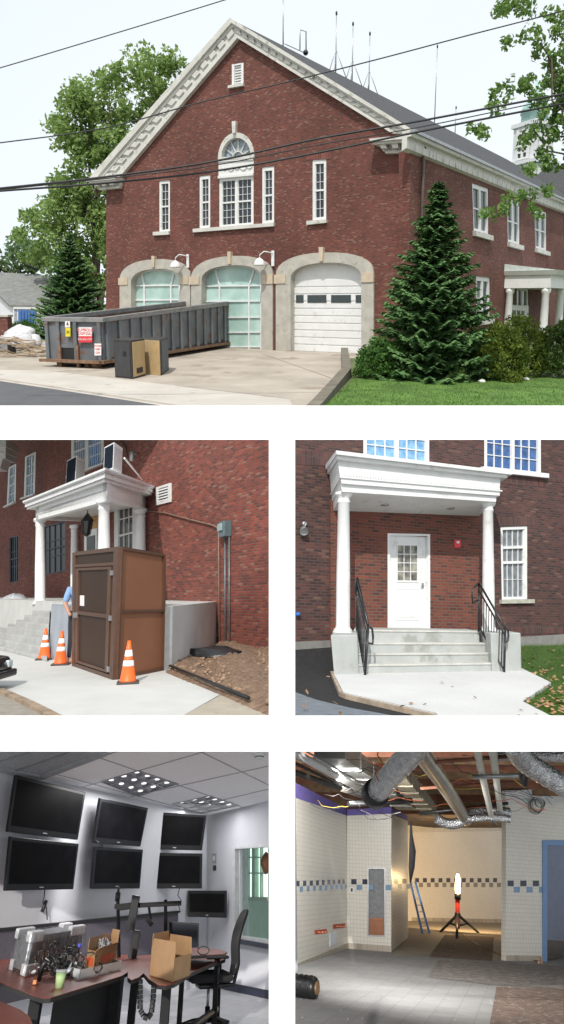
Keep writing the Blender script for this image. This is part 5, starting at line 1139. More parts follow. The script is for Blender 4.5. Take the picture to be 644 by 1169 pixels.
M_em=emit('lamp_cell_glow',(1,.98,.95),1.1); M_refl=mat('mirror_reflector',(.50,.51,.54),.4,.8,var=.2)
for l,lab in zip(lights,('nearer recessed ceiling light with silver reflector cells','farther recessed ceiling light nearest the room corner')):
    o=thing('ceiling_light',lab,'ceiling light',Of.M(CP.at(*l[0])),'recessed ceiling lights')
    P=[CP.at(*p) for p in l]; Q=lambda u,v,w:((P[0]*(1-u)+P[1]*u)*(1-v)+(P[3]*(1-u)+P[2]*u)*v)+cN*w*k4
    mb=MB()
    for b_ in ((0,1,0,.02),(0,1,.98,1),(0,.02,.02,.98),(.98,1,.02,.98)): mb.q(Q,*b_,-.12,.012)
    mb.q(Q,0,1,0,1,-.14,-.12); mb.build('frame',M_steel,o,weld=False)
    nu,nv=3,4; mb=MB()
    for i in range(1,nu): mb.q(Q,i/nu-.015,i/nu+.015,.02,.98,-.08,.004)
    for j in range(1,nv): mb.q(Q,.02,.98,j/nv-.012,j/nv+.012,-.08,.003)
    for i in range(nu):
        for j in range(nv):
            u0,u1,v0,v1=i/nu+.02,(i+1)/nu-.02,j/nv+.015,(j+1)/nv-.015; c=Q((u0+u1)/2,(v0+v1)/2,-.115)
            for e0,e1 in (((u0,v0),(u1,v0)),((u1,v0),(u1,v1)),((u1,v1),(u0,v1)),((u0,v1),(u0,v0))):
                cu,cv=(u0+u1)/2,(v0+v1)/2; g0=(cu+(e0[0]-cu)*.45,cv+(e0[1]-cv)*.45); g1=(cu+(e1[0]-cu)*.45,cv+(e1[1]-cv)*.45)
                mb.poly([Q(*e0,-.01),Q(*e1,-.01),Q(*g1,-.035),Q(*g0,-.035)])
    mb.build('reflector_grid',M_refl,o,weld=False); mb=MB()
    for i in range(nu):
        for j in range(nv): cu,cv=(i+.5)/nu,(j+.5)/nv; mb.ell(Q(cu,cv,-.025),(Q(cu+.06,cv,0)-Q(cu,cv,0),Q(cu,cv+.042,0)-Q(cu,cv,0),cN*.012*k4),10,6)
    mb.build('lit_cell_grid',M_em,o,weld=False)
# air diffuser
o=thing('ceiling_diffuser','large grey perforated air diffuser at the top left of the ceiling','air vent',Of.M(CP.at(48,887)))
dp=[(-60,866),(48,887),(123,858.5),(30,838)]; P=[CP.at(*p) for p in dp]; Q=lambda u,v,w:((P[0]*(1-v)+P[1]*v)*(1-u)+(P[3]*(1-v)+P[2]*v)*u)+cN*w*k4
mb=MB()
for b_ in ((0,1,0,.06),(0,1,.92,1),(0,.10,.06,.92),(.9,1,.06,.92)): mb.q(Q,*b_,.0,.05)
mb.build('frame',mat('diffuser_grey',(.30,.31,.33),.5,var=.1),o,weld=False)
m_,nt,b=new_mat('perforated_metal'); tc=N(nt,'ShaderNodeTexCoord'); vo=N(nt,'ShaderNodeTexVoronoi'); vo.inputs['Scale'].default_value=55; nt.links.new(tc.outputs['Object'],vo.inputs['Vector']); rr=ramp(nt,[(.25,(.05,.055,.06)),(.4,(.33,.35,.37))]); nt.links.new(vo.outputs['Distance'],rr.inputs['Fac']); nt.links.new(rr.outputs['Color'],b.inputs['Base Color'])
MB().q(Q,.10,.9,.06,.92,.005,.02).build('perforated_panel',m_,o)
mb=MB()
for v in (.35,.64): mb.q(Q,.10,.9,v-.008,v+.008,.02,.035)
mb.build('divider_bars',M_steel,o,weld=False)
c=CP.at(296,861,.0); m=circle_M(c,cN,None,k4); o=thing('smoke_detector','round white smoke detector on the ceiling at the top right of the control room','smoke detector',m)
MB().lathe(m,[(.085,0),(.085,.02),(.075,.03)],24).build('base',M_white2,o); MB().lathe(m,[(.06,.03),(.065,.05),(.05,.065),(.01,.07)],24).build('cap',M_white2,o); MB().lathe(m,[(.067,.036),(.067,.044)],24).build('slot',M_black,o)
# floor
MO_fl=brick('pale_floor_tiles',(.54,.55,.58),(.50,.51,.54),(.34,.35,.38),.45,.45,.008,offset=0,rough=.35,bump=.1,grime=.8)
sheet_o=[Of.g(-80,1235),Of.g(321,1235),Of.g(321,1128),Of.g(-80,1095)]
mb=MB().poly(sheet_o); struct(mb.build('floor',MO_fl,M=Of.M(sheet_o[0]),uv=lambda p:((p-oc).dot(d1)/k4,(p-oc).dot(d1.cross(OU).normalized())/k4)))
p,q=W2.at(262,1060),W2.at(321,1060); p,q=Of.drop(p),Of.drop(q); n2=W2.n*k4
p=Of.drop(oc); struct(MB().hexa([p,q,q+n2*.02,p+n2*.02],[v+OU*.11*k4 for v in (p,q,q+n2*.02,p+n2*.02)]).build('skirting_board',mat('dark_blue_skirting',(.02,.025,.045),.5),M=Of.M(p)))
# screens
M_scr=mat('black_lcd_screen',(.004,.004,.005),.3,var=.3,spec=.06); M_bez=mat('glossy_black_bezel',(.008,.009,.011),.3,spec=.25)
def tv(pl,q,lab,back=.25,thk=.06,group='large wall screens',name='wall_screen',led=True):
    Q=pl.Q(q); o=thing(name,lab,'screen',Of.M(Q(.5,1,0)),group)
    bw,bh=.04/Q.w*1.0,.045/Q.h; mb=MB(); mb.q(Q,0,1,0,1,-thk,0); mb.q(Q,.08,.92,.10,.90,-thk-.04,-thk); mb.build('case',M_bez,o,bevel=.008,weld=False)
    s=MB().q(Q,bw,1-bw,bh,1-bh*1.7,.0,.003).build('display',M_scr,o)
    if led: MB().q(Q,.47,.53,1-bh*.9,1-bh*.6,.001,.003).build('badge',M_steel,o)
    MB().q(Q,.38,.62,.35,.65,-back,-thk-.04).build('wall_bracket',M_black,o)
    return o
P14=W1.off(.30)
tv(P14,[(18.8,884.4),(98.2,904.5),(89,958.8),(9.1,949.4)],'upper left of the six large black wall screens, tilted forward')
tv(P14,[(12.5,954.7),(90.3,963),(84,1015.2),(6.5,1017)],'lower left of the six large black wall screens, above the hanging cord')
tv(P14,[(115,910.9),(169.4,922.4),(160.7,966.4),(107,962)],'upper middle of the six large black wall screens')
tv(P14,[(108.8,966.2),(163.6,969.7),(159.8,1014.4),(105,1014.8)],'lower middle of the six large black wall screens')
P56=Of.wall(W1.at(185,970,.1),Of.R)
tv(P56,[(171.6,926.7),(235.9,930.2),(230.5,970.8),(167.7,969.4)],'upper right of the six large black wall screens, at the room corner',.3)
tv(P56,[(166.7,973.3),(231,974.3),(230.3,1014.4),(166.5,1014.4)],'lower right of the six large black wall screens, at the room corner',.3)
P7=Of.wall(W1.at(212,1030,.05),Of.R)
tv(P7,[(214.5,1016.7),(259,1016.7),(258.7,1048),(214,1046.5)],'small glossy black wall television right of the big screens',.35,name='small_television',group='small television')
def cord(pts,pl,lab,r=.008,name='loose_cable',m=M_black,cat='cable'):
    P=[pl.at(*p) for p in pts]; return tag(MB().tube(P,r*k4,6).build(name,m,M=Of.M(P[0])),lab,cat)
cord([(51,1016),(50.5,1024),(49,1030),(53,1036),(54,1050)],W1.off(.05),'black cord dangling below the lower left wall screen')
blk=W1.off(.06); tag(MB().tube([blk.at(53,1028),blk.at(48,1041)],.028*k4,8).build('power_brick',M_black,M=Of.M(blk.at(53,1028))),'small black power brick on the cord under the lower left screen','power brick')
cord([(205,1014),(203,1022),(207,1028),(204,1034),(206,1041)],W1.off(.3),'short black cord dangling below the lower right wall screen')
cord([(110,960),(118,966)],W1.off(.32),'thin cable between the middle pair of screens')
# switches
for q,l in (([(242.5,974.5),(247,974),(247,985),(242.5,985.5)],'pale light switch plate on the wall left of the window'),([(243.5,988),(247,987.7),(247,993.5),(243.5,994)],'small dark socket below the light switch plate')):
    Q=W2.Q(q); o=thing('switch_plate',l,'switch',Of.M(Q(.5,.5,0))); MB().q(Q,0,1,0,1,0,.012).build('plate',M_steel if 'pale' in l else M_black,o); MB().q(Q,.3,.7,.25,.75,.012,.02).build('rocker',M_white2 if 'pale' in l else M_blackp,o)
# internal window and the space behind it
o=thing('internal_window','aluminium framed internal window looking into a greenish room','window',Of.M(W2.at(270,1070)))
Q=W2.Q([(266,966),(316,962.5),(316,1079),(266.5,1071)]); mb=MB()
for b_ in ((0,.07,0,1),(.95,1,0,1),(.07,.95,0,.035),(.07,.95,.965,1)): mb.q(Q,*b_,-.12,.025)
mb.q(Q,.12,.145,.035,.965,-.08,-.02)
mb.build('frame',mat('brushed_aluminium',(.62,.63,.64),.45,.2),o,weld=False)
m_,nt,b=new_mat('clear_glass'); b.inputs['Transmission Weight'].default_value=1; b.inputs['Roughness'].default_value=0; b.inputs['IOR'].default_value=1.02; b.inputs['Base Color'].default_value=(.85,.97,.93,1)
MB().q(Q,.07,.95,.035,.965,-.07,-.065).build('pane',m_,o)
MB().q(W2.Q([(272,1071),(321,1079.5),(321,1085),(272,1076)]),0,1,0,1,-.02,.10).build('sill',mat('dark_blue_sill',(.05,.055,.075),.5),o)
bk=W2.off(-1.5); fwin=[(279,968),(290,966.5),(290,1026),(279,1026)]; fw2=[(292.5,966),(306,964.5),(306,1026),(292.5,1026)]
MO_gr=mat('pale_green_room_paint',(.42,.52,.46),.7,var=.06)
r_=MB().slab(bk,[(240,1140),(240,880),(322,880),(322,1160)],[fwin,fw2],0,-.1).build('far_wall',MO_gr,M=Of.M(bk.at(270,1020))); r_.ob['kind']='structure'
mb=MB()
for (x0,y0,x1,y1) in ((279,978,306,979.5),(279,996,306,997.5),(284,966,285,1026),(299,965,300,1026),(277,1024,307,1028),(277,964,279.5,1027),(289.5,966,293,1026)): mb.q(bk.Q([(x0,y0),(x1,y0),(x1,y1),(x0,y1)]),0,1,0,1,-.02,.05)
for q in (fwin,fw2): tag(MB().q(bk.Q(q),0,1,0,1,-.09,-.07).build('glowing_pane',emit('glowing_window_glass',(.86,1,.93),1.15),M=Of.M(bk.at(290,1000))),'bright pane glowing in place of daylight, seen through the '+('left' if q is fwin else 'right')+' half of the inner window','window pane')  # panes emit light themselves, in place of daylight from outside
tag(mb.build('outer_window_frame',mat('green_grey_window_paint',(.35,.42,.36),.5),M=Of.M(bk.at(290,1000)),weld=False),'green grey multi-pane frame seen through the internal window','window frame')
pb=W2.off(-.5).at(304,985); tag(blob(MB(),pb,(Of.R*.06,Of.G*.06,OU*.10),12,9,3,.1).build('reflection_lump',mat('reflection_brown',(.36,.13,.07),.7),M=Of.M(pb)),'reddish brown rounded ornament standing in for a reflection in the right side of the internal window','lump')  # solid shape stands in for a reflection in the window glass
# low partition behind the desks
tag(MB().q(W1.Q([(-60,1067),(200,1041),(200,1100),(-60,1160)]),0,1,.0,1,0,.07).build('low_partition',mat('purple_grey_partition_fabric',(.085,.075,.095),.9,var=.12,scale=30),M=Of.M(W1.at(100,1060))),'purple grey fabric partition running along the wall behind the desks','partition')
tag(MB().q(W1.Q([(-60,1065),(201,1039.5),(201,1042),(-60,1068.5)]),0,1,0,1,.0,.09).build('partition_cap',M_black,M=Of.M(W1.at(100,1060))),'thin black cap strip on top of the purple grey partition','trim strip')
# desks: tops are horizontal at desk height, outlines taken from image pixels
M_dtop=mat('dark_cherry_laminate',(.18,.034,.018),.35,var=.22,scale=4,c2=(.24,.052,.028),spec=.3); M_edge=mat('black_desk_edge',(.014,.012,.012),.5)
zd=.74
def dtop(pts,z,o,name='tabletop',t=.035):
    lo=[Of.g(x,y,z-t) for x,y in pts]; top=[Of.g(x,y,z) for x,y in pts]; base=[Of.drop(p)+OU*(z-t)*k4 for p in top]
    MB().prism(base,OU*(t-.004)*k4).build('tabletop_edge',M_edge,o); MB().prism([p-OU*.004*k4 for p in top],OU*.005*k4).build(name,M_dtop,o)
def leg(x,y,o,z=zd,w=.05,nm='leg'):
    t=Of.g(x,y,z-.036); b=Of.drop(t); a=Of.R*w*k4; c=Of.G*w*k4; MB().hexa([b-a-c,b+a-c,b+a+c,b-a+c],[t-a-c,t+a-c,t+a+c,t-a+c]).build(nm,M_legb,o)
dk=thing('office_desk','dark cherry desk carrying the wrapped equipment, tray and green cup','desk',Of.M(Of.drop(Of.g(48,1139,zd))))
dtop([(-70,1100),(-70,1128),(0,1121),(40,1137),(50,1139.5),(58,1139),(138,1114.5),(146,1110),(146,1090),(60,1092)],zd,dk)
for x,y in ((43,1134),(135,1112),(-40,1118)): leg(x,y,dk)
a,b=Of.g(48,1135,zd-.04),Of.g(136,1112,zd-.04); a,b=a+(b-a)*.03+Of.G*.35*k4,b+Of.G*.35*k4; MB().hexa([a,b,b+Of.G*.02*k4,a+Of.G*.02*k4],[Of.drop(p)+OU*.08*k4 for p in (a,b,b+Of.G*.02*k4,a+Of.G*.02*k4)]).build('modesty_panel',mat('dark_grey_modesty_panel',(.014,.014,.016),.6),dk)
dn_=thing('near_desk','corner of a second cherry desk at the bottom left edge','desk',Of.M(Of.drop(Of.g(20,1160,zd))))
dtop([(-80,1140),(0,1143),(24,1153),(34,1161),(38,1172),(38,1215),(-80,1215)],zd,dn_)
leg(10,1172,dn_)
dc=thing('curved_desk','curved cherry desk with the open cardboard box, black chair pulled up to it','desk',Of.M(Of.drop(Of.g(190,1120,zd))))
dtop([(146,1092),(146,1116),(150,1119),(158,1116),(164,1111),(170,1118),(180,1124),(190,1125),(200,1122),(219,1110),(240,1101),(257,1095),(258,1092),(235,1088),(200,1088)],zd,dc)
leg(191,1120,dc,w=.045); leg(250,1095,dc,w=.04); leg(155,1110,dc,w=.04)
p,q=Of.g(160,1100,.25),Of.g(245,1098,.25); MB().tube([Of.g(191,1120,zd)-OU*.5*k4,Of.g(250,1095,zd)-OU*.5*k4],.035*k4,6).build('rail',M_black,dc)
dtop([(196,1083),(196,1090),(218,1091),(240,1090),(256,1089),(259,1086.5),(250,1084),(225,1082)],zd+.12,dc,'raised_shelf',.03)
for x,y in ((210,1087),(248,1087)): leg(x,y,dc,zd+.12,.03,'shelf_post')
# monitor rig
rg=thing('monitor_arm_rig','black monitor arm frame with two posts and a crossbar behind the desks','monitor stand',Of.M(Of.drop(Of.g(134,1092,zd))))
PR=Of.wall(Of.g(150,1093,zd),Of.R); 
def bar(x0,y0,x1,y1,w,nm,dpt=.05,pl=PR,m=M_legb,o=rg):
    a,b=pl.at(x0,y0),pl.at(x1,y1); return MB().tube([a,b],w*pl.p.y/F/2,4,False).build(nm,m,o)
bar(134.5,1022,136,1100,4,'post'); bar(189,1027,189.5,1096,4,'post'); bar(131,1035,207,1031,6,'crossbar'); bar(134,1036,150,1034,8,'clamp'); bar(170,1034,172,1050,3,'arm'); bar(168,1048,174,1056,7,'arm_head')
for x in (134,135): MB().lathe(Of.M(PR.at(x,1024)),[(.03,-.05),(.03,.05),(.012,.06),(.012,.12)],8).build('post_cap',M_blackp,rg)
def sidemon(q,lab):
    Q=PR.off(.12).Q(q); o=thing('desk_monitor',lab,'monitor',Of.M(Q(.5,1,0)),'monitors on the arm rig'); MB().q(Q,0,1,0,1,-.06,0).build('case',M_bez,o,bevel=.006,weld=False); MB().q(Q,.12,.8,.06,.94,0,.004).build('display',mat('dim_grey_screen',(.02,.022,.025),.4,spec=.15),o); MB().q(Q,.0,1,.45,.55,-.1,-.06).build('mount',M_black,o)
sidemon([(151,1021),(159.5,1023),(153,1061),(143.5,1064)],'upper monitor turned nearly edge-on on the arm rig')
sidemon([(152,1061),(160.5,1063),(154,1102),(144,1106)],'lower monitor turned nearly edge-on just above the desk')
Q=Of.wall(Of.g(205,1091,zd),Of.R).Q([(193,1052),(227,1054),(226.5,1087),(193,1087)]); o=thing('desk_monitor','dark widescreen monitor standing on the desk behind the cardboard box','monitor',Of.M(Q(.5,1,0)),'monitors on the arm rig')
MB().q(Q,0,1,0,1,-.05,0).build('case',M_bez,o,bevel=.006,weld=False); MB().q(Q,.04,.96,.05,.9,0,.003).build('display',mat('blue_black_screen',(.008,.011,.02),.4,spec=.1),o); MB().q(Q,.4,.6,1,1.12,-.08,-.02).build('stand',M_black,o)
# cardboard boxes
M_card=mat('cardboard',(.42,.255,.13),.85,var=.08,scale=6,bump=.1)
def cbox(pl_,pm,pr_,ht,lab,flaps,z=zd+.004,stripe=False):
    a,b,c=[Of.g(x,y,z) for x,y in (pl_,pm,pr_)]; d=a+c-b; h=OU*ht*k4; t=.006*k4
    o=thing('cardboard_box',lab,'box',Of.M(b)); mb=MB(); P=[a,b,c,d]; ce=(a+c)/2
    for i in range(4):
        p,q=P[i],P[(i+1)%4]; n=(ce-(p+q)/2).normalized()*t; mb.hexa([p,q,q+n,p+n],[v+h for v in (p,q,q+n,p+n)])
    mb.hexa(P,[p+OU*t for p in P]); mb.build('carton',M_card,o,weld=False)
    for i,(fl,out) in enumerate(flaps):
        if not fl: continue
        p,q=P[i]+h,P[(i+1)%4]+h; n=-(ce-(P[i]+P[(i+1)%4])/2).normalized(); v=(OU*math.cos(out)+n*math.sin(out))*fl*k4; e=v.cross(q-p).normalized()*t*.7; s=(q-p)*.04
        MB().hexa([p,q,q-s+v,p+s+v],[x+e for x in (p,q,q-s+v,p+s+v)]).build('flap',M_card,o)
    return o,P
cbox((170.5,1113.5),(197.4,1121.5),(217,1114),.19,'open tall cardboard box with raised flaps standing on the curved desk',[(.13,-.10),(.0,0),(.14,.05),(.17,.10)])
o,P=cbox((97.5,1105),(106.5,1108),(132,1097),.16,'small open cardboard box with orange labels in the white tray',[(0,0),(.10,1.3),(.15,.5),(.10,.3)],zd+.06)
M_orl=mat('orange_label',(.75,.12,.04),.5); 
for (i,j,u0,u1) in ((0,1,.15,.85),(1,2,.3,.85)):
    p=P[i].lerp(P[j],u0)+OU*.03*k4; q=P[i].lerp(P[j],u1)+OU*.03*k4; n=(P[i]+P[j]-P[0]-P[2]).normalized()*.004*k4; MB().hexa([p+n,q+n,q+n*2,p+n*2],[v+OU*.07*k4 for v in (p+n,q+n,q+n*2,p+n*2)]).build('orange_label',M_orl,o)
r=random.Random(31); mb=MB(); ce=(P[0]+P[2])/2+OU*.15*k4
for i in range(14): 
    a=ce+rvec(r)*.06*k4; mb.tube([a]+[ce+rvec(r)*.09*k4+OU*.02*k4 for _ in range(4)],.006*k4,5)
tag(mb.build('coiled_grey_cables',mat('pale_grey_cable',(.35,.36,.38),.4),M=Of.M(ce),weld=False),'tangle of pale grey cables filling the small cardboard box','cables')
tr=[Of.g(x,y,zd+.002) for x,y in ((76,1114),(90,1119.5),(138,1108),(124,1103))]; o=thing('white_tray','shallow white cardboard tray under the small open box','tray',Of.M(tr[1])); mb=MB(); cc=(tr[0]+tr[2])/2
for i in range(4):
    p,q=tr[i],tr[(i+1)%4]; n=(cc-(p+q)/2).normalized()*.01*k4; mb.hexa([p,q,q+n,p+n],[v+OU*.085*k4 for v in (p,q,q+n,p+n)])
mb.hexa(tr,[p+OU*.01 for p in tr]); mb.build('tray_sides',M_white2,o,weld=False)
# foam-packed equipment in plastic
a,b,c=[Of.g(x,y,zd+.004) for x,y in ((10,1107),(28,1116),(92,1099))]; d=a+c-b; he=.37
o=thing('wrapped_equipment','grey louvred equipment in white foam corners and clear plastic on the left desk','packed equipment',Of.M(b))
P=[a,b,c,d]; ce=(a+c)/2; sh=[ce+(p-ce)*.94 for p in P]; MB().hexa([p+OU*.03*k4 for p in sh],[p+OU*(he-.03)*k4 for p in sh]).build('case',mat('grey_metal_case',(.20,.21,.23),.45,.3,var=.15),o)
mb=MB()
for i in range(24):
    t=.1+.8*i/23; p=sh[1].lerp(sh[2],t)+OU*.08*k4; q=sh[1].lerp(sh[2],t+.014)+OU*.08*k4; n=(sh[1]-sh[0]).normalized()*.006*k4; mb.hexa([p,q,q+n,p+n],[v+OU*(he-.16)*k4 for v in (p,q,q+n,p+n)])
mb.build('louvres',mat('dark_louvre',(.08,.085,.09),.5),o,weld=False)
M_foam=mat('white_foam',(.66,.67,.69),.8,var=.05)
for i in range(4):
    p=P[i]; e1=(P[(i+1)%4]-p)*.20; e2=(P[i-1]-p)*.28
    for z0,z1 in ((0,.09),(he-.085,he+.012)): MB().hexa([p,p+e1,p+e1+e2,p+e2],[v for v in (p,p+e1,p+e1+e2,p+e2)][:0] or [v+OU*(z1-z0)*k4 for v in (p,p+e1,p+e1+e2,p+e2)]) .build('x',M_foam,o) if False else None
    for z0,z1 in ((0,.10),(he-.085,he+.012)):
        bq=[v+OU*z0*k4 for v in (p,p+e1,p+e1+e2,p+e2)]; MB().hexa(bq,[v+OU*(z1-z0)*k4 for v in bq]).build('foam_corner',M_foam,o,bevel=.012)
m_,nt,bb=new_mat('clear_plastic_film'); nt.nodes.remove(bb); tr_=N(nt,'ShaderNodeBsdfTransparent'); gl=N(nt,'ShaderNodeBsdfGlossy'); gl.inputs['Roughness'].default_value=.25; tc=N(nt,'ShaderNodeTexCoord'); nz=N(nt,'ShaderNodeTexNoise'); nz.inputs['Scale'].default_value=14; nz.inputs['Detail'].default_value=6; nt.links.new(tc.outputs['Object'],nz.inputs['Vector']); rr=ramp(nt,[(.42,(.05,.05,.05)),(.7,(.55,.55,.55))]); nt.links.new(nz.outputs['Fac'],rr.inputs['Fac']); ms=N(nt,'ShaderNodeMixShader'); nt.links.new(rr.outputs['Color'],ms.inputs[0]); nt.links.new(tr_.outputs[0],ms.inputs[1]); nt.links.new(gl.outputs[0],ms.inputs[2]); nt.links.new(ms.outputs[0],nt.nodes['Material Output'].inputs['Surface']); M_film=m_
r=random.Random(9); mb=MB(); ns=10; fp=[ce+(p-ce)*1.04 for p in P]; i0=0; ringn=4*ns
for zz in range(9):
    for s_ in range(4):
        for t in range(ns):
            p=fp[s_].lerp(fp[(s_+1)%4],t/ns); fl=1+.05*(8-zz)/8*r.random(); mb.v.append(ce+(p-ce)*fl+OU*(zz/8*he*.97)*k4+rvec(r)*.006*k4)
for zz in range(8):
    for t in range(ringn): a_=zz*ringn+t; b_=zz*ringn+(t+1)%ringn; mb.f.append((a_,b_,b_+ringn,a_+ringn)); mb.sm.append(True)
mb.build('plastic_wrap',M_film,o,weld=False)
# cable heap
r=random.Random(12); mb=MB(); hp=Of.g(72,1113,zd+.02)
for i in range(60):
    c=hp+Of.R*k4*r.gauss(0,.13)+Of.G*k4*r.gauss(0,.07)+OU*k4*abs(r.gauss(.09,.07)); R_=r.uniform(.03,.08)*k4; x=rvec(r).normalized(); y=x.cross(rvec(r)).normalized()
    mb.tube([c+x*R_*math.cos(t*.8)+y*R_*math.sin(t*.8) for t in range(r.randint(5,9))],r.uniform(.004,.009)*k4,5)
tag(mb.build('cable_heap',M_blackp,M=Of.M(hp),weld=False),'heap of tangled black cables and connectors in front of the wrapped equipment','cables',kind='stuff')
mb=MB()
for i in range(22):
    c=hp+Of.R*k4*r.gauss(-.1,.16)+Of.G*k4*r.gauss(-.02,.06)+OU*k4*r.uniform(.0,.12); mb.ell(c,(rvec(r)*.03*k4,rvec(r)*.03*k4,rvec(r)*.03*k4),6,4)
tag(mb.build('bagged_parts',mat('crumpled_bag_plastic',(.38,.40,.43),.2,var=.5,scale=25),M=Of.M(hp),weld=False),'small clear bagged parts scattered among the cables','bagged parts',kind='stuff')
for (x,y,col,nm,lab) in ((84,1085,(.02,.03,.45),'blue_cap','small blue plug cap on top of the black cable heap'),(37,1124,(.7,.22,.06),'orange_tag','small orange tag lying at the left end of the desk')):
    p=Of.g(x,y+ (23 if x>80 else 0),zd+(.26 if x>80 else .02)) if False else (Of.g(x,1112,zd)+OU*.23*k4 if x>80 else Of.g(x,y,zd+.01)); tag(MB().box(p,Of.R*.035*k4,Of.G*.03*k4,OU*.035*k4).build('coloured_tag' if x<80 else 'blue_connector',mat(nm+'_paint',col,.4),M=Of.M(p),bevel=.004),lab,'plug cap' if x>80 else 'tag')
p=Of.g(67.5,1128,zd); mcup=Of.M(p); o=thing('paper_cup','pale green paper cup with a white rim at the front of the left desk','cup',mcup)
MB().lathe(mcup,[(.037,0),(.05,.125),(.047,.125),(.035,.01)],24).build('cup_body',mat('pale_green_paper',(.36,.50,.24),.6),o); MB().lathe(mcup,[(.049,.12),(.053,.125),(.053,.135),(.046,.135),(.045,.125)],24).build('rim',M_white2,o)
# power adaptor lying at the left, handset
p=Of.g(44,1120,zd+.02); tag(MB().tube([p,p+OU*.12*k4+Of.R*.02*k4,p+OU*.17*k4+Of.R*.05*k4],.022*k4,8).build('black_adaptor',M_blackp,M=Of.M(p)),'upright black adaptor in front of the wrapped equipment','adaptor')
# office chair
def chair():
    hub=Of.g(236,1170,.09); m=Of.M(Of.drop(hub),.30,1.12); o=thing('office_chair','black office chair with tall narrow backrest pulled up to the curved desk','chair',m); X=lambda x,y,z:m@V((x,y,z))
    for i in range(5):
        a=.5+i*2*math.pi/5; e=X(.34*math.cos(a),.34*math.sin(a),.075); l=MB().tube([X(0,0,.13),X(.17*math.cos(a),.17*math.sin(a),.115),e],[.03*k4,.024*k4,.016*k4],8).build('leg',M_blackp,o)
        c=X(.34*math.cos(a),.34*math.sin(a),.03); ax=(m.to_3x3()@V((-math.sin(a),math.cos(a),0)))*.022; MB().tube([c-ax,c+ax],.03*k4,12).build('castor',M_rubber,l)
    MB().tube([X(0,0,.1),X(0,0,.24)],.032*k4,12).build('gas_lift_cover',M_blackp,o); MB().tube([X(0,0,.2),X(0,0,.42)],.018*k4,12).build('gas_lift',M_steel,o)
    MB().lb(-.14,.14,-.12,.12,.40,.45,m).build('mechanism',M_blackp,o,bevel=.02)
    fab=mat('black_chair_fabric',(.016,.016,.018),.9,var=.2,scale=40)
    MB().lb(-.27,.25,-.24,.24,.46,.55,m).build('seat',fab,o,bevel=.045)
    prof=[(.24,.50),(.30,.60),(.27,.74),(.29,.90),(.36,1.06),(.40,1.14)]; wd=[.15,.21,.20,.22,.20,.12]; mb=MB(); i0=0
    rings=[]
    for (x,z),w in zip(prof,wd):
        rings.append([X(x,-w,z),X(x+.03,-w*.6,z),X(x+.045,0,z),X(x+.03,w*.6,z),X(x,w,z),X(x+.06,w*.6,z),X(x+.085,0,z),X(x+.06,-w*.6,z)])
    for rr_ in rings: mb.v+=rr_
    for a_ in range(len(rings)-1):
        for j in range(8): mb.f.append((a_*8+j,a_*8+(j+1)%8,(a_+1)*8+(j+1)%8,(a_+1)*8+j)); mb.sm.append(True)
    mb.f.append(tuple(range(7,-1,-1))); mb.sm.append(True); e=len(mb.v)-8; mb.f.append(tuple(range(e,e+8))); mb.sm.append(True)
    mb.build('backrest',fab,o,subsurf=2)
    MB().tube([X(.05,0,.42),X(.30,0,.42),X(.35,0,.62)],.028*k4,8).build('back_bracket',M_blackp,o)
    for s in (-1,1):
        MB().tube([X(.05,.20*s,.45),X(.04,.30*s,.50),X(.04,.31*s,.68)],.018*k4,8).build('arm_support',M_blackp,o); MB().lb(-.10,.16,.28*s-.035,.28*s+.035,.68,.71,m).build('armrest',M_blackp,o,bevel=.012)
chair()
# cable chain hanging under the curved desk
PK=Of.wall(Of.g(168,1112,zd),Of.R); pts=[(160,1118),(160,1136),(160,1152),(164,1160),(169,1162),(173,1156),(175,1140),(176,1122)]
P=[PK.at(*p) for p in pts]; mb=MB()
for a,b in zip(P,P[1:]):
    n=3
    for i in range(n): c0=a.lerp(b,(i+.05)/n); c1=a.lerp(b,(i+.9)/n); mb.tube([c0,c1],.03*k4,6,False)
tag(mb.build('cable_chain',M_blackp,M=Of.M(P[0]),weld=False),'black segmented cable chain hanging in a loop under the curved desk','cable chain')
p=Of.g(232,1090,zd+.125); tag(MB().tube([p+Of.R*k4*.07*math.cos(t*.7)+OU*k4*(.04+.04*math.sin(t*.7)) for t in range(12)],.006*k4,5).build('coiled_cable',M_black,M=Of.M(p)),'thin black coiled cable on the raised shelf beside the monitor','cable')
p=Of.g(66,1168,.02); tag(MB().box(p,Of.R*.5*k4+Of.G*.1*k4,Of.G*.3*k4,OU*.02*k4).build('floor_mat',mat('dark_blue_mat',(.03,.035,.08),.8),M=Of.M(p)),'dark blue flat board lying on the floor under the left desk','board')

for l in lights:
    c=sum((CP.at(*p) for p in l),V((0,0,0)))/4+cN*.03*k4; ld_l=bpy.data.lights.new('ceiling_lamp','AREA'); ld_l.shape='SQUARE'; ld_l.size=1.0*k4; ld_l.energy=29 if l is lights[0] else 8; ld_l.color=(1,.98,.97)
    lo_=bpy.data.objects.new('ceiling_lamp',ld_l); COL.objects.link(lo_); lo_.matrix_world=circle_M(c,-cN)
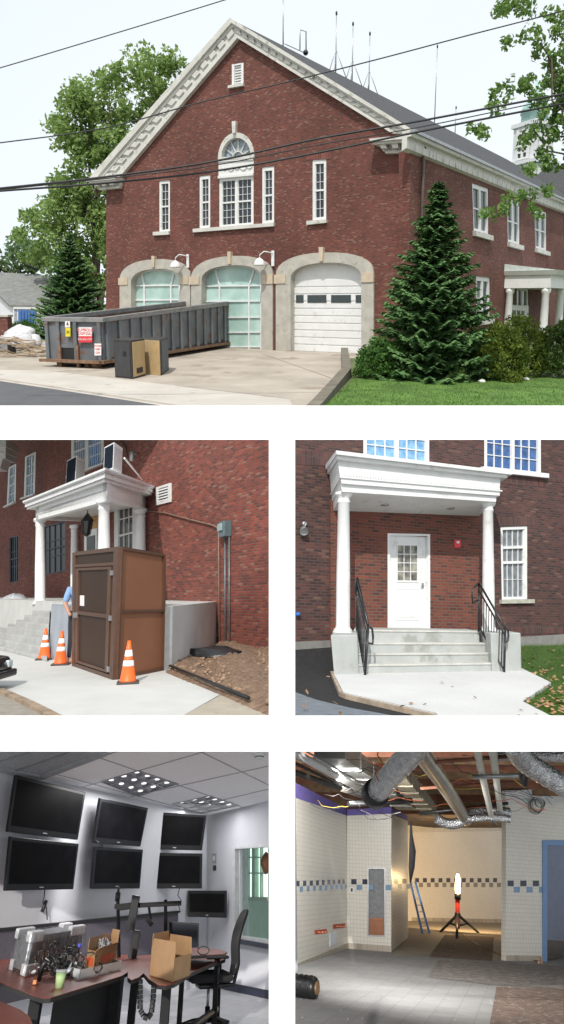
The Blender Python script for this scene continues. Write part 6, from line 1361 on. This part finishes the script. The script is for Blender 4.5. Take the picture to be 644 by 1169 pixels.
# =================================================================== tiled room under renovation (third row, right)
k5=.6
Bf=Frame(1002,380,1.6,k5); BU=Bf.U
gD=Bf.hray(599); ax=gD.cross(BU).normalized(); ax=ax if ax.x>0 else -ax       # depth and crosswise axes of the room
gL=Bf.g(397.3,1083); WL=Bf.wall(gL,-gD); WF1=Bf.wall2(Bf.g(396.5,1083),Bf.g(446.5,1087))
gS=Bf.g(446.5,1087); WS1=Bf.wall2(gS,Bf.g(465.5,1070.5)); WB=Bf.wall2(Bf.g(470,1051.5),Bf.g(578,1054)); WR1=Bf.wall2(Bf.g(577.8,1097),Bf.g(620,1097.5))
def tilem(name,c,g,w=.098,var=.98): return brick(name,c,mul(c,var),g,w,w,.0045,offset=0,rough=.3,bump=.25,grime=.88,dark=mul(c,.96),speck=mul(c,1.02),pd=.05,ps=.02,low=.985)
MB_t=tilem('cream_wall_tile',(.68,.65,.58),(.48,.45,.39)); MB_dust=mat('cut_tile_edge',(.40,.34,.26),.8)
M_pur=mat('purple_wallboard',(.13,.10,.33),.8,var=.12,scale=5,spots=((.45,.44,.5),.66,7)); M_navy=mat('navy_tile',(.012,.018,.045),.15); M_lbl=mat('light_blue_tile',(.16,.27,.42),.2,var=.12)
def room(name,pl,outer,holes,m=None,d=-.12,lab=None,d0=0):
    return struct(MB().slab(pl,outer,holes,d0,d).build(name,m or MB_t,M=Bf.M(pl.p),uv=pl.uv))
room('wall',WL,[(326,1120),(326,905.8),(337,910.6),(396.5,931.3),(396.5,1090)],[])
room('wall_upper',WL,[(326,908),(326,888.5),(337,893),(396.5,923.5),(396.5,933)],[],M_pur,-.12,d0=-.01)
niche=[(420,991),(439.7,991.3),(439.7,1069),(420,1068)]
room('wall',WF1,[(396.3,1090),(396.3,931.2),(446.7,929),(446.7,1094)],[niche])
room('wall_upper',WF1,[(396.3,933),(396.3,924),(446.7,921.3),(446.7,931)],[],M_pur,d0=-.01)
room('wall',WS1,[(446.5,1092),(446.5,929),(465.8,937.5),(465.8,1074)],[])
room('wall_upper',WS1,[(446.5,931),(446.5,921.3),(465.8,931),(465.8,939)],[],M_pur,d0=-.01)
room('wall',WB,[(436,1060),(436,951),(600,948),(600,1062)],[])
room('wall_upper',WB,[(436,952),(436,912),(600,906),(600,949)],[],mat('pale_soffit_board',(.52,.50,.45),.8,var=.08),d0=-.005)
door=[(623.2,965),(720,966),(720,1120),(623.2,1097)]
room('wall',WR1,[(577.8,1104),(577.8,917.5),(720,915),(720,1103)],[[(619.5,959.5),(700,960),(700,1100),(619.5,1098)]])
room('wall_upper',WR1,[(577.8,918),(577.8,902.5),(587,902.5),(720,893),(720,916)],[],mat('white_wallboard',(.56,.56,.56),.8,var=.06),d0=-.005)
# left outer side, reveals and base course
struct(MB().hexa([WR1.at(577.8,1104,-.11),WR1.at(577.8,902,-.11),WR1.at(577.8,902,-.11)+gD*5*k5,WR1.at(577.8,1104,-.11)+gD*5*k5],[v+ax*.1*k5 for v in (WR1.at(577.8,1104,-.11),WR1.at(577.8,902,-.11),WR1.at(577.8,902,-.11)+gD*5*k5,WR1.at(577.8,1104,-.11)+gD*5*k5)]).build('wall',MB_t,M=Bf.M(WR1.p),uv=WL.uv))
MB_base=brick('base_course_tile',(.46,.40,.33),(.42,.37,.30),(.28,.24,.2),.15,.2,.005,offset=0,rough=.4,bump=.2)
for pl,q in ((WL,[(326,1105),(397,1076.5),(397,1083.3),(326,1113)]),(WF1,[(396.7,1076.3),(446.5,1079.8),(446.5,1087),(396.7,1083)]),(WB,[(470,1047.3),(577.5,1049.5),(577.5,1054.3),(470,1051.8)]),(WR1,[(578,1090.5),(619.5,1091),(619.5,1097.6),(578,1097.2)])):
    struct(MB().q(pl.Q(q),0,1,-.0,1,.0,.014).build('base_course',MB_base,M=Bf.M(pl.p),uv=pl.uv))
# checker band of navy and light blue tiles: part of the wall decoration
def bandt(pl,x0,yu0,yl0,x1,yu1,yl1,n,h0,h1,first=True,mu=None,ml=None):
    Q=pl.Q([(x0,yu0),(x1,yu1),(x1,yl1+h1),(x0,yl0+h0)]); a,b=MB(),MB()
    for i in range(n): a.q(Q,(i+.05)/n,(i+.52)/n,.02,.48,-.01,.004); b.q(Q,(i+.55)/n,min(1,(i+1.02)/n),.52,.98,-.01,.004)
    struct(a.build('wall_tile_band',mu or M_navy,M=Bf.M(pl.p),weld=False)); struct(b.build('wall_tile_band_lower',ml or M_lbl,M=Bf.M(pl.p),weld=False))
def bandpx(pl,xs,w,yu,yl,h,mu,ml,sl=0):
    a,b=MB(),MB()
    for i,x in enumerate(xs):
        y=yu+sl*(x-xs[0]); a.q(pl.Q([(x,y),(x+w,y),(x+w,y+h),(x,y+h)]),0,1,0,1,-.01,.004)
        y=yl+sl*(x-xs[0]); b.q(pl.Q([(x+w,y),(x+2*w,y),(x+2*w,y+h),(x+w,y+h)]),0,1,0,1,-.01,.004)
    struct(a.build('wall_tile_band',mu,M=Bf.M(pl.p),weld=False)); struct(b.build('wall_tile_band_lower',ml,M=Bf.M(pl.p),weld=False))
bandt(WL,337.5,1005.5,1011.5,396,1003.5,1009,9,7.2,5.6)
bandpx(WF1,[401,413.8],6.2,1003.6,1010,6,M_navy,M_lbl); bandpx(WF1,[440],6,1003.6,1010,6,M_navy,M_lbl) if False else None
bandpx(WS1,[449.5,459.5],4.6,1003.3,1009.2,5.4,M_navy,M_lbl)
bandpx(WB,[474+8.9*i for i in range(11)],4.45,1002.4,1007.8,4.9,mat('warm_lit_navy_tile',(.035,.022,.015),.2),mat('warm_lit_blue_tile',(.20,.17,.13),.25))  # warm light on the back wall band is put into its tile colours
bandpx(WR1,[579.5,594,608.3],7,1005.2,1012.3,6.6,M_navy,M_lbl)
MB().q(WF1.Q([(440.2,1010.3),(446.3,1010.3),(446.3,1016.3),(440.2,1016.3)]),0,1,0,1,-.01,.004).build('wall_tile_band_lower',M_lbl,M=Bf.M(WF1.p)).ob['kind']='structure'
# niche
o=thing('wall_niche_panel','tall grey panel with bare orange blocks below it set in the tiled wall','wall panel',Bf.M(WF1.at(430,1069)))
MB().q(WF1.Q([(419.5,990.5),(440.2,990.8),(440.2,1048),(419.5,1048)]),0,1,0,1,-.12,-.06).build('grey_panel',mat('grey_vent_panel',(.19,.20,.21),.6,var=.2,scale=14),o)
MB().q(WF1.Q([(419.5,1048),(440.2,1048),(440.2,1069.5),(419.5,1068.5)]),0,1,0,1,-.12,-.07).build('bare_blocks',brick('orange_clay_block',(.50,.22,.11),(.42,.18,.10),(.30,.16,.10),.5,.14,.01,offset=0),o,uv=WF1.uv)
mb=MB(); Q=WF1.Q(niche)
for b_ in ((-.02,.05,-.01,1.01),(.95,1.02,-.01,1.01),(.05,.95,-.01,.012),(.05,.95,.988,1.01)): mb.q(Q,*b_,-.05,.008)
mb.build('edge_trim',M_steel,o,weld=False)
# plumbing stubs, outlets
for (x,y,l) in ((366,1064,'copper pipe stub pair nearer the left edge, left of the white patch'),(387,1057.5,'copper pipe stub pair farther along the wall, right of the white patch')):
    o=thing('pipe_stub',l,'pipe',Bf.M(WL.at(x,y)),'copper stubs on the tiled wall')
    for dx in (-4,0,4): p=WL.at(x+dx,y,0); MB().tube([p-WL.n*.02,p+WL.n*.10*k5],.016*k5,8).build('pipe_end',mat('bright_copper',(.62,.22,.12),.35,.6),o)
    MB().q(WL.Q([(x-7,y-2.2),(x+7,y-3.6),(x+7,y+1.4),(x-7,y+3)]),0,1,0,1,.0,.006).build('cutout',mat('red_cutout',(.45,.10,.06),.8),o)
tag(MB().q(WL.Q([(376.5,1066),(383.5,1063.5),(383.5,1077),(376.5,1080.5)]),0,1,0,1,0,.01).build('wall_patch',mat('white_patch',(.72,.74,.78),.6),M=Bf.M(WL.at(380,1070))),'blank white rectangular patch low on the left tiled wall','patch')
o=thing('wall_outlet','small socket with white plate on the front tiled wall','socket',Bf.M(WF1.at(402,1017))); MB().q(WF1.Q([(399.5,1012.5),(404,1012.5),(404,1019.5),(399.5,1019.5)]),0,1,0,1,0,.012).build('plate',M_white2,o); MB().q(WF1.Q([(400.7,1014),(402.8,1014),(402.8,1018),(400.7,1018)]),0,1,0,1,.012,.018).build('socket',M_blackp,o)
# floor
gz=lambda p:p
MB_fl=brick('dusty_grey_floor_tile',(.265,.265,.265),(.25,.25,.25),(.20,.20,.20),.32,.32,.008,offset=0,rough=.75,bump=.15,grime=.60,low=.97)
MB_flw=brick('small_beige_floor_tile',(.34,.30,.24),(.32,.28,.23),(.22,.19,.15),.16,.16,.008,offset=0,rough=.6,bump=.2,grime=.7,low=.96)
uvf=lambda p:((p-gL).dot(ax)/k5,(p-gL).dot(gD)/k5)
def fl(pts,z,name,m):
    P=[Bf.g(x,y,z) for x,y in pts]; mb=MB()
    for t in tessellate_polygon([P]): mb.poly([P[i] for i in t])
    return struct(mb.build(name,m,M=Bf.M(P[0]),uv=uvf))
fl([(318,1225),(790,1225),(760,1040),(318,1040)],0,'floor',MB_fl)
fl([(452,1092),(440,1045),(600,1045),(578,1096),(562,1096),(564,1069.5),(508,1067),(490,1090)],.003,'alcove_floor',MB_flw)
MB_br=mat('scraped_brown_adhesive',(.125,.085,.065),.9,var=.3,scale=5,bump=.7,bscale=30,spots=((.26,.23,.21),.56,6)); MB_br2=mat('dusty_grey_brown_adhesive',(.17,.15,.14),.9,var=.25,scale=4,bump=.7,bscale=30,spots=((.30,.28,.27),.54,5))
fl([(508,1067),(564,1069.5),(562,1096.7),(490,1092)],.008,'floor_patch',MB_br)
fl([(501,1095.6),(560,1098),(622,1102),(700,1104),(700,1132),(644,1129),(560,1124),(487.5,1115)],.006,'floor_patch_dusty',MB_br2)
fl([(567,1126),(644,1129.5),(700,1132),(700,1240),(553,1240),(559,1169)],.008,'floor_patch_near',MB_br)
# blue door frame and room beyond
o=thing('door_frame','blue painted steel door frame at the right edge','door frame',Bf.M(WR1.at(621,1097)))
Mbl=mat('blue_frame_paint',(.13,.24,.44),.4,var=.08); mb=MB(); mb.q(WR1.Q([(619,959),(624,959),(624,1099),(619,1098.5)]),0,1,0,1,-.16,.03); mb.q(WR1.Q([(624,959),(700,959.5),(700,965.5),(624,965)]),0,1,0,1,-.16,.03); mb.build('frame',Mbl,o,weld=False)
MB_bw=mat('pale_blue_room_paint',(.38,.46,.64),.7,var=.05)
WX=Bf.wall(Bf.g(640,1074),ax); room('far_wall',WX,[(600,1076),(600,900),(760,900),(760,1080)],[],MB_bw)
room('side_wall',Bf.wall(Bf.g(700,1090),gD),[(660,1100),(660,900),(790,880),(790,1150)],[],MB_bw) if False else None
rs=random.Random(4)
# overhead: deck, joists and services
zdk=4.4
P=[Bf.g(x,y,zdk) for x,y in ((318,848),(800,848),(760,945),(318,945))]
a_=[Bf.loc(-9,6.6,zdk),Bf.loc(9,6.6,zdk),Bf.loc(9,30,zdk),Bf.loc(-9,30,zdk)]
r_=MB().poly([Bf.g(322,852,zdk),Bf.g(800,852,zdk),Bf.g(700,945,zdk),Bf.g(322,945,zdk)]); struct(r_.build('ceiling_deck',mat('dark_stained_deck',(.050,.038,.030),.9,var=.5,scale=2,spots=((.16,.07,.035),.6,1.5)),M=Bf.M(gL)))
M_rustb=mat('red_oxide_beam',(.17,.065,.035),.8,var=.3,scale=3); M_duct=mat('galvanised_duct',(.30,.31,.30),.4,.5,var=.25,scale=2.5); M_foil=mat('crinkled_foil',(.60,.61,.63),.25,.9,var=.3,scale=14,bump=1.0,bscale=34); M_pvc=mat('white_pipe_insulation',(.58,.57,.52),.6,var=.1)
M_wood=mat('old_wood_joist',(.20,.12,.065),.85,var=.3,scale=5)
def bm_(x0,y0,x1,y1,za,zb,w,m,nm,lab,cat,h=None,grp=None):
    p,q=Bf.g(x0,y0,za),Bf.g(x1,y1,zb); v=(q-p).normalized(); s_=v.cross(BU).normalized()*w*k5*.5; u=BU*(h or w)*k5
    return tag(MB().hexa([p-s_,p+s_,p+s_+u,p-s_+u],[q-s_,q+s_,q+s_+u,q-s_+u]).build(nm,m,M=Bf.M(p)),lab,cat,grp)
G='timber joists over the tiled room'
for i in range(9):
    y=(864,871,879,887,895,903,911,918,925)[i]; p=Bf.g(322,y,4.1); tag(MB().box(p,ax*9,gD*.10*k5,BU*.28*k5).build('ceiling_joist',M_wood if i%2 else M_rustb,M=Bf.M(p)),'dark timber joist running across the open ceiling of the tiled room','joist',G)
def duct(pts,r_,m,nm,lab,cat,n=16,Y=None,rings=0,grp=None):
    P=[at(x,y,Y_) for x,y,Y_ in pts]; mb=MB(); out=[]; rad=[]
    for i in range(len(P)-1):
        p0=P[max(i-1,0)];p1=P[i];p2=P[i+1];p3=P[min(i+2,len(P)-1)]; k=10
        for t in range(k):
            t/=k; out.append(.5*((2*p1)+(p2-p0)*t+(2*p0-5*p1+4*p2-p3)*t*t+(3*p1-p0-3*p2+p3)*t**3))
    out.append(P[-1])
    for i,_ in enumerate(out): rad.append(r_*(1+(.05*((i%2)*2-1) if rings else 0)))
    return tag(mb.tube(out,rad,n).build(nm,m,M=Bf.M(P[0])),lab,cat,grp)
duct([(426,908,6.3),(440,893,6.1),(466,863,5.6),(485,838,5.3)],.100,M_foil,'foil_duct','large crinkled silver foil duct slanting up across the open ceiling','duct',20,rings=1)
m=circle_M(at(426.5,908,6.3),at(440,893,6.1)-at(426,908,6.3)); tag(MB().lathe(m,[(.118,-.01),(.125,0),(.125,.10),(.118,.11)],20).build('duct_collar',M_black,M=m),'black collar at the lower end of the big foil duct','duct collar')
duct([(470,838,5.2),(483,862,5.9),(507,896,7.4),(532,936,9.9)],.085,mat('bare_metal_pipe',(.48,.44,.36),.3,.85,var=.2),'spiral_duct','long straight bare metal round duct running toward the back wall','duct',18)
for x0,x1,lab in ((541,562,'left of the two white insulated pipes running to the back'),(561,571.5,'right of the two white insulated pipes running to the back')):
    duct([(x0,838,5.4),(x0+(x1-x0)*.35,875,6.6),(x1,936 if x0<550 else 928,9.8)],.038,M_pvc,'insulated_pipe',lab,'pipe',12,grp='white insulated pipes')
duct([(586,848,5.6),(596,866,5.9),(622,884,6.0),(660,906,6.0)],.095,M_foil,'foil_duct','thick foil duct bending down toward the top right corner','duct',18,rings=1)
duct([(560,862,6.8),(600,861,6.6),(660,864,6.4)],.06,M_foil,'foil_duct','thin foil duct lying flat along the top right of the ceiling','duct',14,rings=1)
duct([(498,934,9.6),(510,940,9.6),(524,939,9.6),(538,927,9.6),(556,925,9.6),(582,928,9.6)],.068,M_foil,'flexible_duct','wavy flexible silver duct in front of the back wall top','duct',14,rings=1)
duct([(530,935,9.4),(545,934,9.4),(560,933,9.4),(582,935,9.4)],.05,M_foil,'flexible_duct','lower short silver flexible duct beside the right tiled block','duct',14,rings=1)
# trunk ducts and soffit
def trunk(pts,w,h,m,lab,nm='trunk_duct'):
    P=[Bf.g(x,y,z) for x,y,z in pts]; mb=MB()
    for a,b in zip(P,P[1:]):
        v=(b-a).normalized(); s_=v.cross(BU).normalized()*w*k5*.5; u=BU*h*k5; mb.hexa([a-s_,a+s_,a+s_+u,a-s_+u],[b-s_,b+s_,b+s_+u,b-s_+u])
    for i in range(1,7):
        t=i/7; a=P[0].lerp(P[-1],t); v=(P[-1]-P[0]).normalized(); s_=v.cross(BU).normalized()*(w*.5+.02)*k5; mb.hexa([a-s_-BU*.015,a+s_-BU*.015,a+s_+BU*(h*k5+.01),a-s_+BU*(h*k5+.01)],[q+v*.03*k5 for q in (a-s_-BU*.015,a+s_-BU*.015,a+s_+BU*(h*k5+.01),a-s_+BU*(h*k5+.01))])
    return tag(mb.build(nm,m,M=Bf.M(P[0]),weld=False),lab,'duct')
trunk([(376,866,3.55),(466,925,3.55)],.62,.34,M_duct,'wide rectangular galvanised duct descending over the left tiled block')
trunk([(452,888,3.4),(492,932,3.4)],.40,.3,mat('dull_tan_duct',(.30,.27,.20),.5,.3,var=.15),'narrower tan rectangular duct behind the first one')
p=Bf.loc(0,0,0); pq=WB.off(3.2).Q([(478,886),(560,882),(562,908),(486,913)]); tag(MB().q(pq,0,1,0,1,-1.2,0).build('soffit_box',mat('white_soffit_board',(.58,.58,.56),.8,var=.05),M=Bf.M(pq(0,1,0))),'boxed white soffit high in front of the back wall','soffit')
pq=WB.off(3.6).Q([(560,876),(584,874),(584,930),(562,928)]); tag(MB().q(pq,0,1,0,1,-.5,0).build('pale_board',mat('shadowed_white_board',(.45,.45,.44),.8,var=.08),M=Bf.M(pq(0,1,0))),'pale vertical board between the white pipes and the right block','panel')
# left: white light strip and black pipes parallel to the left wall
for (a,b,w,m,lab,cat,nm) in (((332,857,7.0),(425,908,9.6),.045,M_white2,'long white fluorescent strip casing along the upper left','light strip','light_strip'),((326,866,6.9),(430,916,9.4),.016,M_black,'black conduit just under the white strip','conduit','black_conduit'),
    ((326,878,7.0),(440,918,9.2),.03,mat('dark_iron_pipe',(.05,.045,.04),.6),'dark iron pipe over the purple wallboard','pipe','iron_pipe'),((350,858,6.4),(432,905,8.6),.010,M_steel,'thin steel rod beside the white strip','rod','steel_rod'),((398,918,8.6),(470,914,9.0),.035,M_black,'black pipe crossing above the front tiled block','pipe','black_pipe'),
    ((540,887,6.7),(596,885,6.6),.022,M_steel,'galvanised strut channel crossing beneath the white pipes','strut','strut_channel'),((470,872,6.0),(600,862,6.4),.018,M_rustb,'red brown pipe crossing behind the spiral duct','pipe','red_pipe'),((480,900,8.0),(585,893,8.0),.016,M_rustb,'thin rusty pipe low across the ceiling void','pipe','rusty_pipe'),
    ((478,929,9.4),(580,917,9.4),.022,M_black,'black pipe under the white soffit box','pipe','black_pipe'),((592,858,6.2),(597,893,6.4),.03,M_black,'left of two black hangers above the cable coil','hanger','black_hanger'),((604,858,6.2),(599,896,6.3),.03,M_black,'right of two black hangers above the cable coil','hanger','black_hanger'),((546,920,9.4),(566,941,9.6),.02,M_steel,'short slanting pipe end beside the back wall','pipe','pipe_end')):
    p,q=at(*a),at(*b); tag(MB().tube([p,q],w,8).build(nm,m,M=Bf.M(p)),lab,cat)
# hanging wires
M_ow=mat('orange_wire',(.36,.09,.03),.5); M_yw=mat('yellow_wire',(.5,.38,.06),.5); mb=MB(); mo=MB(); my=MB()
for i in range(46):
    x=rs.uniform(350,600); y=rs.uniform(862,925); Y=rs.uniform(7.4,9.4); pts=[at(x,y,Y)]
    for j in range(5): x+=rs.uniform(4,15); y+=rs.uniform(-5,7); pts.append(at(x,min(y,936),Y))
    (mo if i%7==0 else my if i%9==0 else mb).tube(pts,rs.uniform(.002,.005),5)
for t,m_,n_,l_ in ((mb,M_black,'black_wires','loose black wires strung among the ceiling pipes'),(mo,M_ow,'orange_wires','loose orange wires strung among the ceiling pipes'),(my,M_yw,'yellow_wires','loose yellow wires strung among the ceiling pipes')): tag(t.build(n_,m_,M=Bf.M(at(470,900,8)),weld=False),l_,'wires',kind='stuff')
p=[at(434,846,5.5),at(431,862,5.6),at(436,870,5.6),at(429,884,5.7),at(433,893,5.7)]; tag(MB().tube(p,.006,5).build('orange_wire',M_ow,M=Bf.M(p[0])),'single orange wire hanging in front of the big foil duct','wire')
mb=MB(); c0=WR1.at(608,921,.12)
for i in range(7):
    R_=rs.uniform(.10,.13)*.95; o_=WR1.n*.01*i+ax*rs.uniform(-.03,.03)+BU*rs.uniform(-.02,.02); mb.tube([c0+o_+ax*R_*math.cos(t*.35)+BU*R_*1.02*math.sin(t*.35) for t in range(19)],.0055,5)
for i in range(3): R_=.075; o_=WR1.n*.02+ax*.08+BU*.06; mb.tube([c0+o_+ax*(R_+.01*i)*math.cos(t*.35)+BU*R_*math.sin(t*.35) for t in range(19)],.005,5)
mb.tube([c0+BU*.12,c0+BU*.28-ax*.1,c0+BU*.3-ax*.35],.006,5)
tag(mb.build('cable_coil',mat('grey_cable',(.12,.125,.13),.5),M=Bf.M(c0),weld=False),'coil of grey cable hanging on the white wall above the blue door frame','cable coil')
mb=MB(); P=[at(469,938,9.4),at(469.5,955,9.4),at(471,972,9.4),at(470,990,9.4),at(468.5,1008,9.4)]; mb.tube(P,[.012,.025,.05,.045,.01],8)
tag(mb.build('hanging_sheeting',mat('black_sheeting',(.02,.02,.022),.7,bump=.6,bscale=20),M=Bf.M(P[-1])),'dark crumpled sheeting hanging in the gap by the ladder','sheeting')
# ladder leaning in the alcove
lb0,lb1,lt0,lt1=Bf.g(481,1066),Bf.g(489,1065.5),WB.off(4.2).at(467.5,1006),WB.off(4.2).at(473,1006)
o=thing('step_ladder','blue step ladder leaning in the alcove beside the opening','ladder',Bf.M(lb0)); Mb=mat('blue_fibreglass',(.03,.14,.50),.4,var=.1)
for a,b in ((lb0,lt0),(lb1,lt1)):
    v=(b-a); MB().box(a,ax*.09*k5,gD*.05*k5,v).build('side_rail',Mb,o); MB().box(a-BU*.001,ax*.06*k5,gD*.05*k5,v*.04).build('foot',M_black,o)
for i in range(1,8): t=i/8; MB().tube([lb0.lerp(lt0,t)+ax*.02,lb1.lerp(lt1,t)+ax*.02],.012*k5*1.4,6).build('rung',M_steel,o)
# tripod work light
tb=Bf.g(522,1066); PT=Bf.wall(tb,ax); o=thing('tripod_work_light','lit tubular work light on a red pole with black tripod legs','work light',Bf.M(tb))
kt=PT.p.y/F; P=lambda x,y:PT.at(x,y)
MB().tube([P(522.5,1060),P(522.5,1026)],2.6*kt,12).build('red_pole',mat('red_pole_paint',(.60,.04,.025),.4),o)
MB().tube([P(522.5,1047),P(522.5,1042)],3.4*kt,12).build('leg_hub',M_black,o); MB().tube([P(522.5,1027),P(522.5,1020)],3.6*kt,12).build('lamp_base',M_black,o)
for (x,y) in ((503,1063.5),(521.5,1071),(546,1064.5)):
    f=Bf.g(x,y,.02); MB().tube([P(522.5,1044),f],[1.5*kt,1.3*kt],8).build('leg',M_black,o)
    MB().tube([f,f+(f-P(522.5,1044)).normalized()*.06],.02,8).build('foot',M_rubber,o)
    MB().tube([P(522.5,1057),P(522.5,1044).lerp(f,.5)],.9*kt,6).build('strut',M_black,o)
MB().tube([P(522.6,1020),P(522.6,1014),P(522.8,1006),P(522.8,998)],[2.6*kt,3.0*kt,2.8*kt,1.6*kt],14).build('lamp_tube',emit('glowing_lamp_tube',(1,.80,.42),14),o)
MB().lathe(Bf.M(P(522.8,998)),[(.05,0),(.06,.02),(.06,.05),(.02,.07)],12).build('lamp_cap',M_steel,o)
pl_=bpy.data.lights.new('work_lamp','SPOT'); pl_.energy=1300; pl_.color=(1,.66,.32); pl_.shadow_soft_size=.08; pl_.spot_size=math.radians(140); pl_.spot_blend=.9; lo_=bpy.data.objects.new('work_lamp',pl_); COL.objects.link(lo_); lo_.matrix_world=circle_M(P(522.8,1008)+gD*.12,-(gD+BU*.12))
p2_=bpy.data.lights.new('work_lamp_front','POINT'); p2_.energy=40; p2_.color=(1,.66,.32); p2_.shadow_soft_size=.08; l2_=bpy.data.objects.new('work_lamp_front',p2_); COL.objects.link(l2_); l2_.location=P(522.8,1006)-gD*.16
# floor clutter
P_=[Bf.g(525,1065,.02),Bf.g(545,1078,.02),Bf.g(575,1092,.02),Bf.g(600,1094,.02),Bf.g(612,1097,.02),Bf.g(640,1093,.02)]
tag(MB().tube(P_,.012*k5,6).build('extension_lead',mat('brown_lead',(.16,.07,.04),.5),M=Bf.M(P_[0])),'thin brown extension lead crossing the floor to the work light','cord')
p=Bf.g(614,1100,.03); o=thing('splitter_block','small tan power splitter on the floor by the blue door frame','power splitter',Bf.M(p)); MB().box(p,ax*.12*k5,gD*.07*k5,BU*.06*k5).build('block',mat('tan_plastic',(.40,.26,.16),.5),o,bevel=.006); MB().tube([p+ax*.06*k5,p+ax*.10*k5+BU*.12*k5,p+ax*.02*k5+BU*.14*k5],.012*k5,6).build('plug_lead',M_ow,o)
c=Bf.g(345,1126,.14); m=circle_M(c,-ax*.95+gD*.2,None,k5); o=thing('motor_drum','short black ribbed drum lying on its side at the left edge','motor',m)
MB().lathe(m,[(.05,-.28),(.13,-.26),(.15,-.22),(.15,.5),(.13,.55)],20).build('drum',M_blackp,o); mb=MB()
for i in range(6): mb.lathe(m,[(.152,-.18+i*.09),(.160,-.17+i*.09),(.160,-.15+i*.09),(.152,-.14+i*.09)],20)
mb.build('cooling_ribs',M_black,o,weld=False); MB().lathe(m,[(.06,-.30),(.09,-.285),(.09,-.25)],14).build('brass_hub',mat('brass_brown',(.25,.15,.07),.5,.5),o)
# small rubble
mb=MB()
for i in range(160):
    x,y=rs.uniform(340,640),rs.uniform(1085,1165); p=Bf.g(x,y,.005); s=rs.uniform(.004,.013)*k5; mb.ell(p,(V((s,0,0)),V((0,s,0)),V((0,0,s*.6))),5,3)
tag(mb.build('dust_crumbs',mat('pale_mortar_crumbs',(.35,.33,.30),.9),weld=False),'pale mortar crumbs scattered over the dusty floor','rubble',kind='stuff')
# unseen strips added under the middle places' front edges to block sun
for fr,x0,x1,m_ in ((Lf,-90,319,M_conc),(Rf,326,734,M_conc)):
    a,b=fr.g(x0,833,-.04),fr.g(x1,833,-.04); dv=V((0,0,-1)); 
    struct(MB().hexa([a,b,b+V((0,.06,0)),a+V((0,.06,0))],[v+dv*.10 for v in (a,b,b+V((0,.06,0)),a+V((0,.06,0)))]).build('sun_block_strip',m_,M=fr.M(a)))

a,b=at(345,864,7.2),at(418,904,9.2); ls=bpy.data.lights.new('added_fill_light','AREA'); ls.shape='RECTANGLE'; ls.size=(b-a).length; ls.size_y=.3; ls.energy=210; ls.color=(1,.97,.93)  # fill light added beside the strip casing to brighten the tiled room
lo_=bpy.data.objects.new('added_fill_light',ls); COL.objects.link(lo_); lo_.matrix_world=circle_M((a+b)/2-BU*.08,(BU*.42-ax*.45-gD*.8),(b-a))
